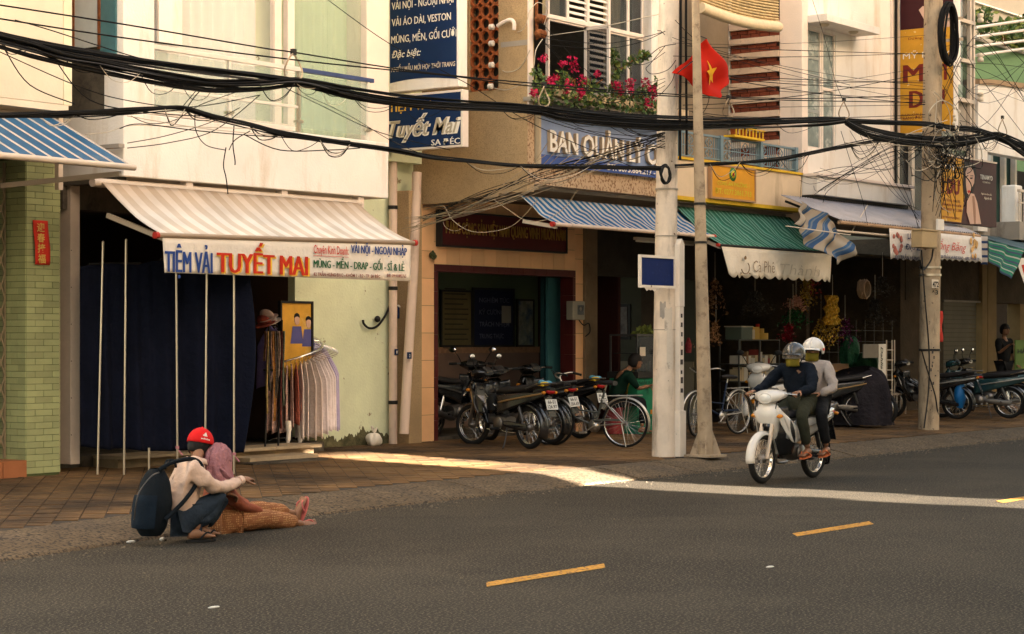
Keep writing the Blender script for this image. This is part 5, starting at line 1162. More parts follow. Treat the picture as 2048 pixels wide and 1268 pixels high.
# right hand pole
P3 = atG(1857, 858, .14); P3.y = -2.2; P3 = Vector((XX(1857, -2.2), -2.2, .14)); P3t = Vector((XX(1869, -2.2), -2.2, 8.6))
t = thing('utility_pole', 'stained concrete utility pole at the right with a beige box and many wires', 'pole', P3)
MB().tube([P3.lerp(P3t, k/24) - Vector((0, 0, .1 if k == 0 else 0)) for k in range(25)], [.172 - .022*k/24 for k in range(25)], 24).build('shaft', M_pole2, t)
yb = P3.y - .19; p = at(1838, 461, yb); q = at(1868, 497, yb); B('meter_box', mat('beige_box', (.42, .30, .16), .6, .1, 4, .1, 40), t, (p.x, yb - .06, q.z), (q.x, yb + .14, p.z), .012); B('box_lid', MATS['beige_box'], t, (p.x - .015, yb - .075, p.z), (q.x + .015, yb + .13, p.z + .03), .006)
B('white_plate', M_white, t, (XX(1873, yb + .04), yb + .02, ZZ(1873, 459, yb)), (XX(1886, yb + .04), yb + .05, ZZ(1873, 437, yb)))
for py in (537, 552, 702): c_ = P3.lerp(P3t, (ZZ(1857, py, P3.y) - .14)/8.46); MB().tube([c_, c_ + Vector((0, 0, .035))], .180, 20).build('strap', M_steel if py < 560 else M_iron, t)
B('number_plate', M_letter_c, t, (XX(1864, P3.y - .17), P3.y - .172, ZZ(1864, 577, P3.y)), (XX(1877, P3.y - .17), P3.y - .166, ZZ(1864, 560, P3.y)))
ptext('472', 'Y', P3.y - .174, (1865, 574), (1877, 574), 11, M_black, t, bold=.03); ptext('3', 'Y', P3.y - .172, (1870, 589), (1876, 589), 9, M_black, t, bold=.03)
for k in range(11): px, py = random.uniform(1862, 1874), 690 + k*9 + random.uniform(-3, 3); q = at(px, py, P3.y - .176 + .03*max(0, (px - 1866)/8)); MB().box((q.x - .03, q.y, q.z), (q.x + random.uniform(0, .03), q.y + .003, q.z + random.uniform(.02, .06))).build('stencil_mark', MATS['faded_black_ink'], t)
MB().tube(spline([at(1843, 500, yb - .02), at(1850, 600, P3.y - .2), at(1858, 700, P3.y - .2), at(1857, 780, P3.y - .2), at(1848, 856, P3.y - .19)], 6), .012, 6).build('grounding_cable', M_iron, t)
MB().tube(spline([at(1843, 700, yb - .01), at(1856, 745, P3.y - .22), at(1870, 790, P3.y - .2), at(1876, 830, P3.y - .16)], 6), .012, 6).build('loose_cable', M_black, t)
MB().tube(spline([at(1866, 498, yb), at(1862, 520, yb), at(1846, 540, yb), at(1840, 520, yb)], 6), .014, 6).build('box_cable', M_black, t)
rr = thing('red_ribbon', 'strip of red plastic hanging behind the right hand pole', 'ribbon', at(1882, 650, -1.9)); MB().grid(lambda u, v: at(1879 + 6*u + 1.5*math.sin(v*9), 622 + 62*v, -1.9), 3, 12).build('plastic', M_red, rr, thick=.003)
# insulators and brackets on the pebbledash wall and the flower window corner
for i, (px, py) in enumerate(((984, 54), (984, 87), (984, 130), (982, 173))):
    c_ = atX(px, py, CXL - .05); mb = MB(); mb.lathe(c_, [(.01, -.04), (.04, -.035), (.042, -.02), (.018, -.01), (.042, .005), (.042, .02), (.015, .03)], 10, (0, -1, 0)); o = mb.build('insulator', plain('porcelain', (.66, .60, .52), .3), loc=c_); tag(o, ['white porcelain insulator nearest the top of the breeze block opening', 'second porcelain insulator from the top beside the breeze blocks', 'third porcelain insulator down beside the breeze blocks', 'lowest porcelain insulator beside the breeze blocks'][i], 'insulator', 'insulators beside the breeze blocks')
br = thing('elbow_pipe', 'bent white pipe on the pebbledash wall above the insulators', 'pipe', atX(1025, 50, CXL - .1)); MB().tube(spline([atX(x_, y_, CXL - .08) for x_, y_ in ((995, 52), (1010, 43), (1022, 40), (1028, 46), (1028, 60))], 5), .028, 8).build('pipe', M_wframe, br)
rk = thing('cable_rack', 'rusty iron rack with two insulators at the flower window corner', 'bracket', at(1080, 60, CY - .1)); 
MB().bar(at(1073, 0, CY - .06), at(1074, 80, CY - .06), .03, .03).build('rail', M_rust, rk)
for py in (38, 68): c_ = at(1083, py, CY - .12); MB().lathe(c_, [(.015, -.1), (.06, -.08), (.065, -.04), (.03, -.02), (.06, .0), (.06, .05), (.02, .07)], 10, (1, 0, 0)).build('insulator', M_rust, rk)
# ================================================================ OVERHEAD CABLES
def YB(px):
    if px < 1340: return -2.98
    return -2.98 + min(1, (px - 1340)/480)*.52
def wirepts(P, dy=0.0, n=6): return spline([at(p[0], p[1], (p[2] if len(p) > 2 else YB(p[0])) + dy) for p in P], n)
M_cab = plain('black_cable', (.010, .0095, .009), .85, 0, .15); M_cabg = plain('grey_cable', (.05, .045, .04), .6); M_cabw = plain('pale_cable', (.50, .43, .33), .6); M_cabt = plain('tan_cable', (.34, .27, .18), .7)
def bundle(name, lab, path, n, rmin, rmax, group=None, tang=0, seed=1, fray=1.0):
    rnd = random.Random(seed); path = [(a_, b_, c_*1.15) for a_, b_, c_ in path]; q = path[len(path)//2]; t = thing(name, lab, 'cables', at(q[0], q[1], YB(q[0])), 0, group)
    for k in range(n):
        a = rnd.uniform(0, 6.28); s_ = rnd.random()**.5; ph = rnd.uniform(0, 6.28); f1 = rnd.uniform(.002, .006); P = []
        for (px, py, hw) in path:
            aa = a + .8*math.sin(px*f1 + ph); off = hw*s_*math.sin(aa)*fray + rnd.uniform(-1.2, 1.2); y = YB(px) + hw/160*s_*math.cos(aa)
            P.append(at(px, py + off, y))
        MB().tube(spline(P, 4), rnd.uniform(rmin, rmax), 5).build('cable', M_cab if rnd.random() < .85 else M_cabg, t)
    for k in range(tang):    # loose strands leaving and rejoining the bundle
        i = rnd.randrange(1, len(path) - 2); a, b = path[i], path[i + 1]; dp = rnd.uniform(6, 34)
        P = [(a[0], a[1]), (a[0]*.7 + b[0]*.3, a[1]*.7 + b[1]*.3 + dp), (a[0]*.3 + b[0]*.7, a[1]*.3 + b[1]*.7 + dp*rnd.uniform(.6, 1)), (b[0], b[1])]
        MB().tube(wirepts(P, rnd.uniform(-.08, .05), 4), rnd.uniform(.003, .006), 4).build('loose_strand', M_cab if rnd.random() < .85 else M_cabw, t)
    return t
main_path = [(-40, 70, 15), (0, 83, 15), (60, 98, 17), (130, 118, 15), (200, 131, 16), (280, 147, 16), (360, 162, 14), (430, 171, 12), (520, 170, 11), (590, 164, 8), (640, 172, 9), (700, 186, 11), (800, 202, 11), (900, 210, 10), (1000, 215, 8), (1080, 221, 8), (1130, 231, 12), (1220, 240, 14), (1320, 246, 14), (1430, 247, 11), (1550, 246, 10), (1640, 243, 8), (1690, 240, 5)]
mb1 = bundle('cable_bundle', 'thick sagging black cable bundle crossing the whole street front at upper window height', main_path, 28, .005, .0110, tang=22, seed=3)
bundle('cable_bundle', 'flat black cable bundle from the hoop to behind the right hand pole', [(1690, 240, 5), (1760, 243, 5), (1850, 247, 5), (1905, 255, 6), (1960, 262, 5), (2060, 300, 8)], 12, .009, .014, seed=4)
bundle('cable_bundle', 'sagging black cable bundle running into the tangle on the right hand pole', [(1690, 242, 5), (1730, 262, 10), (1790, 276, 9), (1850, 283, 9), (1905, 284, 10), (1960, 276, 8), (2000, 272, 7), (2048, 298, 15), (2100, 326, 16)], 24, .006, .012, tang=12, seed=5)
bundle('cable_bundle', 'thin ragged black cable bundle hanging below the thick one', [(-40, 234, 5), (80, 231, 7), (150, 229, 7), (250, 224, 6), (330, 218, 5), (370, 218, 5), (430, 236, 5), (500, 252, 6), (560, 268, 6), (640, 280, 5), (700, 289, 5), (800, 303, 5), (860, 315, 4), (930, 322, 4), (1040, 332, 4), (1180, 334, 4), (1322, 338, 4)], 12, .005, .0095, tang=20, seed=6)
bundle('cable_bundle', 'thin black cable bundle rising from the slim pole to the right hand pole', [(1350, 332, 4), (1420, 328, 5), (1480, 325, 4), (1560, 317, 5), (1620, 306, 4), (1700, 290, 5), (1760, 280, 6), (1840, 278, 8)], 11, .005, .0095, tang=12, seed=7)
bundle('cable_bundle', 'upper flat strands riding over the thick bundle at the left', [(-40, 60, 6), (60, 84, 7), (250, 118, 7), (430, 142, 8), (560, 158, 7), (700, 180, 8)], 10, .007, .012, seed=8)
# hoops that hold the bundles
def hoop(lab, px, py, rx_, rz_):
    c_ = at(px, py, YB(px)); t_ = F / ((c_ - CAM).dot(Vector((math.cos(TH), math.sin(TH), 0)))); rX, rZ = rx_/t_*1.2, rz_/t_
    h = thing('cable_hoop', lab, 'hoop', c_, 0, 'hoops holding the cable bundles')
    MB().tube([c_ + Vector((rX*math.cos(a), .03*math.sin(a*2), rZ*math.sin(a))) for a in [i*math.pi/12 for i in range(24)]], .009, 6, closed=True).build('ring', M_gal, h); MB().box(c_ + Vector((-.025, -.02, rZ - .01)), c_ + Vector((.025, .02, rZ + .05))).build('clamp', M_iron, h)
hoop('wire hoop above the shop awning, leftmost of the cable hoops', 587, 135, 20, 27); hoop('wire hoop at the foot of the flower box', 1088, 193, 12, 20); hoop('wire hoop right of the red flag', 1457, 216, 15, 18); hoop('wire hoop in front of the glass balcony door', 1688, 220, 15, 18); hoop('wire hoop in front of the white corner house', 2005, 255, 14, 18)
# single wires
def wires(name, lab, paths, m=None, r=(.004, .006), group=None):
    q = paths[0][0]; t = thing(name, lab, 'wires', at(q[0], q[1], YB(q[0])), 0, group)
    for i, P in enumerate(paths): MB().tube(wirepts(P), random.uniform(*r), 5).build('wire', m or M_cab, t)
    return t
wires('wire_pair', 'two long parallel wires above the thick cable bundle', [[(-40, 4), (250, 49), (520, 95), (590, 105), (820, 141), (1060, 166), (1340, 188), (1600, 197), (1850, 190)], [(-40, 31), (250, 76), (600, 121), (900, 152), (1060, 172), (1320, 191), (1560, 200), (1850, 205)]], r=(.007, .008))
wires('crossing_wires', 'thin diagonal wires crossing in front of the navy lightboxes', [[(640, -12, -1.5), (780, 88, -2.0), (930, 165, -2.5), (1080, 255), (1310, 352)], [(610, 190, -2.6), (700, 232, -2.2), (780, 280, -1.5), (860, 315)], [(560, 170), (640, 210, -2.6), (760, 265, -2.2), (900, 300, -2.4)]], r=(.004, .005))
wires('left_drop_wires', 'loose thin wires drooping in front of the white balcony slab', [[(10, 100), (60, 170), (150, 208)], [(0, 104), (150, 170), (250, 200), (380, 214), (520, 190)], [(360, 220), (372, 205), (395, 178)], [(370, 222), (388, 195), (402, 180)], [(262, 232), (300, 247), (350, 240), (400, 210), (470, 185)], [(255, 296), (340, 285), (430, 260), (520, 190)], [(255, 286), (330, 272), (420, 245), (480, 215)], [(390, 225), (392, 262), (412, 290), (450, 300)], [(468, 252), (466, 290), (470, 320), (470, 330)], [(452, 295), (447, 330), (452, 355), (456, 388)], [(458, 300), (470, 280), (500, 262)], [(240, 257, -1.5), (280, 248), (400, 262), (520, 272), (700, 282)], [(30, 40), (100, 60), (240, 105), (330, 130)], [(110, 120), (180, 200), (300, 225), (400, 232)], [(490, 270), (560, 300), (660, 300), (720, 296)]])
wires('white_balcony_wires', 'pale thin wires stretched low over the white balcony slab', [[(170, 269, -1.6), (215, 264, -1.6), (255, 252, -1.8), (330, 252), (520, 258)], [(255, 232), (400, 256), (560, 272)]], m=M_cabw, r=(.003, .004))
rn = random.Random(11); ps = []
for i in range(15):
    y0 = rn.uniform(60, 225); y1 = rn.uniform(68, 235) ; sg = rn.uniform(0, 14)
    ps.append([(1342 + rn.uniform(0, 60), y0), (1480, y0*.7 + y1*.3 + sg), (1660, y0*.35 + y1*.65 + sg), (1850, y1)])
wires('horizontal_wires', 'many thin horizontal wires between the two poles in front of the white house', ps, r=(.003, .006))
ps = []
for i in range(16):
    y0 = rn.uniform(258, 300); x1 = rn.choice([1075, 1110, 1150, 1200, 1060, 1235]); y1 = rn.uniform(210, 330)
    ps.append([(1330, y0), ((1330 + x1)/2, (y0 + y1)/2 + rn.uniform(4, 26), -2.2), (x1, y1, -1.3)])
for i in range(8):
    y0 = rn.uniform(268, 300); ps.append([(1322, y0), (1200, y0 + 40, -2.2), (1080, y0 + 75 + rn.uniform(-8, 8), -1.6), (960, 395 + rn.uniform(-12, 12), -1.1), (845, 425 + rn.uniform(-15, 18), .5)])
for i in range(6): y0 = rn.uniform(60, 200); ps.append([(1330, y0), (1280, y0 + rn.uniform(-8, 25), -2.2), (1200, y0 + rn.uniform(0, 50), -1.5), (1080, 60 + rn.uniform(-20, 30), -.9)])
wires('fan_of_wires', 'fan of black service wires spreading left from the thick pale pole', ps, r=(.003, .006))
ps = []
for i in range(13):
    s0 = rn.uniform(0, 1); ps.append([(1325 - 260*s0, 300 + rn.uniform(-20, 15), -2.8), (1180 - 160*s0, 350 + rn.uniform(-14, 14), -2.0), (1000 - 60*s0, 405 + rn.uniform(-10, 12), -1.0), (880, 432 + rn.uniform(-10, 14), -.1), (842 - rn.uniform(0, 40), 440 + rn.uniform(-6, 28), .6)])
ps += [[(846, 420, .6), (885, 412, -.2), (905, 440, -.9), (940, 462, -1.2), (985, 463, -1.6), (1030, 448, -2), (1075, 400, -2.4)], [(988, 399, -1.0), (1015, 418, -1.4), (1050, 440, -1.8), (1090, 440, -2), (1130, 415, -2.2), (1155, 380, -2.4)], [(886, 444, -.3), (892, 455, -.6), (912, 462, -.9), (935, 450, -1.2)]]
wires('pale_service_wires', 'tangle of pale service wires in front of the maroon office sign', ps, m=M_cabt, r=(.003, .005))
wires('pole_loops', 'loose black loops hanging left of the thick pale pole', [[(1330, 92), (1300, 128), (1292, 138), (1305, 148), (1335, 140), (1352, 120)], [(1330, 70), (1322, 62), (1315, 61)], [(1290, 120), (1320, 95), (1352, 88)], [(1352, 130), (1345, 160), (1325, 185), (1310, 195)], [(1402, 150), (1418, 190), (1410, 220), (1396, 230)], [(1350, 40), (1380, 70), (1420, 100), (1500, 120), (1700, 170)]])
wires('black_risers', 'two thick black vertical cables right of the thick pale pole', [[(1361, -20), (1361, 100), (1360, 225), (1360, 320)], [(1372, -10), (1372, 130), (1373, 240), (1373, 310)]], r=(.016, .018))
wires('window_wire', 'single white wire tied to the insulator at the flower window', [[(1098, 71, CY - .15), (1175, 60, -1.5), (1230, 48, -2), (1320, 28)], [(1085, 78, CY - .2), (1072, 100, CY - .3), (1068, 130, CY - .3), (1062, 145, CY - .25)], [(1088, 50, CY - .2), (1095, 20, CY - .3), (1075, 5, CY - .3), (1055, 30, -1)], [(1060, 20, -.9), (1045, 60, -.7), (1010, 65, -.2)], [(994, 130, -.1), (1012, 144, -.4), (1040, 135, -.6), (1060, 100, -.9)], [(984, 175, -.1), (1012, 180, -.4), (1040, 170, -.7), (1060, 165, -1)]], m=M_cabw, r=(.005, .007))
ps = []
for i in range(12): x1 = rn.uniform(1640, 1760); ps.append([(1845, 285 + rn.uniform(-10, 20)), (1780, 300 + rn.uniform(-15, 40), -2.2), (1700 - rn.uniform(0, 60), 320 + rn.uniform(0, 60), -1.6), (1600 + rn.uniform(-10, 60), 350 + rn.uniform(-30, 60), -1.1)])
for i in range(5): ps.append([(1700 + i*16, 262), (1740 + i*15, 330 + rn.uniform(-10, 10), -2.2), (1790 + i*8, 390, -2.0), (1838, 420 + i*12, -2.25)])
ps += [[(1625, 0, -1.2), (1650, 80, -1.6), (1670, 160, -2), (1688, 205)], [(1682, 262), (1700, 320, -2), (1725, 400, -1.9), (1735, 450, -2)], [(1610, 300, -1.2), (1604, 350, -1.1), (1600, 398, -1)]]
wires('house_wires', 'thin black wires sagging from the right pole towards the white house', ps, r=(.003, .005))
ps = []
for i in range(14): ps.append([(1885, rn.uniform(40, 250)), (1960, rn.uniform(60, 270), -2.4), (2060, rn.uniform(90, 330), -2.4)])
ps += [[(1905, 60), (1965, 160, -2.5), (2040, 260, -2.4), (2100, 340, -2.4)]]
wires('right_edge_wires', 'thin wires leaving the right hand pole towards the right edge', ps, r=(.003, .006))
# tangle at the right pole
tg = thing('wire_tangle', 'dense bird nest of wires and loops hanging on the right hand pole', 'wires', at(1890, 310, -2.5))
for i in range(90):
    cx_, cy_ = rn.gauss(1893, 22), rn.gauss(300, 24); P = []; a0 = rn.uniform(0, 6.28); r_ = rn.uniform(8, 34)
    for k in range(5): a_ = a0 + k*rn.uniform(.5, 1.1); P.append((cx_ + r_*math.cos(a_), cy_ + r_*1.1*math.sin(a_) + k*3, -2.45 + rn.uniform(-.12, .12)))
    MB().tube(wirepts(P, 0, 4), rn.uniform(.004, .009), 4).build('loop', M_cabw if i % 7 == 0 else (M_cabg if i % 3 == 0 else M_cab), tg)
for P in ([(1690, 285), (1760, 290), (1830, 262), (1895, 240)], [(1770, 288), (1830, 292), (1880, 286), (1915, 262), (1918, 240)], [(1866, 185), (1873, 200), (1871, 240), (1870, 268)], [(1868, 182), (1890, 205), (1900, 230), (1900, 262)], [(1918, 240), (1913, 290), (1908, 320)], [(1880, 340), (1868, 375), (1880, 410), (1900, 425)], [(1812, 320), (1830, 340), (1850, 338), (1870, 325)]): MB().tube(wirepts(P, -.02, 5), .007, 5).build('pale_wire', M_cabw, tg)
for i in range(16): x0 = rn.uniform(1870, 1915); MB().tube(wirepts([(x0, 320, -2.5), (x0 + rn.uniform(-14, 12), 360, -2.5), (x0 + rn.uniform(-22, 14), 400 + rn.uniform(-20, 40), -2.45)], 0, 4), .005, 4).build('hanging_wire', M_cab, tg)
for i in range(7): c_ = at(1912 + rn.uniform(-6, 6), 215 + i*8, -2.5); MB().ball(c_, (.028, .028, .035), 6, 4).build('connector', M_letter_c, tg)
MB().tube([at(1914, 346, -2.55) + Vector((.09*math.cos(a), .01*math.sin(3*a), .09*math.sin(a))) for a in [i*math.pi/9 for i in range(18)]], .012, 5, closed=True).build('small_coil', M_cab, tg)
cl = thing('cable_coil', 'big oval coil of thick black cable hung at the top of the right hand pole', 'cable', at(1897, 65, -2.5))
for k in range(9):
    rx_, rz_ = .24 + rn.uniform(-.03, .03), .50 + rn.uniform(-.035, .03); c_ = at(1897, 66, -2.5) + Vector((rn.uniform(-.02, .02), k*.012 - .05, rn.uniform(-.02, .02)))
    MB().tube([c_ + Vector((rx_*math.cos(a)*1.15, .02*math.sin(2*a + k), rz_*math.sin(a))) for a in [i*math.pi/14 for i in range(28)]], .019, 6, closed=True).build('loop', M_cab, cl)
for py in (36, 78): MB().bar(at(1882, py + 4, -2.45), at(1925, py, -2.3), .03, .05).build('bracket', M_gal, cl)
# ================================================================ FLOWER BOX
fb = thing('bougainvillea', 'bougainvillea with magenta blossoms trailing from the window box', 'plant', (CXL + 1.5, CY - .2, 4.98))
M_fl = mat('magenta_petal', (.42, .008, .055), .7, .3, 12, .1, 40, rnd=.15, spec=.2); lv = MB(); stm = MB()
for i in range(1500):
    px = 1066 + 250*rn.random(); base = 192 + (px - 1066)*.09; s_ = rn.random()
    up = 70 if px < 1150 else (56 if px < 1240 else 48); py = base + 12 - up*s_*(.55 + .45*math.sin(px*.06)**2)
    q = at(px, py, CY - .2 + rn.uniform(-.28, .14)); leaf(lv, q, rv(), rv() + Vector((0, -.8, .4)), rn.uniform(.05, .10), rn.uniform(.018, .03), 1 if rn.random() < .22 else 0)
for P in ([(1235, 150), (1228, 125), (1222, 110), (1230, 106)], [(1225, 150), (1250, 132), (1270, 118), (1290, 112), (1285, 112)], [(1300, 190), (1310, 175), (1316, 160)]):
    pts = [at(x_, y_, CY - .25) for x_, y_ in P]; sp_ = spline(pts, 8); stm.tube(sp_, .008, 5)
    for q in sp_:
        for j in range(4): leaf(lv, q + rv()*.04, rv(), rv(), .08, .026, 1 if rn.random() < .3 else 0)
for i in range(26): px = 1072 + rn.random()*236; q = at(px, 205 + (px - 1066)*.09, CY - .18); stm.tube(spline([q, q + Vector((rn.uniform(-.1, .1), rn.uniform(-.1, 0), .2)), q + Vector((rn.uniform(-.25, .25), rn.uniform(-.2, 0), .38))], 4), .007, 4)
lv.build('leaves', [M_leaf, M_leaf2], fb); stm.build('stem', M_rust, fb)
for (px, py, s_) in ((1087, 118, 1), (1143, 122, 1.3), (1149, 134, 1.2), (1125, 128, .7), (1102, 161, 1), (1139, 165, .9), (1165, 160, 1.3), (1133, 180, .7), (1160, 190, 1), (1069, 186, 1), (1230, 170, .9), (1236, 172, .9), (1261, 166, 1.1), (1261, 178, 1.2), (1291, 164, 1), (1304, 178, 1), (1308, 192, .9), (1296, 207, 1.3), (1242, 184, .6), (1194, 147, .6), (1112, 155, .5), (1162, 183, .7)):
    mb = MB(); c_ = at(px, py, CY - .48)
    for k in range(30): d = rv(); leaf(mb, c_ + Vector((d.x*.05*s_, d.y*.05*s_, d.z*.045*s_)), rv(), rv() + Vector((0, -1, 0)), .045, .02)
    mb.build('blossom', M_fl, fb)
# ================================================================ MOTORBIKES (local frame: rear contact at the origin, forward +x, up z)
M_tyre = plain('tyre_rubber', (.016, .015, .014), .8, var=.1); M_bblack = plain('gloss_black_plastic', (.012, .012, .013), .25, 0, .5, coat=.4); M_bgrey = plain('dark_grey_metal', (.09, .085, .08), .4, .7)
M_seat = plain('seat_vinyl', (.020, .018, .018), .45); M_eng = plain('engine_alloy', (.22, .20, .18), .4, .85); M_lens = plain('headlight_lens', (.65, .64, .60), .08, 0, .8); M_redl = plain('tail_lens_red', (.35, .01, .01), .15)
M_amber = plain('amber_lens', (.55, .20, .02), .15); M_mir = plain('mirror_glass', (.85, .85, .85), .03, 1.0); M_platew = plain('plate_white', (.66, .64, .58), .6); M_ink = plain('plate_ink', (.02, .02, .02), .7)
WB = 1.22; WR = .285
def arc(cx_, cz_, r, a0, a1, n): return [(cx_ + r*math.cos(R(a0 + (a1 - a0)*i/n)), cz_ + r*math.sin(R(a0 + (a1 - a0)*i/n))) for i in range(n + 1)]
def wheel(parent, name, x, z, r=WR, tr=.034, spokes=28, yaw=0.0, thin=False, y=0.0, rimm=None):
    w = MB(); rot = Matrix.Rotation(yaw, 3, 'Z'); c_ = Vector((x, y, z))
    def ring(rad, yo=0): return [c_ + rot @ Vector((rad*math.cos(a), yo, rad*math.sin(a))) for a in [i*2*math.pi/40 for i in range(40)]]
    hub = MB().lathe(c_ + rot @ Vector((0, -.045, 0)), [(.012, -.02), (.028, 0), (.05 if not thin else .018, .01), (.05 if not thin else .018, .08), (.028, .09), (.012, .11)], 14, rot @ Vector((0, 1, 0)))
    wo = hub.build(name, M_eng, parent, off=False)
    MB().tube(ring(r - tr), tr, 10, closed=True).build('tyre', M_tyre, wo, off=False)
    rm = MB()
    for s_ in (-1, 1): rm.tube(ring(r - tr*2.05, s_*tr*.55), .0055 if not thin else .004, 6, closed=True)
    a_ = ring(r - tr*2.1, -tr*.5); b_ = ring(r - tr*2.1, tr*.5); n_ = len(a_); rm.add(a_ + b_, [(i, (i+1) % n_, n_ + (i+1) % n_, n_ + i) for i in range(n_)], 0, None, True)
    rm.build('rim', rimm or M_chrome, wo, off=False)
    sp_ = MB(); h_ = .045 if not thin else .016
    for i in range(spokes):
        a = i*2*math.pi/spokes; b = a + (.55 if i % 2 else -.55); s_ = (-1, 1)[i % 2]
        p = c_ + rot @ Vector((h_*math.cos(b), s_*.028, h_*math.sin(b))); q = c_ + rot @ Vector(((r - tr*2.1)*math.cos(a), 0, (r - tr*2.1)*math.sin(a))); sp_.tube([p, q], .0022 if not thin else .0016, 4, caps=False)
    stuff(sp_.build('spokes', M_chrome, wo, off=False))
    return wo
def fender(parent, name, m, cx_, cz_, r, a0, a1, w0, w1, depth=.03, n=16, tip=0):
    """curved shell over a wheel, w0/w1 widths at both ends"""
    vs = []; P = arc(cx_, cz_, r, a0, a1, n)
    def fn(u, v):
        i = u*n; a = R(a0 + (a1 - a0)*u); wd = w0 + (w1 - w0)*u; t = (v - .5)*2; rr = r - depth*abs(t)**2.2*1.0 + tip*max(0, u - .8)*.4
        return (cx_ + rr*math.cos(a), t*wd, cz_ + rr*math.sin(a))
    return MB().grid(fn, n, 8).build(name, m, parent, off=False, thick=.004)
def moto(name, lab, cat, body_m, trim_m, plate=None, loc=(0, 0, 0), rz=0, mirrors=True, steer=0.0, front_white=False, group=None, rag=False, bag=False, wingm=None, plate_m=None, lean=0.0, chain=False, box=False):
    t = thing(name, lab, cat, (0, 0, 0), 0, group); O = dict(off=False); wingm = wingm or body_m
    rearw = wheel(t, 'wheel', 0, WR); frontw = wheel(t, 'wheel', WB, WR, yaw=steer)
    # frame: swing arm, fork, shocks
    for s_ in (-1, 1):
        MB().bar((0, s_*.075, WR), (.45, s_*.07, .33), .022, .04).build('swing_arm', M_bgrey, t, **O)
        mb = MB(); mb.tube([(.02, s_*.10, WR + .03), (.12, s_*.10, .62)], .012, 8).tube([(.035, s_*.10, WR + .09), (.105, s_*.10, .55)], .026, 10); mb.build('rear_shock', M_chrome if s_ < 0 else M_bgrey, t, **O)
        MB().tube([(WB, s_*.065, WR), (WB - .10, s_*.065, .60), (WB - .155, s_*.06, .82)], [.022, .024, .022], 10).build('fork_leg', M_eng if not front_white else M_alu, t, **O)
    MB().loft([((WB - .12, 0, .62), (0, .085, 0), (.03, 0, .03)), ((WB - .16, 0, .80), (0, .06, 0), (.03, 0, .03))], 12).build('fork_crown', M_bblack, t, **O)
    fender(t, 'front_fender', body_m if not front_white else M_mwhite, WB, WR, WR + .028, -8 + 0, 150, .060, .056, .045, 22)
    fender(t, 'rear_fender', M_bblack, 0, WR, WR + .05, 205, 62, .075, .085, .04, 18)
    # engine, exhaust, pegs
    e = MB(); e.loft([((.40, 0, .33), (0, .10, 0), (0, 0, .09)), ((.55, 0, .34), (0, .12, 0), (0, 0, .11)), ((.66, 0, .36), (0, .085, 0), (0, 0, .07)), ((.80, 0, .40), (0, .06, 0), (0, 0, .055))], 14)
    for k in range(5): e.box((.67 + k*.028, -.075, .33), (.678 + k*.028, .075, .45))
    e.lathe((.52, -.135, .33), [(0, 0), (.085, .005), (.09, .02), (.07, .04)], 16, (0, 1, 0)); e.lathe((.52, .10, .33), [(.07, 0), (.09, .02), (.085, .035), (0, .04)], 16, (0, 1, 0)); e.build('engine', M_eng, t, **O)
    MB().tube(spline([(.78, -.05, .34), (.70, -.10, .22), (.45, -.13, .20), (.25, -.14, .24)], 5), .016, 8).build('exhaust_pipe', M_chrome, t, **O)
    x_ = MB(); x_.tube([(.30, -.145, .235), (.22, -.15, .25), (-.12, -.155, .335), (-.2, -.155, .35)], [.025, .042, .046, .035], 12); x_.build('muffler', M_bgrey if not chain else M_eng, t, **O)
    cc_ = MB(); cc_.loft([((-.06, .105, WR), (.0, .012, 0), (0, 0, .045)), ((.05, .105, WR + .005), (0, .014, 0), (0, 0, .05)), ((.32, .11, .32), (0, .014, 0), (0, 0, .045)), ((.42, .11, .33), (0, .012, 0), (0, 0, .03))], 12); cc_.build('chain_case', M_eng if chain else M_bblack, t, **O)
    for s_ in (-1, 1):
        MB().tube([(.50, s_*.08, .26), (.50, s_*.27, .26)], .016, 8).build('foot_peg', M_black, t, **O); MB().tube([(.12, s_*.10, .30), (.10, s_*.22, .31)], .013, 8).build('rear_peg', M_black, t, **O)
    MB().tube([(.45, .12, .26), (.62, .16, .24), (.70, .17, .25)], .008, 6).build('gear_lever', M_chrome, t, **O)
    if not front_white: MB().tube(spline([(.36, .10, .26), (.30, .18, .10), (.26, .25, .012)], 4), .010, 6).build('side_stand', M_bgrey, t, **O)
    # leg shield and front cowl
    for s_ in (-1, 1):
        def wing(u, v, s_=s_):
            z = .30 + .55*u; xf = WB - .36 + .18*u + .05*math.sin(u*3.1); wo = .055 + .15*math.sin(min(1, u*1.15 + .08)*math.pi*.80)
            return (xf - .13*v**1.6 + .02, s_*(.035 + (wo)*v), z + .02*v)
        MB().grid(wing, 14, 8).build('leg_shield', wingm, t, thick=.012, **O)
        def strp(u, v, s_=s_): return (WB - .33 + .17*u - .02*v, s_*(.10 + .08*math.sin(u*2.6) + .028*v), .42 + .36*u)
        MB().grid(strp, 8, 2).build('trim_stripe', trim_m, t, thick=.016, **O)
    MB().loft([((WB - .36, 0, .32), (0, .05, 0), (.035, 0, .0)), ((WB - .27, 0, .50), (0, .065, 0), (.05, 0, .0)), ((WB - .16, 0, .68), (0, .13, 0), (.07, 0, .01)), ((WB - .12, 0, .79), (0, .165, 0), (.065, 0, .02)), ((WB - .16, 0, .88), (0, .12, 0), (.04, 0, .02))], 16, e=3.4).build('front_cowl', body_m, t, **O)
    for s_ in (-1, 1):
        def cowl(u, v, s_=s_): return (WB - .14 - .36*u + .03*math.sin(v*3.1), s_*(.13 + .075*math.sin(u*2.2 + .2)), .86 - .26*u**.8 - (.13 + .10*math.sin(u*3.1))*v)
        MB().grid(cowl, 12, 6).build('side_cowl', body_m, t, thick=.014, **O)
    for s_ in (-1, 1): MB().ball((WB - .115, s_*.16, .765), (.03, .05, .024), 10, 6).build('front_indicator', M_amber, t, **O)
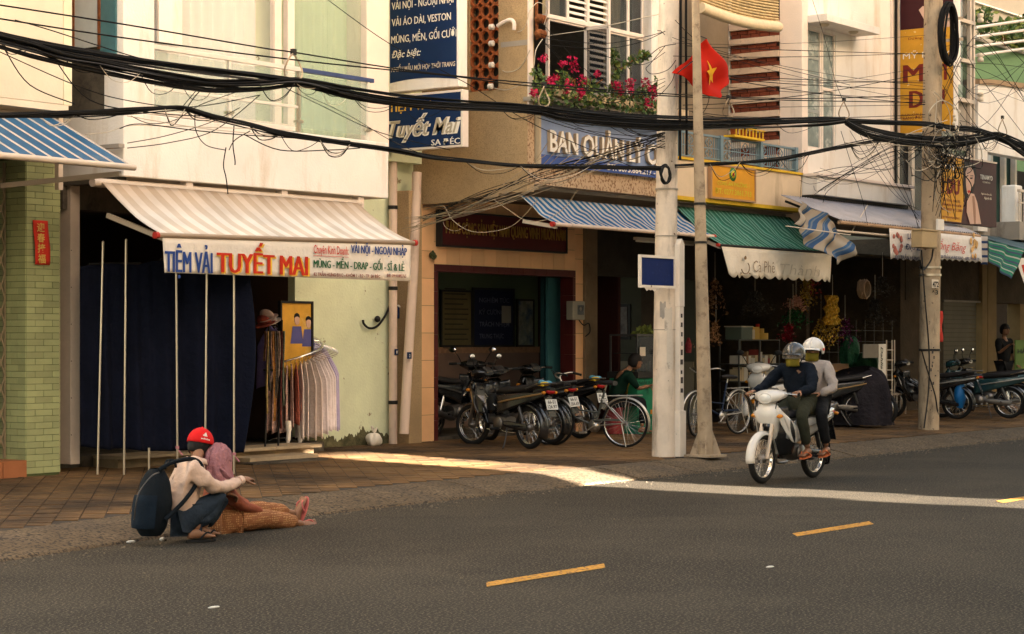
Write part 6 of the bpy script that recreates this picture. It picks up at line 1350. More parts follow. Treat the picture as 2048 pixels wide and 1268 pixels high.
    # steering head: headlight cowl, bars, dash, mirrors
    hz = .985; hx = WB - .20; st = Matrix.Rotation(steer, 3, 'Z')
    def H(p): v = st @ Vector((p[0] - (WB - .17), p[1], 0)); return (v.x + WB - .17, v.y, p[2])
    hc = MB(); hc.loft([(H((hx - .12, 0, hz + .015)), st @ Vector((0, .11, 0)), (0, 0, .035)), (H((hx - .04, 0, hz + .02)), st @ Vector((0, .205, 0)), (0, 0, .06)), (H((hx + .06, 0, hz)), st @ Vector((0, .175, 0)), (0, 0, .075)), (H((hx + .13, 0, hz - .02)), st @ Vector((0, .085, 0)), (0, 0, .06))], 20, e=2.2); hc.build('headlight_cowl', body_m, t, **O)
    MB().ball(H((hx + .112, 0, hz - .018)), (.035, .088, .056), 16, 10, rot=st).build('headlight', M_lens, t, **O)
    MB().loft([(H((hx - .13, 0, hz + .03)), st @ Vector((0, .075, 0)), (0, 0, .02)), (H((hx - .06, 0, hz + .085)), st @ Vector((0, .07, 0)), (0, 0, .012))], 12).build('dashboard', M_bgrey, t, **O)
    for s_ in (-1, 1):
        MB().tube([H((hx - .02, s_*.10, hz + .01)), H((hx - .05, s_*.20, hz + .035)), H((hx - .09, s_*.33, hz + .03))], .013, 8).build('handlebar', M_bgrey, t, **O)
        MB().tube([H((hx - .065, s_*.235, hz + .034)), H((hx - .10, s_*.345, hz + .028))], .019, 10).build('grip', M_black, t, **O)
        MB().tube([H((hx + .01, s_*.16, hz + .03)), H((hx - .0, s_*.24, hz + .03)), H((hx - .03, s_*.33, hz + .02))], .006, 6).build('brake_lever', M_chrome, t, **O)
        if mirrors:
            mm = MB().tube(spline([H((hx - .04, s_*.17, hz + .03)), H((hx - .02, s_*.22, hz + .13)), H((hx - .04, s_*.28, hz + .21))], 4), .006, 6).build('mirror', M_black, t, **O)
            c_ = Vector(H((hx - .05, s_*.30, hz + .235))); MB().ball(c_, (.018, .062, .042), 14, 8, rot=st).build('mirror_shell', M_black, mm, **O); MB().ball(c_ + st @ Vector((-.012, 0, 0)), (.010, .055, .036), 14, 8, rot=st).build('mirror_face', M_mir, mm, **O)
    MB().tube(spline([H((hx, .1, hz)), (WB - .1, .12, .85), (WB - .13, .08, .7)], 4), .006, 5).tube(spline([H((hx, -.1, hz)), (WB - .08, -.13, .86), (WB - .13, -.08, .6)], 4), .006, 5).build('cables', M_black, t, **O)
    # body: tunnel, side panels, seat, tail
    MB().loft([((WB - .38, 0, .52), (0, .05, 0), (.0, 0, .14)), ((.68, 0, .50), (0, .055, 0), (0, 0, .10)), ((.50, 0, .56), (0, .08, 0), (0, 0, .12))], 14).build('centre_tunnel', M_bblack, t, **O)
    for s_ in (-1, 1):
        def pan(u, v, s_=s_):
            x = .62 - 1.0*u; zt = .70 + .07*u; zb_ = .44 + .27*u**1.1; return (x, s_*(.09 + .045*math.sin(min(1, u*1.3)*math.pi*.75) * (1 - .25*abs(v - .5)) - .05*u**2), zb_ + (zt - zb_)*v)
        MB().grid(pan, 16, 6).build('side_panel', body_m, t, thick=.012, **O)
        def sw_(u, v, s_=s_): x = .50 - .85*u; return (x, s_*(.145 + .02*math.sin(u*3) - .055*u**2), .60 + .13*u + .022*v)
        MB().grid(sw_, 10, 2).build('side_stripe', trim_m, t, thick=.006, **O)
    MB().loft([((.66, 0, .735), (0, .05, 0), (0, 0, .02)), ((.56, 0, .765), (0, .09, 0), (0, 0, .045)), ((.30, 0, .775), (0, .125, 0), (0, 0, .05)), ((.05, 0, .80), (0, .12, 0), (0, 0, .05)), ((-.20, 0, .83), (0, .10, 0), (0, 0, .045)), ((-.33, 0, .835), (0, .07, 0), (0, 0, .03))], 18, e=2.8).build('seat', M_seat, t, **O)
    MB().loft([((-.18, 0, .76), (0, .10, 0), (0, 0, .05)), ((-.36, 0, .79), (0, .075, 0), (0, 0, .045)), ((-.46, 0, .80), (0, .045, 0), (0, 0, .02))], 14).build('tail', body_m, t, **O)
    MB().ball((-.42, 0, .765), (.045, .075, .032), 14, 8).build('tail_light', M_redl, t, **O)
    for s_ in (-1, 1): MB().ball((-.40, s_*.10, .755), (.03, .03, .022), 10, 6).build('rear_indicator', M_amber, t, **O)
    MB().tube(spline([(-.05, .12, .80), (-.30, .13, .86), (-.44, .07, .875), (-.44, -.07, .875), (-.30, -.13, .86), (-.05, -.12, .80)], 6), .011, 8).build('grab_rail', M_bgrey if not chain else M_chrome, t, **O)
    MB().bar((-.36, 0, .72), (-.47, 0, .44), .12, .012).build('plate_bracket', M_bblack, t, **O)
    if plate:
        pc = Vector((-.445, 0, .60)); up = Vector((.30, 0, .954)); nr = Vector((-.954, 0, .30))
        pm = MB().obox(pc, (0, .095, 0), up*.070, nr*.003).build('number_plate', plate_m or M_platew, t, **O)
        for ln, (s_, off, w_) in enumerate(((plate[0], .012, .065), (plate[1], -.052, .078))): p0 = pc + up*off + Vector((0, w_, 0)); text(s_, p0, p0 - Vector((0, 2*w_, 0)), .046, M_ink, pm, nr, bold=.02, up=up, lift=.005)
    if rag:
        mb = MB(); 
        for k, (c_, m_) in enumerate((((-.28, .03, .89), 0), ((-.36, .05, .87), 1), ((-.30, -.05, .88), 0))): mb.ball(c_, (.07, .035, .03), 8, 5, mi=m_, rot=Matrix.Rotation(.6*k, 3, 'Z'))
        mb.tube([(-.25, .1, .86), (-.42, .12, .85)], .012, 6, mi=1); mb.build('rag', [plain('rag_blue', (.10, .32, .45), .9), plain('rag_yellow', (.62, .42, .03), .9)], t, **O)
    if box: MB().loft([((.72, 0, .50), (.12, 0, 0), (0, .11, 0)), ((.72, 0, .62), (.13, 0, 0), (0, .12, 0)), ((.74, 0, .72), (.10, 0, 0), (0, .09, 0))], 12).build('leg_bag', M_black, t, **O)
    if not front_white:
        for s_ in (-1, 1): MB().tube(spline([(.84, s_*.09, .72), (.66, s_*.10, .60), (.62, s_*.10, .56), (.80, s_*.10, .66)], 3), .006, 5).build('crash_bar', M_chrome, t, **O)
    t.location = loc; t.rotation_euler = (lean, 0, rz); return t
M_mwhite = plain('gloss_white_paint', (.60, .57, .52), .22, 0, .5, coat=.5); M_silver = plain('silver_paint', (.42, .40, .37), .3, .5); M_teal = plain('teal_paint', (.015, .05, .055), .25, 0, .5, coat=.4); M_gold_t = plain('dull_gold_trim', (.30, .18, .07), .4, .3)
moving = moto('motorbike', 'white and black motorbike ridden by two people along the road', 'motorbike', M_mwhite, M_silver, loc=(21.60, -5.24, 0), rz=math.pi, front_white=True, wingm=M_bblack, steer=.0, mirrors=False)
def park(lab, rp, fp, z=.2, **k):
    a = atG(rp[0], rp[1], z); b = atG(fp[0], fp[1], z); d = b - a; return moto('motorbike', lab, 'motorbike', loc=(a.x, a.y, walkZ(a.x, a.y)), rz=math.atan2(d.y, d.x), **k)
G_m = 'motorbikes parked on the pavement'
park('black motorbike with yellow and blue rag on its tail, nearest bike outside the ward office', (1060, 895), (920, 886), body_m=M_bblack, trim_m=M_gold_t, plate=('66-S1', '126.97'), steer=.25, rag=True, group=G_m, box=True)
a = atG(1104, 887, .2); moto('motorbike', 'black motorbike between the one with the rag and the bicycle', 'motorbike', M_bblack, M_bgrey, ('66-S1', '206.69'), loc=(a.x, a.y, walkZ(a.x, a.y)), rz=R(82), mirrors=False, group=G_m, steer=-.2, lean=-.06)
a = atG(1160, 877, .2); moto('motorbike', 'dark motorbike mostly hidden behind the bicycle', 'motorbike', M_bblack, M_bgrey, ('66-F5', '018.22'), loc=(a.x, a.y, walkZ(a.x, a.y)), rz=R(80), mirrors=False, group=G_m, rag=True)
moto('motorbike', 'black motorbike standing sideways in the ward office doorway', 'motorbike', M_bblack, M_bgrey, None, loc=(22.78, 1.42, .26), rz=R(4), group=G_m, steer=.35)
a = atG(1512, 862, .2); moto('motorbike', 'small white motorbike facing left behind the moving riders', 'motorbike', M_mwhite, M_bblack, None, loc=(a.x + 1.2, a.y + .1, .2), rz=R(183), group=G_m, steer=.3)
a = atG(1712, 851, .2); moto('motorbike', 'dark motorbike with yellow number plate and silver chain case', 'motorbike', M_bblack, M_gold_t, ('66-H4', '3257'), loc=(a.x, a.y, .19), rz=R(150), plate_m=plain('plate_yellow', (.62, .42, .10), .6), group=G_m, chain=True)
a = atG(2018, 836, .2); mt = moto('motorbike', 'teal and black motorbike with a blue bag, right of the right hand pole', 'motorbike', M_teal, M_silver, ('66-L9', '2240'), loc=(a.x, a.y, .19), rz=R(100), group=G_m, chain=True, steer=.2)
moto('motorbike', 'black motorbike behind the teal one at the far right', 'motorbike', M_bblack, M_bgrey, None, loc=(a.x + 1.6, a.y + .5, .2), rz=R(96), group=G_m)
moto('motorbike', 'dark motorbike parked just behind the right hand pole', 'motorbike', M_bblack, M_silver, None, loc=(34.4, -1.35, .19), rz=R(98), group=G_m, mirrors=False)
q = at(1920, 785, -1.4); t = thing('carrier_bag', 'bright blue plastic bag hanging on the teal motorbike', 'bag', q)
MB().grid(lambda u, v: (q.x + (.13 + .03*math.sin(v*5))*math.cos(u*2*math.pi)*(.35 + .65*math.sin((1-v)*2.6 + .3)), q.y + .10*math.sin(u*2*math.pi)*(.35 + .65*math.sin((1-v)*2.6 + .3)), q.z - .28 + .5*v), 20, 10).build('sack', plain('blue_plastic', (.01, .12, .34), .4), t)
# covered motorbike
a = atG(1748, 852, .2); t = thing('covered_motorbike', 'motorbike under a dark grey purple cover beside the yellow plated one', 'motorbike', (a.x, a.y, .19))
def cvf(u, v):
    an = u*2*math.pi; r = 1 + .06*math.sin(an*7 + v*3) + .04*math.sin(an*13); k_ = (1 - v**3)**.5 if v < 1 else 0
    return (a.x + .25 + .36*r*math.cos(an)*(.45 + .55*k_), a.y + .55 + .75*r*math.sin(an)*(.5 + .5*k_), .19 + .02 + .88*v + .10*v*math.sin(an*1 + 2.2))
MB().grid(cvf, 56, 16).build('cover', mat('cover_cloth', (.022, .018, .021), .8, .25, 3, .6, 14), t); wheel(t, 'wheel', 0, 0); 
for o in list(t.children):
    if o.name.startswith('wheel'): o.location = (.25, -.05, WR); o.rotation_euler = (0, 0, R(80))
# ================================================================ BICYCLES
M_bchr = plain('bicycle_steel', (.48, .44, .38), .3, .85)
def bicycle(lab, loc, rz, fm, steer=0.0, saddle=True, rack=True):
    t = thing('bicycle', lab, 'bicycle', (0, 0, 0)); O = dict(off=False); r = .33; wb = 1.06; hx, hz = wb - .13, .84
    wheel(t, 'wheel', 0, r, r, .017, 36, thin=True); wheel(t, 'wheel', wb, r, r, .017, 36, yaw=steer, thin=True)
    bb = (.43, 0, .29); f = MB(); f.tube([(hx - .01, 0, .66), (.72, 0, .40), bb], .017, 8).tube([(hx - .005, 0, .72), (.66, 0, .50), (.36, 0, .47)], .013, 8).tube([bb, (.29, 0, .78)], .016, 8).tube([(hx + .02, 0, .60), (hx - .03, 0, .86)], .02, 8); f.build('frame', fm, t, **O)
    for s_ in (-1, 1):
        MB().tube([(0, s_*.06, r), bb], .009, 6).tube([(0, s_*.06, r), (.33, s_*.015, .66)], .008, 6).build('rear_stay', M_bchr, t, **O)
        MB().tube([(wb, s_*.05, r), (wb - .04, s_*.05, .50), (hx + .02, s_*.03, .63)], .011, 8).build('fork_leg', M_bchr, t, **O)
    fender(t, 'front_fender', M_bchr, wb, r, r + .03, 5, 150, .03, .03, .02, 20); fender(t, 'rear_fender', M_bchr, 0, r, r + .03, 200, 30, .03, .03, .02, 22)
    MB().tube(spline([(hx - .17, .27, .98), (hx - .06, .25, 1.01), (hx + .04, .12, .98), (hx + .02, 0, .93), (hx + .04, -.12, .98), (hx - .06, -.25, 1.01), (hx - .17, -.27, .98)], 5), .011, 8).tube([(hx - .03, 0, .84), (hx + .02, 0, .95)], .012, 8).build('handlebar', M_bchr, t, **O)
    for s_ in (-1, 1): MB().tube([(hx - .20, s_*.275, .975), (hx - .08, s_*.255, 1.005)], .017, 8).build('grip', M_black, t, **O)
    MB().tube(spline([(hx + .03, .1, .99), (hx + .12, .06, 1.05), (hx + .06, 0, .9), (hx, 0, .7)], 4), .004, 5).tube(spline([(hx + .03, -.1, .99), (hx + .13, -.05, 1.03), (hx + .05, 0, .88)], 4), .004, 5).build('brake_cables', M_black, t, **O)
    if saddle: MB().loft([((.14, 0, .87), (0, .10, 0), (0, 0, .03)), ((.24, 0, .88), (0, .09, 0), (0, 0, .035)), ((.36, 0, .885), (0, .035, 0), (0, 0, .022)), ((.42, 0, .88), (0, .018, 0), (0, 0, .015))], 14).build('saddle', M_seat, t, **O); MB().tube([(.29, 0, .76), (.26, 0, .86)], .012, 8).build('seat_post', M_bchr, t, **O)
    if rack:
        k_ = MB().tube([(.24, .05, .70), (-.22, .06, .71), (-.25, 0, .71), (-.22, -.06, .71), (.24, -.05, .70)], .007, 6)
        for x_ in (.1, -.02, -.14): k_.tube([(x_, -.06, .71), (x_, .06, .71)], .005, 5)
        for s_ in (-1, 1): k_.tube([(-.05, s_*.06, .70), (0, s_*.07, r)], .006, 6)
        k_.build('luggage_rack', M_bchr, t, **O)
    c_ = MB().lathe((.43, .03, .29), [(.0, 0), (.085, 0), (.09, .006), (.0, .008)], 20, (0, 1, 0)); c_.tube([(.43, .06, .29), (.56, .07, .20)], .009, 6).tube([(.43, -.05, .29), (.30, -.07, .38)], .009, 6).box((.52, .07, .19), (.60, .16, .21)).box((.26, -.16, .37), (.34, -.07, .39)); c_.build('crankset', M_bchr, t, **O)
    MB().bar((.02, .045, r + .045), (.44, .045, .37), .018, .03).build('chain_guard', fm, t, **O); MB().tube([(.02, .09, r), (-.06, .14, .02)], .008, 6).build('kickstand', M_bchr, t, **O)
    MB().box((-.385, -.03, .46), (-.372, .03, .52)).build('rear_reflector', M_amber, t, **O)
    t.location = loc; t.rotation_euler = (0, 0, rz)
a = atG(1250, 890, .2); bicycle('old steel bicycle with luggage rack parked left of the thick pale pole', (a.x, a.y, walkZ(a.x, a.y)), R(104), plain('grey_green_frame', (.10, .10, .085), .4, .4))
a = atG(1466, 868, .2); bicycle('dark blue bicycle with curved handlebar right of the slim steel pole', (a.x + .15, a.y, .19), R(174), plain('navy_frame', (.015, .025, .05), .5, .2), steer=.3)
# ================================================================ PEOPLE
M_skin = mat('skin_brown', (.24, .115, .060), .5, .08, 6, .08, 60, spec=.35); M_hair = plain('black_hair', (.012, .010, .009), .6)
M_shirt = mat('shirt_pale_pink', (.66, .47, .36), .85, .12, 5, .6, 9); M_jean = mat('dark_jeans', (.022, .032, .045), .85, .3, 5, .5, 14); M_cap = mat('cap_red', (.60, .012, .012), .75, .08, 8, .15, 60)
M_scarf = mat('scarf_mauve', (.36, .165, .175), .95, .12, 6, .7, 26); M_btop = mat('brown_top', (.26, .075, .040), .85, .12, 6, .5, 12)
M_pack = mat('backpack_cloth', (.006, .009, .012), .85, .3, 5, .4, 30); M_packb = mat('backpack_blue', (.006, .012, .020), .85, .3, 5, .4, 30)
def batik():
    m = mat('batik_trousers', (.25, .10, .042), .85, .08, 5, .3, 20); nt = m.node_tree; N = nt.nodes; L = nt.links; b = N['Principled BSDF']; src = b.inputs['Base Color'].links[0].from_socket
    g = N.new('ShaderNodeNewGeometry'); v = N.new('ShaderNodeTexVoronoi'); v.inputs['Scale'].default_value = 52; v.inputs['Randomness'].default_value = .25; L.new(g.outputs['Position'], v.inputs['Vector'])
    r = N.new('ShaderNodeValToRGB'); r.color_ramp.elements[0].position = .28; r.color_ramp.elements[0].color = (1, 1, 1, 1); r.color_ramp.elements[1].position = .42; r.color_ramp.elements[1].color = (0, 0, 0, 1); L.new(v.outputs['Distance'], r.inputs[0])
    x = N.new('ShaderNodeMix'); x.data_type = 'RGBA'; L.new(r.outputs[0], x.inputs[0]); L.new(src, x.inputs[6]); x.inputs[7].default_value = (.46, .25, .11, 1); L.new(x.outputs[2], b.inputs['Base Color']); return m
M_batik = batik()
def V(*a): return Vector(a)
def basis(f, up=Vector((0, 0, 1))):
    f = f.normalized(); s = f.cross(up)
    if s.length < .05: s = f.cross(Vector((0, 1, 0)))
    s.normalize(); return f, s, s.cross(f)
def head_geo(mb, c, f, up=Vector((0, 0, 1)), k=1.0):
    f, s, u = basis(f, up); rot = Matrix((f, s, u)).transposed()
    mb.ball(c, (.098*k, .075*k, .118*k), 18, 14, rot=rot); mb.ball(c + f*.035*k - u*.055*k, (.058*k, .052*k, .055*k), 14, 8, rot=rot)
    mb.loft([(c + f*.088*k + u*.012*k, s*.008*k, u*.012*k), (c + f*.112*k - u*.018*k, s*.016*k, u*.013*k), (c + f*.098*k - u*.032*k, s*.014*k, u*.006*k)], 8)
    for q in (-1, 1): mb.ball(c + s*q*.076*k - f*.005*k, (.016*k, .010*k, .030*k), 8, 6, rot=rot)
    for q in (-1, 1): mb.ball(c + f*.083*k + s*q*.030*k + u*.022*k, (.012*k, .018*k, .006*k), 8, 4, rot=rot)
    mb.ball(c + f*.092*k - u*.052*k, (.010*k, .022*k, .005*k), 8, 4, rot=rot); mb.ball(c + f*.090*k - u*.062*k, (.010*k, .019*k, .006*k), 8, 4, rot=rot)
def eyes(parent, c, f, up=Vector((0, 0, 1)), k=1.0):
    f, s, u = basis(f, up)
    e = MB()
    for q in (-1, 1): e.ball(c + f*.090*k + s*q*.030*k + u*.012*k, (.008, .010, .006), 8, 6)
    e.build('eyes', M_hair, parent)
def hair_cap(parent, c, f, up=Vector((0, 0, 1)), k=1.0, low=-.35, m=None, name='hair'):
    f, s, u = basis(f, up)
    def fn(a, b):
        th = a*2*math.pi; lim = math.pi*(.5 + (.22 if math.cos(th) < .2 else -.06*math.cos(th))); ph = b*lim
        r = V(.108, .086, .126)*k*1.03; d = f*(math.cos(th)*math.sin(ph)*r.x) + s*(math.sin(th)*math.sin(ph)*r.y) + u*(math.cos(ph)*r.z); return c + d + u*.004
    MB().grid(fn, 28, 14).build(name, m or M_hair, parent, thick=.006)
def hand_geo(mb, w, d, n, k=1.0, curl=.5, side=1):
    """palm and five fingers. w wrist, d direction of the hand, n back of the hand"""
    d = d.normalized(); n = (n - d*n.dot(d)).normalized(); s = d.cross(n)*side
    mb.loft([(w, s*.026*k, n*.018*k), (w + d*.035*k, s*.036*k, n*.016*k), (w + d*.075*k, s*.041*k, n*.014*k), (w + d*.092*k, s*.038*k, n*.010*k)], 12)
    for i, (o, L_) in enumerate(((-.030, .066), (-.010, .076), (.010, .071), (.029, .055))):
        p = w + d*.086*k + s*o*k; c = curl*(1 + .15*i); pts = [p - d*.02*k, p]; a = 0
        for j, fr in enumerate((.42, .33, .25)):
            a += c*(.6 + .25*j); p = p + (d*math.cos(a) - n*math.sin(a))*L_*fr*k; pts.append(p)
        mb.tube(pts, [.009*k, .0092*k, .0085*k, .0078*k, .0055*k], 8)
    p = w + d*.022*k - s*.026*k; t = (d*.55 - s*.75 - n*.3).normalized(); mb.tube([p, p + t*.03*k, p + t*.052*k + d*.012*k - n*.006*k, p + t*.062*k + d*.036*k - n*.012*k], [.013*k, .0125*k, .010*k, .007*k], 8)
def foot_geo(mb, a, d, up, k=1.0, toes=True):
    """a ankle, d toe direction, up instep direction"""
    d = d.normalized(); s = d.cross(up).normalized(); u = s.cross(d)
    mb.loft([(a - d*.055*k - u*.045*k, s*.022*k, u*.022*k), (a - d*.035*k - u*.035*k, s*.034*k, u*.038*k), (a + d*.02*k - u*.028*k, s*.036*k, u*.042*k), (a + d*.09*k - u*.045*k, s*.042*k, u*.027*k), (a + d*.145*k - u*.055*k, s*.046*k, u*.017*k), (a + d*.165*k - u*.058*k, s*.040*k, u*.012*k)], 14)
    for i in range(5):
        o = (-.034 + .0175*i)*k; L_ = (.040 - .005*abs(i - .5))*k; r_ = (.0135 if i == 0 else .0095)*k; p = a + d*.155*k + s*o - u*.058*k
        mb.tube([p - d*.01, p + d*L_*.6 + u*.002, p + d*L_ - u*.004], [r_, r_, r_*.6], 8)
def flipflop(name, parent, a, d, up, m, k=1.0):
    d = d.normalized(); s = d.cross(up).normalized(); u = s.cross(d); pts = []
    n = 22
    for i in range(n):
        t = 2*math.pi*i/n; x = .135*math.cos(t)*k; y = (.045 + .008*math.cos(t))*math.sin(t)*k; pts.append(a + d*(.062*k + x) + s*y - u*.078*k)
    o = MB().prism(pts, -u*.018*k).build(name, m, parent); tp = a + d*.165*k - u*.060*k
    for q in (-1, 1): MB().tube(spline([tp - u*.012*k, a + d*.11*k + s*q*.030*k - u*.022*k, a + d*.05*k + s*q*.046*k - u*.05*k, a + d*.03*k + s*q*.045*k - u*.078*k], 5), .0075*k, 6).build('strap', m, o)
BODY_E = [('pel', 'bel'), ('bel', 'che'), ('che', 'nek'), ('nek', 'hed')] + [(a + q, b + q) for q in 'LR' for a, b in (('hip', 'kne'), ('kne', 'ank'), ('sho', 'elb'), ('elb', 'wri'))] + [('pel', 'hipL'), ('pel', 'hipR'), ('che', 'shoL'), ('che', 'shoR')]
RAD = dict(pel=.115, bel=.10, che=.118, nek=.048, hed=.055, hip=.082, kne=.056, ank=.034, sho=.056, elb=.038, wri=.026)
def body(parent, P, f, up=V(0, 0, 1), k=1.0, hands=(), feet=(), m=None, heads=True, hk=1.0):
    J = {n_: (p, RAD[n_.rstrip('LR') if n_[-1] in 'LR' else n_]*k*.92) for n_, p in P.items()}
    def ex(mb):
        if heads: head_geo(mb, P['hed'], f, up, hk)
        for h in hands: hand_geo(mb, *h)
        for h in feet: foot_geo(mb, *h)
    return skinned('body', J, BODY_E, m or M_skin, parent, 'pel', 2, ex)
def cloth(name, parent, P, keys, rad, m, sub=2, extraJ=None, extraE=(), disp=.0):
    J = {n_: (P[n_], rad[n_]) for n_ in keys}
    if extraJ: J.update(extraJ)
    E = [e for e in BODY_E if e[0] in J and e[1] in J] + list(extraE)
    root = 'che' if 'che' in J else 'pel'
    o = skinned(name, J, E, m, parent, root, sub)
    if disp:
        tx = bpy.data.textures.new(name, 'CLOUDS'); tx.noise_scale = .085; md = o.modifiers.new('folds', 'DISPLACE'); md.texture = tx; md.strength = disp; md.mid_level = .5; md.texture_coords = 'GLOBAL'
    return o
# ---------------------------------------------------------------- crouching man
YM = -4.72
def A(px, py, y): return at(px, py, y)
t = thing('person', 'man in a red cap and pale shirt squatting at the kerb with a dark backpack', 'person', atG(390, 1076))
P = dict(pel=A(366, 1036, YM), bel=A(352, 1004, YM), che=A(368, 951, YM), nek=A(396, 914, YM + .05), hed=A(400, 890, YM + .12),
         hipR=A(372, 1040, YM - .10), kneR=A(446, 990, YM - .17), ankR=A(388, 1060, YM - .13), hipL=A(372, 1040, YM + .09), kneL=A(446, 996, YM + .12), ankL=A(404, 1056, YM + .12),
         shoR=A(384, 940, YM - .17), elbR=A(432, 978, YM - .20), wriR=A(484, 960, YM - .10), shoL=A(392, 936, YM + .16), elbL=A(430, 972, YM + .20), wriL=A(452, 986, YM + .10))
fw = V(1, .05, -.35)
X1 = V(1, 0, 0)
body(t, P, fw, hands=((P['wriR'], V(.95, .1, .12), V(0, -.3, 1), .98, .42, -1), (P['wriL'], V(.9, -.2, -.3), V(0, 0, 1), .95, .5, 1)), feet=((P['ankR'] + V(0, 0, -.0), V(1, -.28, 0), V(0, 0, 1), 1.0), (P['ankL'], V(1, 0, 0), V(0, 0, 1), 1.0)))
cr = dict(pel=.155, bel=.158, che=.172, nek=.080, shoR=.082, elbR=.060, wriR=.040, shoL=.105, elbL=.058, wriL=.040)
P2_ = dict(P); P2_['wriR'] = P['elbR'].lerp(P['wriR'], .93); P2_['nek'] = P['che'].lerp(P['nek'], .62)
cloth('shirt', t, P2_, ['pel', 'bel', 'che', 'nek', 'shoR', 'elbR', 'wriR', 'shoL', 'elbL', 'wriL'], cr, M_shirt, disp=.05, extraJ={'tail': (A(352, 1058, YM), .09)}, extraE=[('pel', 'tail')])
w_ = P['wriR']; d_ = (P['wriR'] - P['elbR']).normalized(); MB().tube([w_ - d_*.07, w_ - d_*.012], [.044, .041], 16).build('cuff', M_shirt, t)
MB().tube([P['nek'] + V(-.01, 0, -.055), P['nek'] + V(.0, 0, -.01)], [.085, .066], 16, caps=False).build('collar', M_shirt, t, thick=.008)
P3_ = dict(P); P3_['ankR'] = P['kneR'].lerp(P['ankR'], .88); P3_['ankL'] = P['kneL'].lerp(P['ankL'], .88)
cloth('trousers', t, P3_, ['pel', 'hipR', 'kneR', 'ankR', 'hipL', 'kneL', 'ankL'], dict(pel=.13, hipR=.108, kneR=.080, ankR=.066, hipL=.105, kneL=.08, ankL=.064), M_jean, disp=.025)
flipflop('sandal', t, P['ankR'] + V(0, 0, .0), V(1, -.28, 0), V(0, 0, 1), M_black, 1.02); flipflop('sandal', t, P['ankL'], V(1, 0, 0), V(0, 0, 1), M_black, 1.02)
hair_cap(t, P['hed'], fw); eyes(t, P['hed'], fw)
# cap with peak
ff_, ss_, uu_ = basis(V(1, .05, -.22)); hc_ = P['hed'] + uu_*.02
def capf(a, b):
    th = a*2*math.pi; ph = b*math.pi*.52; return hc_ + ff_*(math.cos(th)*math.sin(ph)*.120) + ss_*(math.sin(th)*math.sin(ph)*.098) + uu_*(math.cos(ph)*.122)
cp = MB().grid(capf, 32, 12).build('cap', M_cap, t, thick=.006)
def peak(a, b): th = (a - .5)*2.0; r0, r1 = .105, .195; r = r0 + (r1 - r0)*b; return hc_ + ff_*(math.cos(th)*r*1.02) + ss_*(math.sin(th)*.092*(1 - .12*b)*1.1) + uu_*(-.012 - .03*b - .025*(th**2)*b + .006)
MB().grid(peak, 14, 6).build('peak', M_cap, cp, thick=.006); MB().ball(hc_ + uu_*.124, .010, 8, 6).build('button', M_cap, cp)
# white three bar logo with word on the side of the cap
nl = (-ss_*1.0 - ff_*.55).normalized(); nl = (-V(0, 1, 0)*.9 - ff_*.5 + uu_*.25).normalized(); rt = nl.cross(uu_)*-1; rt = (uu_.cross(nl)).normalized(); 
lc = hc_ + ff_*(-.5*.112) - ss_*0 + V(0, 0, 0)
sgn = 1 if ss_.dot(V(0, -1, 0)) > 0 else -1
def capp(az, el): th = az; ph = el; return hc_ + ff_*(math.cos(th)*math.sin(ph)*.126) + ss_*(sgn*math.sin(th)*math.sin(ph)*.104) + uu_*(math.cos(ph)*.128)
lg = MB()
for i in range(3):
    a0 = 2.02 - i*.10; h_ = (.10, .20, .30)[i]; h_ = (.12, .22, .32)[i]; lg.add([capp(a0 + .07, 1.20), capp(a0, 1.20), capp(a0 + .10, 1.20 - h_), capp(a0 + .17, 1.20 - h_ + .05)], [(0, 1, 2, 3)])
lg.build('logo', M_letter_w, cp, thick=.002)
vs, fs = tmesh('adidas', 0, .02); x0 = min(v.x for v in vs); x1 = max(v.x for v in vs); tx_ = MB().add([capp(2.30 - .72*(v.x - x0)/(x1 - x0), 1.42 - .16*v.y) for v in vs], fs); tx_.build('lettering', M_letter_w, cp)
# white mask is on the woman; backpack on the man
bpk = thing('backpack', 'bulging dark backpack on the back of the squatting man', 'backpack', A(302, 1070, YM))
def bk(u, v):
    a = u*2*math.pi; h = v; wv_ = (math.sin(math.pi*min(1, max(0, .06 + .90*h)))**.42); c_ = A(301 + 12*h, 1071 - 134*h, YM); rx_ = .150*wv_*(1.05 - .25*h); ry_ = .16*wv_*(1 - .12*h); r_ = 1 + .03*math.sin(a*5 + h*9) + .025*math.sin(h*17); return c_ + V(rx_*math.cos(a)*r_, ry_*math.sin(a)*r_, 0)
MB().grid(bk, 32, 20).build('main_pocket', M_pack, bpk)
def fp(u, v): a = math.pi*(.80 + .50*u); c_ = A(301 + 12*(.12 + .5*v), 1071 - 134*(.12 + .5*v), YM); q = math.sin(math.pi*v)**.4; return c_ + V(.150*math.cos(a)*(1 + .10*q), .16*math.sin(a)*(1 + .06*q), 0)
MB().grid(fp, 18, 12).build('front_pocket', M_packb, bpk)
for q in (-1, 1): MB().tube(spline([A(318, 940, YM + q*.08), A(345, 925, YM + q*.11), A(385, 918, YM + q*.13), A(404, 934, YM + q*.15), A(396, 962, YM + q*.16), A(370, 1000, YM + q*.19), A(330, 1040, YM + q*.17)], 6), [.018]*37, 8).build('shoulder_strap', M_pack, bpk)
MB().tube(spline([A(330, 938, YM - .04), A(334, 922, YM - .02), A(348, 922, YM + .02), A(352, 934, YM + .04)], 5), .011, 8).build('carry_handle', M_pack, bpk)
MB().tube(spline([A(268, 1040, YM - .12), A(276, 990, YM - .16), A(300, 955, YM - .14), A(318, 945, YM - .1)], 6), .006, 6).build('zip', M_bgrey, bpk)
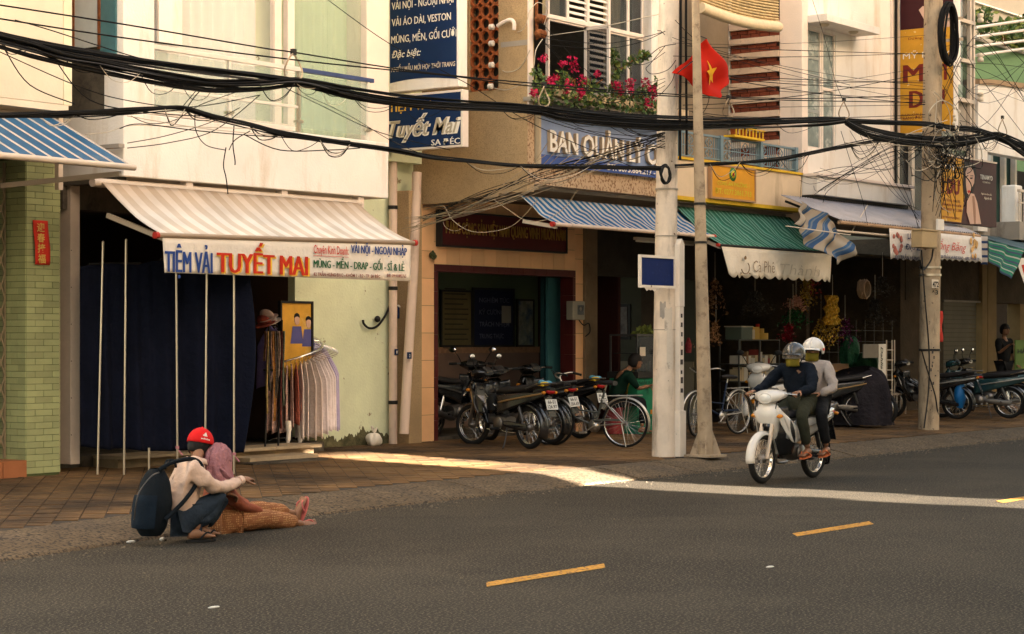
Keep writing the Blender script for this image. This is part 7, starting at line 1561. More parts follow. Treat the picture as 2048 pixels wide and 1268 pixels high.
# ---------------------------------------------------------------- sitting woman
YW = -4.40
t = thing('person', 'woman in mauve headscarf and orange patterned trousers sitting with legs stretched along the road', 'person', atG(450, 1062))
P = dict(pel=A(446, 1040, YW), bel=A(437, 1012, YW), che=A(432, 972, YW), nek=A(433, 948, YW - .14), hed=A(435, 924, YW - .30),
         hipR=A(452, 1044, YW - .09), kneR=A(528, 1036, YW - .13), ankR=A(608, 1048, YW - .12), hipL=A(452, 1042, YW + .08), kneL=A(520, 1020, YW + .10), ankL=A(590, 1026, YW + .06),
         shoR=A(436, 966, YW - .15), elbR=A(478, 1008, YW - .18), wriR=A(530, 1027, YW - .13), shoL=A(440, 962, YW + .15), elbL=A(472, 1000, YW + .2), wriL=A(500, 1012, YW + .1))
fw = V(1, .15, -.22)
uR = V(-.35, -.25, .9); dR = V(.75, -.35, .50)
body(t, P, fw, k=.94, hands=((P['wriR'], V(.95, 0, -.12), V(0, -.2, 1), .92, .22, -1),), feet=((P['ankR'], V(.93, -.15, .16), V(-.2, -.75, .65), .93), (P['ankL'], V(.42, .05, .90), V(-.9, .1, .42), .93)))
P2_ = dict(P); P2_['wriR'] = P['elbR'].lerp(P['wriR'], .88)
cloth('top', t, P2_, ['pel', 'bel', 'che', 'shoR', 'elbR', 'wriR', 'shoL', 'elbL', 'wriL'], dict(pel=.135, bel=.130, che=.128, shoR=.070, elbR=.055, wriR=.040, shoL=.068, elbL=.052, wriL=.036), M_btop, disp=.03)
P3_ = dict(P); P3_['ankR'] = P['kneR'].lerp(P['ankR'], .80); P3_['ankL'] = P['kneL'].lerp(P['ankL'], .78)
cloth('trousers', t, P3_, ['pel', 'hipR', 'kneR', 'ankR', 'hipL', 'kneL', 'ankL'], dict(pel=.142, hipR=.115, kneR=.092, ankR=.074, hipL=.112, kneL=.09, ankL=.07), M_batik, disp=.03)
M_ff = plain('pink_rubber', (.52, .13, .11), .6)
flipflop('sandal', t, P['ankR'], V(.93, -.15, .16), V(-.2, -.75, .65), M_ff, .98); flipflop('sandal', t, P['ankL'], V(.42, .05, .90), V(-.9, .1, .42), M_ff, .98)
eyes(t, P['hed'], fw)
ff_, ss_, uu_ = basis(fw); hc_ = P['hed']
def scarf(a, b):
    th = a*2*math.pi + math.pi; ph = .05 + b*2.2; open_ = 1 if abs(math.atan2(math.sin(th), math.cos(th))) > .75 or b < .45 else .78
    if b < .62: q = hc_ + ff_*(math.cos(th)*math.sin(ph)*.128*open_) + ss_*(math.sin(th)*math.sin(ph)*.112) + uu_*(math.cos(ph)*.142 + .01)
    else:
        k = (b - .62)/.38; base = hc_ + ff_*(math.cos(th)*.122) + ss_*(math.sin(th)*.112) + uu_*(-.02); q = base + uu_*(-.02 - .13*k) + ff_*(.012*math.sin(th*7)*k + .05*k) + V(math.cos(th)*.03*k, 0, 0)
        q += ss_*(math.sin(th)*.02*k)
    w_ = .006*math.sin(th*9 + b*14) + .004*math.sin(th*17 - b*8); return q + (q - hc_).normalized()*w_
MB().grid(scarf, 72, 34).build('headscarf', M_scarf, t, thick=.006)
MB().loft([(P['nek'] + V(.01, 0, -.02), V(.105, 0, 0), V(0, .12, 0)), (P['nek'] + V(.045, 0, -.06), V(.135, 0, .0), V(0, .15, 0)), (P['nek'] + V(.075, -.02, -.10), V(.125, 0, 0), V(0, .14, 0)), (P['nek'] + V(.085, -.02, -.125), V(.09, 0, 0), V(0, .11, 0))], 28).build('scarf_wrap', M_scarf, t)
for i in range(4): MB().tube(spline([hc_ + V(-.08 + .02*i, -.11, -.04 - .03*i), hc_ + V(.0 + .02*i, -.145, -.12 - .018*i), hc_ + V(.11, -.115, -.165 - .012*i), hc_ + V(.17, -.03, -.17 - .01*i)], 6), [.012]*19, 8).build('scarf_fold', M_scarf, t)
MB().grid(lambda u, v: hc_ + ff_*(.118*math.cos((u - .5)*1.7)) + ss_*(.095*math.sin((u - .5)*1.9)) - uu_*(.0 + .085*v) + ff_*(.012*math.sin(v*3.1)), 12, 8).build('face_mask', M_letter_w, t, thick=.004)
# ---------------------------------------------------------------- riders
LR = Vector((21.60, -5.24, 0))
def LW(x, y, z): return V(LR.x - x, LR.y - y, z)
def helmet(t, c, f, m, visor=True, k=1.0, stripe=None, low=.62):
    f, s, u = basis(f)
    def fn(a, b): th = a*2*math.pi; lim = math.pi*(low if math.cos(th) < .35 else low - .12); ph = b*lim; return c + u*.015 + f*(math.cos(th)*math.sin(ph)*.142*k) + s*(math.sin(th)*math.sin(ph)*.128*k) + u*(math.cos(ph)*.140*k)
    h = MB().grid(fn, 36, 16).build('helmet', m, t, thick=.010)
    MB().grid(lambda a, b: c + u*(.035 - .012*b - .02*((a - .5)*2)**2*b) + f*(math.cos((a - .5)*1.7)*(.138 + .045*b)*k) + s*(math.sin((a - .5)*1.7)*(.128 + .02*b)*k), 14, 5).build('helmet_peak', m, h, thick=.006)
    if visor: MB().grid(lambda a, b: c + f*(math.cos((a - .5)*2.2)*.152*k) + s*(math.sin((a - .5)*2.2)*.136*k) + u*(.03 - .06*b), 16, 5).build('visor', glassy('visor_plastic', (.25, .22, .18), .1, .7, .35), h, thick=.003)
    if stripe: MB().grid(lambda a, b: c + u*(.015 + math.cos(1.45 + .2*b)*.146*k) + f*(math.cos(1.2 + a*3.9)*math.sin(1.45 + .2*b)*.149*k) + s*(math.sin(1.2 + a*3.9)*math.sin(1.45 + .2*b)*.135*k), 24, 3).build('helmet_stripe', stripe, h)
    MB().tube([c + s*.10 - u*.03, c + f*.05 + s*.06 - u*.12, c + f*.05 - s*.06 - u*.12, c - s*.10 - u*.03], .007, 6).build('chin_strap', M_black, h)
def mask(t, c, f, m):
    f, s, u = basis(f); MB().grid(lambda a, b: c + f*(.112*math.cos((a - .5)*2.0) + .016*math.sin(b*3.1)) + s*(.092*math.sin((a - .5)*2.1)) - u*(.022 + .098*b), 14, 8).build('face_mask', m, t, thick=.004)
M_jack = mat('navy_jacket', (.005, .008, .014), .95, .2, 6, .5, 12); M_olive = mat('olive_trousers', (.035, .036, .022), .85, .2, 6, .4, 14); M_grey = mat('grey_hoodie', (.40, .34, .30), .85, .1, 6, .5, 12); M_blk = mat('black_trousers', (.012, .012, .013), .85, .2, 6, .3, 14)
M_mk = mat('yellow_mask', (.15, .12, .015), .85, .15, 9, .3, 40)
def rider(lab, ofs, hed, m_top, m_bot, hands_at, grip, knee, foot, sh_z, lean_, shoe_m):
    t = thing('person', lab, 'person', LW(ofs, 0, .8)); g = lambda x, y, z: LW(x, y, z); f = V(-1, -.25, -.05)
    P = dict(pel=g(ofs, 0, .90), bel=g(ofs + lean_*.35, 0, 1.02), che=g(ofs + lean_*.8, 0, sh_z - .10), nek=g(ofs + lean_, 0, sh_z + .045), hed=g(*hed))
    for q, n_ in ((1, 'L'), (-1, 'R')):
        P['hip' + n_] = g(ofs + .04, q*.10, .875); P['kne' + n_] = g(knee[0], q*knee[1], knee[2]); P['ank' + n_] = g(foot[0], q*foot[1], foot[2])
        P['sho' + n_] = g(ofs + lean_*.85, q*.185, sh_z - .02); h_ = hands_at; P['wri' + n_] = g(h_[0], q*h_[1], h_[2]); mid = (P['sho' + n_] + P['wri' + n_])/2; P['elb' + n_] = mid + V(.03, -q*(.09 if grip else .12), -.10)
    hs = []
    for q, n_ in ((1, 'L'), (-1, 'R')):
        d = V(-1, 0, -.1) if grip else V(-1, q*.5, 0); hs.append((P['wri' + n_], d, V(0, 0, 1), .95, .95 if grip else .5, q))
    body(t, P, f, hands=hs, feet=[(P['ank' + n_], V(-1, 0, -.12), V(0, 0, 1), .95) for n_ in 'LR'], k=.96)
    cloth('jacket' if grip else 'hoodie', t, P, ['pel', 'bel', 'che', 'nek', 'shoR', 'elbR', 'wriR', 'shoL', 'elbL', 'wriL'], dict(pel=.135, bel=.138, che=.150, nek=.058, shoR=.080, elbR=.064, wriR=.042, shoL=.080, elbL=.064, wriL=.042), m_top, disp=.05)
    P3_ = dict(P)
    for n_ in 'LR': P3_['ank' + n_] = P['kne' + n_].lerp(P['ank' + n_], .9)
    cloth('trousers', t, P3_, ['pel', 'hipR', 'kneR', 'ankR', 'hipL', 'kneL', 'ankL'], dict(pel=.13, hipR=.10, kneR=.078, ankR=.058, hipL=.10, kneL=.078, ankL=.058), m_bot, disp=.025)
    for n_ in 'LR': flipflop('sandal', t, P['ank' + n_], V(-1, 0, -.12), V(0, 0, 1), shoe_m, .98)
    return t, P, f
M_os = plain('orange_sandal', (.55, .14, .05), .6)
t, P, f = rider('motorbike rider in a navy jacket, dark open helmet and yellow green face mask', .30, (.46, 0, 1.445), M_jack, M_olive, (.89, .29, 1.035), True, (.66, .20, .76), (.50, .20, .37), 1.31, .12, M_os)
helmet(t, P['hed'], f, plain('helmet_black', (.03, .03, .028), .2, 0, .5, coat=.5)); mask(t, P['hed'], f, M_mk)
t, P, f = rider('motorbike passenger in a pale grey hoodie and white helmet with a red stripe', -.06, (-.01, .0, 1.50), M_grey, M_blk, (.16, .17, 1.00), False, (.27, .25, .76), (.10, .23, .37), 1.34, .06, M_os)
helmet(t, P['hed'], f, M_mwhite, visor=False, stripe=plain('stripe_red', (.55, .05, .03), .4)); mask(t, P['hed'], f, M_mk); hair_cap(t, P['hed'] - V(0, 0, .02), f, low=0)
# ---------------------------------------------------------------- background people
def standing(lab, base, f, tops, bots, sit=False, k=1.0):
    t = thing('person', lab, 'person', base); f = f.normalized(); s = f.cross(V(0, 0, 1)); g = lambda a, b, z: base + f*a*k + s*b*k + V(0, 0, z*k)
    if sit: P = dict(pel=g(0, 0, .50), bel=g(.05, 0, .64), che=g(.14, 0, .84), nek=g(.24, 0, .98), hed=g(.33, 0, 1.08), hipL=g(.03, -.09, .48), hipR=g(.03, .09, .48), kneL=g(.42, -.14, .50), kneR=g(.42, .14, .50), ankL=g(.40, -.13, .09), ankR=g(.40, .13, .09), shoL=g(.17, -.17, .90), shoR=g(.17, .17, .90), elbL=g(.32, -.22, .68), elbR=g(.32, .22, .68), wriL=g(.52, -.12, .72), wriR=g(.52, .12, .72))
    else: P = dict(pel=g(0, 0, .92), bel=g(0, 0, 1.08), che=g(0, 0, 1.28), nek=g(0, 0, 1.46), hed=g(.02, 0, 1.60), hipL=g(0, -.09, .88), hipR=g(0, .09, .88), kneL=g(.03, -.11, .48), kneR=g(.0, .11, .48), ankL=g(0, -.12, .09), ankR=g(0, .12, .09), shoL=g(0, -.18, 1.38), shoR=g(0, .18, 1.38), elbL=g(-.02, -.24, 1.12), elbR=g(.08, .25, 1.14), wriL=g(.10, -.24, .90), wriR=g(.26, .16, 1.30))
    body(t, P, f, hands=[(P['wriL'], f - V(0, 0, .3), V(0, 0, 1), .95, .4, 1), (P['wriR'], f + V(0, 0, .3), V(0, 0, 1), .95, .5, -1)], feet=[(P['ankL'], f, V(0, 0, 1), 1.0), (P['ankR'], f, V(0, 0, 1), 1.0)])
    cloth('shirt', t, P, ['pel', 'bel', 'che', 'shoR', 'elbR', 'shoL', 'elbL'], dict(pel=.13, bel=.13, che=.145, shoR=.075, elbR=.052, shoL=.075, elbL=.052), tops, disp=.03)
    P3_ = dict(P)
    for n_ in 'LR': P3_['ank' + n_] = P['kne' + n_].lerp(P['ank' + n_], .9)
    cloth('trousers', t, P3_, ['pel', 'hipR', 'kneR', 'ankR', 'hipL', 'kneL', 'ankL'], dict(pel=.128, hipR=.098, kneR=.072, ankR=.056, hipL=.098, kneL=.072, ankL=.056), bots, disp=.02)
    hair_cap(t, P['hed'], f); eyes(t, P['hed'], f); return t, P, s
q = at(1228, 700, .35); t, P, s = standing('person in a green and yellow shirt bending forward beside the green cabinet', V(q.x, .35, .21), V(.75, -.66, 0), mat('green_shirt', (.004, .022, .013), .85, .2, 6, .3, 14), M_blk, sit=True)
B_ = MB().loft([(P['bel'] + V(.09, -.09, -.08), V(.09, .09, 0), V(0, 0, .02)), (P['bel'] + V(.09, -.10, .06), V(.11, .11, 0), V(0, 0, .02)), (P['che'] + V(.06, -.10, .03), V(.08, .08, 0), V(0, 0, .02))], 10); B_.build('yellow_panel', mat('yellow_panel', (.42, .25, .04), .85, .2, 6, .3, 14), t)
st = thing('stool', 'low plastic stool under the person in green and yellow', 'stool', V(q.x, .35, .21)); MB().lathe((q.x, .35, .21), [(.15, 0), (.13, .36), (.15, .38), (.14, .40), (0, .40)], 16).build('seat', plain('stool_red', (.25, .03, .03), .5), st)
q = at(2008, 700, -.2); standing('person in black clothes standing at the far right among the motorbikes', V(q.x, -.2, .21), V(-.3, -1, 0), M_blk, M_blk)
sh = thing('shoe', 'pale tan shoe on the pavement under the dark blue cloth', 'shoe', atG(480, 922, .19)); c_ = atG(478, 922, .19)
MB().loft([(c_ + V(-.10, .02, .035), V(0, .032, 0), V(0, 0, .032)), (c_ + V(-.04, .01, .04), V(0, .038, 0), V(0, 0, .04)), (c_ + V(.06, 0, .03), V(0, .044, 0), V(0, 0, .028)), (c_ + V(.14, -.01, .02), V(0, .038, 0), V(0, 0, .018)), (c_ + V(.165, -.01, .016), V(0, .02, 0), V(0, 0, .01))], 14).build('upper', mat('tan_leather', (.52, .33, .17), .6, .1, 6, .2, 40), sh); MB().loft([(c_ + V(-.11, .02, .004), V(0, .034, 0), V(0, 0, .006)), (c_ + V(.06, 0, .004), V(0, .047, 0), V(0, 0, .006)), (c_ + V(.175, -.01, .004), V(0, .02, 0), V(0, 0, .006))], 12).build('sole', M_rust, sh)
# ================================================================ FABRIC SHOP FRONT : poles, hanging cloth, garment stand
M_nav = mat('navy_cloth', (.004, .0055, .014), .95, .25, 3, .3, 20)
base = [(195, 951), (248, 952), (355, 947), (410, 946), (468, 948)]; tops = [(206, 484), (252, 480), (352, 478), (414, 490), (468, 478)]
lbl = ['leftmost of the five stainless poles in front of the dark cloth', 'second stainless pole from the left in front of the dark cloth', 'middle stainless pole behind the red cap', 'second stainless pole from the right, ending just above the cloth', 'rightmost stainless pole beside the mauve headscarf']
cross = [(177, 281, 527), None, (320, 385, 518), (378, 440, 534), (434, 500, 520)]
PB = []; P0_, P4_ = atG(*base[0], .18), atG(*base[4], .18)
for k, (b_, t_) in enumerate(zip(base, tops)):
    p = atG(b_[0], base[0][1] + (base[4][1] - base[0][1])*(b_[0] - 195)/273, .18); q = at(t_[0], t_[1], p.y); PB.append(p); t = thing('display_pole', lbl[k], 'pole', p, 0, 'stainless poles holding the dark cloth')
    MB().tube([p, q], .013, 10).build('tube', M_steel, t); MB().ball(q, .015, 8, 6).build('tip', M_steel, t)
    if cross[k]: a, c, y_ = cross[k]; MB().tube([at(a, y_ + 1, p.y + .02), at(c, y_ - 1, p.y + .02)], .012, 8).build('crossbar', M_iron, t)
    if k in (2, 4): c_ = p.lerp(q, .08 if k == 4 else .11); MB().tube([c_, c_ + V(0, 0, .03)], .020, 8).tube([c_, c_ + V(.05, -.03, -.07)], .008, 5).build('pink_tie', plain('pink_tie', (.55, .22, .26), .8), t)
p = atG(298, 952, .18); t = thing('short_pole', 'short stainless post under the edge of the dark cloth', 'pole', p); MB().tube([p, p + V(0, 0, .30)], .013, 10).build('tube', M_steel, t)
t = thing('hanging_cloth', 'large dark navy cloth hung on stainless poles in front of the fabric shop', 'cloth', atG(300, 940, .18))
def line(px):
    a, b = PB[0], PB[4]; dx, dy = ray(px); m_ = (b.y - a.y)/(b.x - a.x); tt = (CAM.y - a.y - m_*(CAM.x - a.x))/(m_*dx - dy); return CAM.x + dx*tt, CAM.y + dy*tt, tt
top_e = [(176, 532), (206, 528), (252, 527), (290, 529), (320, 521), (345, 520), (380, 527), (415, 529), (450, 522), (490, 519), (497, 521)]; bot_e = [(176, 893), (230, 900), (262, 897), (300, 903), (340, 903), (400, 902), (440, 903), (470, 908), (492, 905), (498, 905)]
def interp(E, u):
    x = 176 + (497 - 176)*u
    for (x0, y0), (x1, y1) in zip(E, E[1:]):
        if x <= x1 + .01: return y0 + (y1 - y0)*(x - x0)/(x1 - x0)
    return E[-1][1]
def clf(u, v):
    px = 176 + 321*u + (26*math.sin(v*math.pi*.9)*u**6); y_ = interp(top_e, u)*v + interp(bot_e, u)*(1 - v); X_2, Y_2, tt = line(px); w_ = (.035*math.sin(u*31 + .6*math.sin(v*3)) + .02*math.sin(u*67 + v*2))*(.5 + .5*(1 - v)) - .03*u**8
    return (X_2 + w_*.3, Y_2 + .11 + w_, CAM.z + (HOR - y_)/F*tt)
MB().grid(clf, 130, 40).build('cloth', M_nav, t, thick=.004)
# leaning white things at the left inside the shop
t = thing('leaning_card', 'narrow pale card leaning in the dark left corner of the fabric shop', 'card', at(186, 840, .3)); MB().prism([at(181, 745, .3), at(184, 760, .3), at(190, 820, .3), at(189, 868, .3), at(185, 872, .3), at(186, 820, .3)], (0, .02, 0)).build('card', M_white, t)
t = thing('low_platform', 'dirty white low board platform beneath the garment stand', 'platform', at(560, 908, .2)); B('board', MATS['pale_wood_top'], t, (XX(500, -.1), -.1, .2), (XX(612, .1), .55, .25), .006); B('rubber_mat', M_dark, t, (XX(500, -.3), -.35, .185), (XX(650, -.3), -.1, .205))
# spiral garment stand
GS = atG(562, 905, .2); t = thing('garment_stand', 'chrome spiral garment stand full of hanging shirts', 'garment stand', GS); zt_ = at(585, 624, GS.y + .1).z
px_, py_ = XX(582, GS.y + .1), GS.y + .1
MB().tube([(px_, py_, .30), (px_, py_, zt_)], .022, 12).build('post', M_bgrey, t); MB().ball((px_, py_, zt_ + .02), .032, 10, 8).build('finial', M_bgrey, t)
for a in (.2, 2.3, 4.4): MB().tube(spline([(px_, py_, .36), (px_ + .10*math.cos(a), py_ + .10*math.sin(a), .37), (px_ + .27*math.cos(a), py_ + .27*math.sin(a), .34), (px_ + .33*math.cos(a), py_ + .33*math.sin(a), .20)], 5), .018, 8).build('leg', M_chrome, t)
def sp_pt(k): # k 0..1 along the spiral, from the top behind to low left front
    a = 2.1 - k*5.1; r = .34 + .10*k; return V(px_ + r*math.cos(a)*1.05, py_ + r*math.sin(a), zt_ - .06 - .62*k)
MB().tube([sp_pt(i/40) for i in range(41)], .014, 8).build('spiral_rail', M_chrome, t)
for k in (.12, .5): q = sp_pt(k); MB().tube([(px_, py_, q.z), q], .010, 6).build('spoke', M_chrome, t)
MB().tube(spline([(px_, py_, zt_ - .45), (px_ + .04, py_ - .06, zt_ - .50), (px_ + .10, py_ - .10, zt_ - .47)], 4), .010, 6).build('hook', M_chrome, t)
cols = [('lilac', (.34, .28, .66)), ('lavender', (.50, .44, .64)), ('white', (.78, .70, .70)), ('cream', (.74, .64, .58)), ('red_print', (.40, .12, .08)), ('patterned', (.46, .30, .26))]
def garment(i, k, col, L_, w_):
    q = sp_pt(k); a = 2.1 - k*5.1; rd = V(math.cos(a), math.sin(a), 0); tg_ = V(-math.sin(a), math.cos(a), 0)
    names = dict(lilac='lilac shirt counted down the spiral from the top of the garment stand', lavender='pale lavender shirt counted down the spiral garment stand', white='white shirt counted down the spiral garment stand', cream='cream shirt counted down the spiral garment stand', red_print='dark red printed garment down the spiral garment stand', patterned='patterned folded garment at the low end of the garment stand')
    g = thing('garment', (f'{ORD[cnt[col]]} ' + names[col]) if cnt.setdefault(col, 0) >= 0 else '', 'shirt', q, 0, f"{col.replace('_', ' ')} garments on the spiral stand"); m_ = mat('garment_' + col, dict(cols)[col], .9, .08 if col not in ('patterned', 'red_print') else .5, 6 if col not in ('patterned', 'red_print') else 25, .4, 14)
    MB().tube(spline([q + V(0, 0, .012), q + V(0, 0, -.03), q - rd*.01 + V(0, 0, -.05)], 3) , .004, 5).tube([q + rd*w_*.5 + V(0, 0, -.10), q + V(0, 0, -.05), q - rd*w_*.5 + V(0, 0, -.10)], .005, 5).build('hanger', M_chrome, g)
    def gf(u, v):
        s_ = (u - .5)*2; sh = .10*abs(s_)**1.5*(1 - v*0); z = -.055 - sh*.5 - (L_ - .055)*(1 - v); flare = 1 + .10*(1 - v); ww = min(1, .35 + 2.5*(1 - v)) if v > .74 else 1
        return q + rd*(s_*w_*.5*flare*ww) + tg_*(.022*math.sin(u*15 + i)*(1 - v)**.6 + .012) + V(0, 0, z)
    MB().grid(gf, 20, 14).build('cloth', m_, g, thick=.012)
n_ = 36; cnt = {}; ORD = ['first', 'second', 'third', 'fourth', 'fifth', 'sixth', 'seventh', 'eighth', 'ninth', 'tenth', 'eleventh', 'twelfth', 'thirteenth', 'fourteenth', 'fifteenth', 'sixteenth']
for i in range(n_):
    k = .10 + .88*i/(n_ - 1)
    if k < .46 and i % 2: continue
    col = 'lilac' if k < .54 else ('lavender' if k < .63 else ('white' if k < .74 else ('cream' if k < .83 else ('red_print' if k < .86 else 'patterned'))))
    cnt.setdefault(col, 0); garment(i, k, col, .74 + .03*math.sin(i) + (.26 if .3 < k < .83 else .08), .40 if k < .8 else .30); cnt[col] += 1
# framed yellow picture, second rack, hats, mannequin legs
t = thing('framed_poster', 'tall black framed yellow picture of two people behind the garment stand', 'picture', at(592, 640, .95)); xa, xb = XX(559, .95), XX(625, .95); za, zb = ZZ(592, 760, .95), ZZ(592, 602, .95)
B('picture', mat('yellow_picture', (.66, .36, .05), .5, .2, 3, .05, 30, stain=(.72, .52, .18), st_scale=2, st_lo=.5, st_hi=.65), t, (xa + .03, .95, za), (xb - .03, .97, zb - .03)); f = MB().box((xa, .93, za), (xa + .03, .98, zb)).box((xb - .03, .93, za), (xb, .98, zb)).box((xa + .03, .93, zb - .03), (xb - .03, .98, zb)); f.build('frame', M_iron, t)
for px, py in ((594, 640), (617, 646)): c_ = at(px, py, .945); MB().ball(c_, (.05, .004, .065), 10, 8).build('printed_face', M_skin_p, t); MB().ball(c_ + V(0, .001, .045), (.055, .004, .045), 10, 6).build('printed_hair', M_hair, t); MB().prism([c_ + V(-.12, 0, -.30), c_ + V(.12, 0, -.30), c_ + V(.08, 0, -.08), c_ + V(-.08, 0, -.08)], (0, .003, 0)).build('printed_shirt', plain('printed_blue', (.10, .10, .28), .7), t)
t = thing('straight_rack', 'dark clothes rack with scarves just right of the navy cloth', 'rack', at(540, 880, .3)); y_ = .35
for a, b in ((530, 548), (556, 572)): MB().tube([at(a, 900, y_), at(a + 8, 640, y_)], .014, 6).build('upright', M_iron, t)
MB().tube([at(530, 668, y_), at(565, 668, y_)], .014, 6).tube([at(528, 740, y_), at(566, 740, y_)], .012, 6).build('crossbar', M_iron, t)
for i in range(9):
    px = 528 + i*4.6; col_ = [(.20, .10, .06), (.42, .30, .12), (.10, .09, .08), (.30, .20, .16), (.46, .22, .06), (.14, .12, .10), (.36, .26, .2), (.22, .06, .05), (.12, .14, .10)][i]
    g = MB().grid(lambda u, v: at(px + 4*u + 1.2*math.sin(v*5 + i), 662 + (60 + 150*((i*37) % 10)/10)*v, y_ + .03*math.sin(u*6 + i) - .02), 4, 10).build('scarf', mat(f'scarf_{i}', col_, .9, .6, 22, .3, 20), t, thick=.008)
for i, (px, py, c_) in enumerate(((534, 630, (.50, .36, .30)), (528, 642, (.30, .06, .04)), (540, 638, (.52, .44, .38)))): 
    c0 = at(px, py, .25); t = thing('hat', ['pale pink hat on top of the dark clothes rack', 'dark red hat at the left of the clothes rack', 'off white cap at the right of the clothes rack'][i], 'hat', c0); MB().ball(c0, (.10, .09, .06), 12, 8, rot=Matrix.Rotation(.5, 3, 'Y')).build('crown', mat(f'hat_{i}', c_, .9, .2, 9, .3, 30), t); MB().loft([(c0 + V(0, -.02, -.04), V(.13, 0, .05), V(0, .11, 0)), (c0 + V(0, -.02, -.03), V(.13, 0, .05), V(0, .11, 0))], 20, e=2).build('brim', MATS[f'hat_{i}'], t)
t = thing('mannequin', 'pair of white mannequin legs under the hanging shirts', 'mannequin', at(590, 900, .35))
for px in (576, 600): p = at(px, 896, .75); MB().tube(spline([p, p + V(.0, 0, .08), p + V(.01, 0, .2), p + V(0, 0, .34)], 5), [.022]*6 + [.03]*5 + [.04]*5, 10).ball(p + V(.02, -.03, .02), (.04, .03, .02), 8, 6).build('leg', M_letter_w, t)
# ================================================================ CAFE CORNER : green cabinet
q = atG(1275, 868, .2); cy = q.y; xa, xb = XX(1274, cy), XX(1334, cy); zg = ZZ(1300, 743, cy); zt2 = ZZ(1300, 672, cy)
t = thing('green_cabinet', 'green wooden counter cabinet with glass display top', 'cabinet', (xa, cy, .2)); M_gc = mat('green_cabinet_paint', (.02, .20, .10), .6, .15, 3, .2, 40, stain=(.02, .12, .07), st_scale=3)
B('base', M_gc, t, (xa, cy, .32), (xb, cy + .5, zg - .10), .006); B('plinth', M_gc, t, (xa, cy - .02, .20), (xb, cy + .52, .318)); B('counter', M_iron, t, (xa - .02, cy - .03, zg - .098), (xb + .02, cy + .53, zg)); B('base_rail', mat('dark_green', (.01, .09, .05), .6), t, (xa, cy - .012, .42), (xb, cy - .001, .46))
f = MB()
for x_ in (xa, xb - .025):
    for y_ in (cy, cy + .475): f.box((x_, y_, zg), (x_ + .025, y_ + .025, zt2))
f.box((xa, cy, zt2), (xb, cy + .5, zt2 + .03)); f.build('glass_frame', M_bgrey, t); B('front_glass', M_gl_dark, t, (xa + .03, cy + .008, zg + .005), (xb - .03, cy + .013, zt2 - .005)); B('shelf', M_iron, t, (xa + .03, cy + .05, (zg + zt2)/2), (xb - .03, cy + .45, (zg + zt2)/2 + .012))
for i in range(14): x_ = xa + .06 + i*.045; MB().tube([(x_, cy + .1, zg), (x_, cy + .1, zg + random.uniform(.10, .2))], .016, 8).build('jar', plain(f'jar_{i%4}', [(.3, .25, .1), (.1, .15, .1), (.35, .3, .25), (.12, .1, .08)][i % 4], .4), t)
for s_, y0 in (('CÀ PHÊ', 752), ('GIẢI KHÁT', 765)): ptext(s_, 'Y', cy - .012, (1278, y0 + 2), (1318, y0 + 3), 7, plain('green_dark_ink', (.01, .07, .04), .7), t)
B('paper_tag', M_letter_c, t, (XX(1281, cy - .02), cy - .01, ZZ(1281, 712, cy)), (XX(1290, cy), cy - .006, ZZ(1281, 694, cy)))
mb = MB(); c0 = at(1296, 664, cy + .2)
for i in range(110): d = rv(); leaf(mb, c0 + V(d.x*.28, d.y*.15, d.z*.05), rv(), rv(), .09, .03, 1)
lf = thing('greens_bundle', 'yellow green leaves lying on top of the green cabinet', 'greens', c0); mb.build('leaves', [M_leaf, M_leaf2], lf)
t = thing('framed_poster', 'pale print in a dark frame on the wall behind the green cabinet', 'picture', (29.6, 2.4, 2)); q0, q1 = atX(1223, 614, 29.70), atX(1255, 673, 29.70); B('picture', mat('dim_print', (.18, .15, .13), .7, .5, 7, .1, 30), t, (29.69, q1.y, q1.z), (29.705, q0.y, q0.z)); B('frame', M_iron, t, (29.706, q1.y - .05, q1.z - .05), (29.72, q0.y + .05, q0.z + .05))
# strip lamp fitting under the blue awning
t = thing('tube_lamp', 'unlit tube lamp fitting below the blue striped awning', 'lamp', at(1330, 480, -.6)); p, q = at(1270, 478, -.6), at(1388, 484, -.6); B('fitting', M_alu, t, (p.x, -.63, (p.z + q.z)/2 - .02), (q.x, -.57, (p.z + q.z)/2 + .02)); MB().tube([(p.x + .03, -.6, (p.z + q.z)/2 - .035), (q.x - .03, -.6, (p.z + q.z)/2 - .035)], .014, 8).build('tube', M_letter_w, t)
# ================================================================ GOODS SHOP : metal shelf, boxes, things hung in the dark
gy = .75; xa, xb = XX(1478, gy), XX(1558, gy); zs = [ZZ(1518, y_, gy) for y_ in (860, 808, 762, 728, 680)]
t = thing('goods_shelf', 'metal shelf full of small boxed goods behind the white motorbike', 'shelf', (xa, gy, .2)); f = MB()
for x_ in (xa, (xa + xb)/2, xb):
    for y_ in (gy, gy + .38): f.box((x_ - .012, y_ - .012, .2), (x_ + .012, y_ + .012, zs[-1]))
f.build('upright', M_bgrey, t)
for z_ in zs: B('shelf_board', M_bgrey, t, (xa - .012, gy - .014, z_ - .01), (xb + .012, gy + .40, z_ + .008))
rnd = random.Random(5); cN = 0
for z_, z2 in zip(zs[1:-1], zs[2:]):
    x_ = xa + .03
    while x_ < xb - .06:
        w_ = rnd.uniform(.05, .13); h_ = min(z2 - z_ - .05, rnd.uniform(.09, .26)); MB().box((x_, gy + .02, z_ + .009), (min(x_ + w_, xb - .02), gy + .2, z_ + h_)).build('carton', [plain('carton_cream', (.46, .36, .22), .8), plain('carton_white', (.50, .46, .40), .8), plain('carton_red', (.28, .05, .04), .7), plain('carton_blue', (.06, .09, .2), .7), plain('carton_brown', (.22, .13, .07), .8)][rnd.choice((0, 0, 1, 1, 2, 3, 4))], t); x_ += w_ + .01
p = at(1488, 676, gy); 
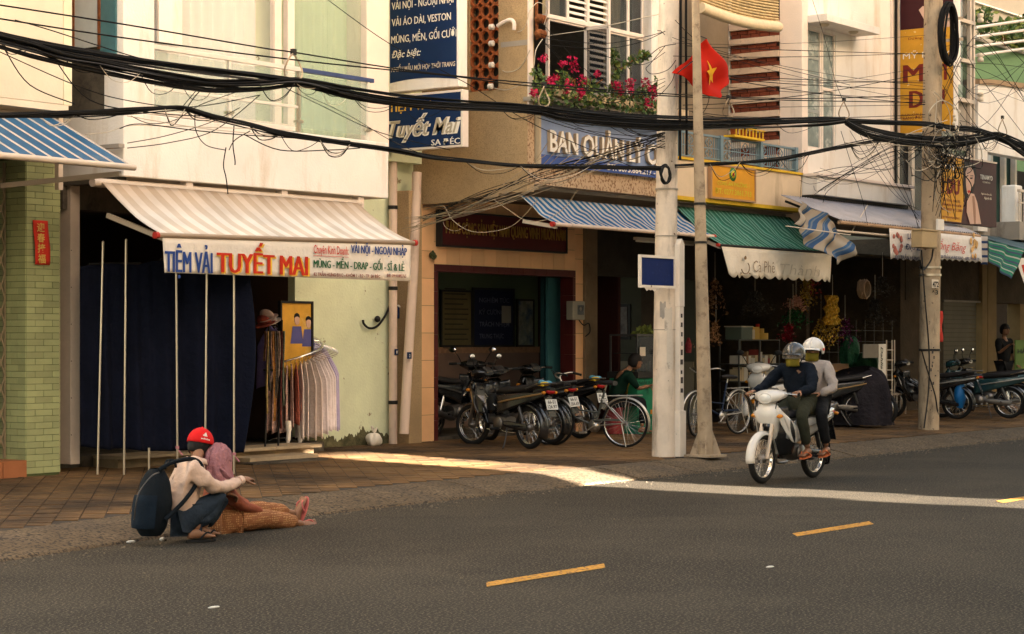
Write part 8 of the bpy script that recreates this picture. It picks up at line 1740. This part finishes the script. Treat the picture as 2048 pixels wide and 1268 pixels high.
t = thing('storage_box', 'translucent storage box with a yellow end standing on the goods shelf', 'box', p); B('box', plain('grey_green_plastic', (.13, .16, .13), .4), t, (XX(1485, gy), gy + .02, zs[-1] + .009), (XX(1508, gy), gy + .34, zs[-1] + .22), .01); B('yellow_end', plain('yellow_card', (.66, .42, .10), .7), t, (XX(1508, gy) + .004, gy + .02, zs[-1] + .009), (XX(1521, gy), gy + .34, zs[-1] + .225)); B('label_strip', M_letter_c, t, (XX(1506, gy), gy + .012, zs[-1] + .02), (XX(1511, gy), gy + .019, zs[-1] + .18)); B('lid', M_letter_c, t, (XX(1484, gy), gy + .01, zs[-1] + .222), (XX(1508, gy), gy + .35, zs[-1] + .24))
t = thing('yellow_tins', 'stack of small yellow tins beside the storage box', 'tins', at(1530, 676, gy))
for a, b, h_ in ((1526, 1540, .11), (1527, 1535, .19), (1524, 1528, .27)): MB().lathe(((XX(a, gy) + XX(b, gy))/2, gy + .1 + .02*h_, zs[-1] + .009), [((XX(b, gy) - XX(a, gy))/2, 0), ((XX(b, gy) - XX(a, gy))/2, h_), (0, h_)], 12).build('tin', MATS['yellow_card'] if h_ < .25 else M_red, t)
# hanging goods: each bunch its own thing
hang = [(1612, 555, 628, .9, 'gold_tinsel', (.48, .30, .04), 26, 'bunch of shiny gold tinsel hanging under the awning'), (1665, 600, 690, .7, 'gold_tinsel', (.48, .30, .04), 34, 'long gold tinsel garland near the middle of the goods shop'), (1642, 640, 700, .8, 'gold_tinsel', (.48, .30, .04), 16, 'short gold tinsel bunch left of the long garland'),
    (1592, 596, 625, .5, 'pink_plastic', (.45, .22, .16), 16, 'pinkish bundle of plastic toys hanging high'), (1586, 620, 655, .5, 'green_tinsel', (.03, .12, .04), 20, 'green tinsel ball hanging above the riders'), (1580, 650, 690, .5, 'red_tinsel', (.25, .02, .03), 18, 'dark red tinsel hanging above the rider helmet'), (1690, 640, 700, .5, 'purple_tinsel', (.18, .03, .12), 14, 'purple ribbon bunch right of the gold tinsel'),
    (1626, 545, 600, .3, 'red_net', (.42, .05, .05), 10, 'red ribbons at the right end of the cafe valance'), (1750, 600, 660, 1.0, 'dark_net', (.05, .04, .03), 26, 'dark netting bundle left of the right hand pole'), (1430, 560, 640, .6, 'brown_print', (.26, .13, .06), 14, 'printed brown packets hanging beside the slim pole'), (1432, 645, 700, .5, 'brown_print', (.26, .13, .06), 12, 'lower printed packets hanging beside the slim pole'), (1510, 585, 640, 1.4, 'dark_net', (.05, .04, .03), 24, 'dark bunches of goods hanging above the goods shelf'), (1765, 555, 600, .7, 'dark_net', (.05, .04, .03), 16, 'dark bags hanging by the printed valance')]
for hi, (px, y0, y1, wd, mn, col, n_, lab) in enumerate(hang):
    Yh = .3 if px < 1700 else -.2
    shiny = 'tinsel' in mn; m_ = mat(mn, col, .3 if shiny else .6, .4, 20, .4, 30, .8 if shiny else 0, rnd=.3); a = at(px, y0, Yh); b = at(px, y1, Yh); t = thing('hanging_goods', lab, 'goods', a); mb = MB(); H_ = a.z - b.z
    MB().tube([a + V(0, 0, .45), a], .004, 4).build('string', M_letter_c, t)
    for i in range(n_):
        o = V(rnd.gauss(0, .10)*wd, rnd.gauss(0, .08), 0); st = a + o*.3
        for j in range(16):
            p = st.lerp(a + o*1.6 - V(0, 0, H_*rnd.uniform(.6, 1)), j/16) ; leaf(mb, p + rv()*.02, rv(), rv(), rnd.uniform(.03, .08), .014)
    stuff(mb.build('strands', m_, t))
for (px, y0, y1, lab) in ((1648, 590, 650, 'gold foil sheet hanging brightest in the goods shop'),): 
    a_, b_ = at(px, y0, .2), at(px + 30, y1, .2); t = thing('foil_sheet', lab, 'goods', a_); MB().grid(lambda u, v: (a_.x + (b_.x - a_.x)*(u*(.7 + .3*v) + .15*(1 - v)), .2 + .03*math.sin(u*29 + v*17) + .02*math.sin(u*51), a_.z + (b_.z - a_.z)*v), 40, 30, smooth=False).build('foil', mat('gold_foil', (.55, .33, .05), .28, .6, 30, .6, 60, 1.0), t, thick=.003)
t = thing('hose_coil', 'oval coil of pale hose hanging in the shop left of the right hand pole', 'hose', at(1729, 578, -.3)); c_ = at(1729, 578, -.3)
for k in range(7): MB().tube([c_ + V(.125*math.cos(a)*(1 + .1*rnd.random()), .02*k - .05, .155*math.sin(a) + .01*rnd.gauss(0, 1)) for a in [i*math.pi/9 for i in range(18)]], .014, 6, closed=True).build('loop', mat('hose_beige', (.40, .27, .17), .6), t)
t = thing('mesh_stand', 'pale wire mesh display stand at the back of the goods shop', 'rack', at(1690, 740, .9)); mb = MB()
for i in range(9): mb.tube([at(1640 + i*18, 800, .9), at(1640 + i*18, 640, .9)], .006, 4)
for i in range(7): mb.tube([at(1640, 660 + i*22, .9), at(1784, 662 + i*22, .9)], .006, 4)
mb.build('mesh', M_bgrey, t)
t = thing('ladder_rack', 'white ladder shaped rack standing left of the right hand pole', 'rack', at(1785, 830, -.2)); 
for px in (1773, 1784, 1789): MB().tube([at(px, 828, -.25), at(px, 680, -.25)], .012, 6).build('upright', M_letter_c, t)
for i in range(7): MB().tube([at(1773, 700 + i*20, -.25), at(1786, 700 + i*20, -.25)], .009, 6).build('rung', M_letter_c, t)
t = thing('perfume_display', 'pale display board with vertical script lettering and grey side panel', 'display', at(1765, 740, -.3)); a_, b_ = at(1758, 688, -.32), at(1772, 751, -.32); B('board', M_letter_w, t, (a_.x, -.32, b_.z), (b_.x, -.30, a_.z)); text('Dahlia', (a_.x + .06, -.322, a_.z - .05), (a_.x + .06, -.322, b_.z + .12), .09, plain('display_ink', (.04, .05, .03), .7), t, (0, -1, 0), up=(1, 0, 0), shear=.3)
B('side_panel', plain('taupe_panel', (.22, .19, .15), .7), t, (XX(1726, -.3), -.31, ZZ(1726, 716, -.3)), (a_.x - .004, -.29, a_.z)); 
for px in (1759, 1771): MB().tube([at(px, 752, -.3), at(px, 812, -.3)], .012, 6).build('leg', M_letter_c, t)
t = thing('yellow_tray', 'yellow and brown tray of goods behind the passenger', 'tray', at(1680, 750, .1)); a_, b_ = at(1656, 742, .1), at(1697, 756, .1); B('tray', plain('yellow_tray', (.48, .28, .03), .6), t, (a_.x, .1, b_.z), (b_.x, .4, a_.z)); B('brown_box', MATS['carton_brown'], t, (a_.x, .12, a_.z + .002), (b_.x + .05, .4, a_.z + .12)); B('stand', M_int, t, (a_.x, .13, .2), (b_.x, .38, b_.z - .003))
def blob(nm, lab, cat, px, py, Y, rx, rz, m_, n=.12):
    c_ = at(px, py, Y); t = thing(nm, lab, cat, c_ - V(0, 0, rz)); MB().grid(lambda u, v: c_ + V(rx*math.cos(u*6.2832)*abs(math.sin(v*3.1416))**.6, .7*rx*math.sin(u*6.2832)*abs(math.sin(v*3.1416))**.6, -rz*math.cos(v*3.1416))*(1 + n*math.sin(u*6.2832*5 + v*6) + n*.6*math.sin(u*6.2832*11)), 40, 18).build('sack', m_, t)
blob('green_net_bag', 'big dark green net bag of goods under the display board', 'bag', 1735, 735, 0, .24, .24, mat('dark_green_net', (.012, .05, .022), .8, .4, 12, .5, 20)); blob('green_heap', 'round green plastic bundle behind the passenger', 'bag', 1700, 705, .3, .22, .26, mat('mid_green_plastic', (.02, .08, .04), .6, .4, 9, .5, 18))
t = thing('plastic_stool', 'pair of stacked pale plastic stools left of the right hand pole', 'stool', at(1800, 830, -.3))
for px in (1793, 1801, 1811): MB().tube([at(px, 828, -.3), at(px + 1, 790, -.3)], .012, 6).build('leg', M_alu, t)
B('seat', M_alu, t, (XX(1791, -.3), -.35, ZZ(1800, 790, -.3)), (XX(1812, -.3), -.05, ZZ(1800, 786, -.3)))
p = at(1377, 690, .9); t = thing('red_mesh_bag', 'little red mesh bag hanging between the two left poles', 'bag', p); MB().loft([(p + V(0, 0, .12), V(.02, 0, 0), V(0, .02, 0)), (p + V(0, 0, .0), V(.07, 0, 0), V(0, .05, 0)), (p + V(0, 0, -.13), V(.05, 0, 0), V(0, .04, 0))], 12).build('net', mat('red_mesh', (.35, .05, .06), .7, .4, 20), t)
t = thing('green_board', 'green notice board with dark letters at the far right shop', 'board', at(2040, 720, -.4)); a_ = at(2031, 680, -.4); B('board', mat('lime_board', (.10, .17, .03), .6), t, (a_.x, -.4, ZZ(2031, 742, -.4)), (a_.x + .9, -.38, a_.z)); ptext('HÀNG', 'Y', -.405, (2035, 706), (2070, 707), 9, M_ink, t)
t = thing('hanging_pennant', 'white pennant with red print at the right edge', 'banner', at(2040, 520, -2.0)); MB().prism([at(2031, 516, -2.0), at(2080, 516, -2.0), at(2080, 600, -2.0), at(2048, 566, -2.0)], (0, .004, 0)).build('cloth', M_letter_w, t); MB().prism([at(2043, 530, -2.003), at(2060, 528, -2.003), at(2066, 560, -2.003), at(2050, 556, -2.003)], (0, .002, 0)).build('red_print', M_tr, t)
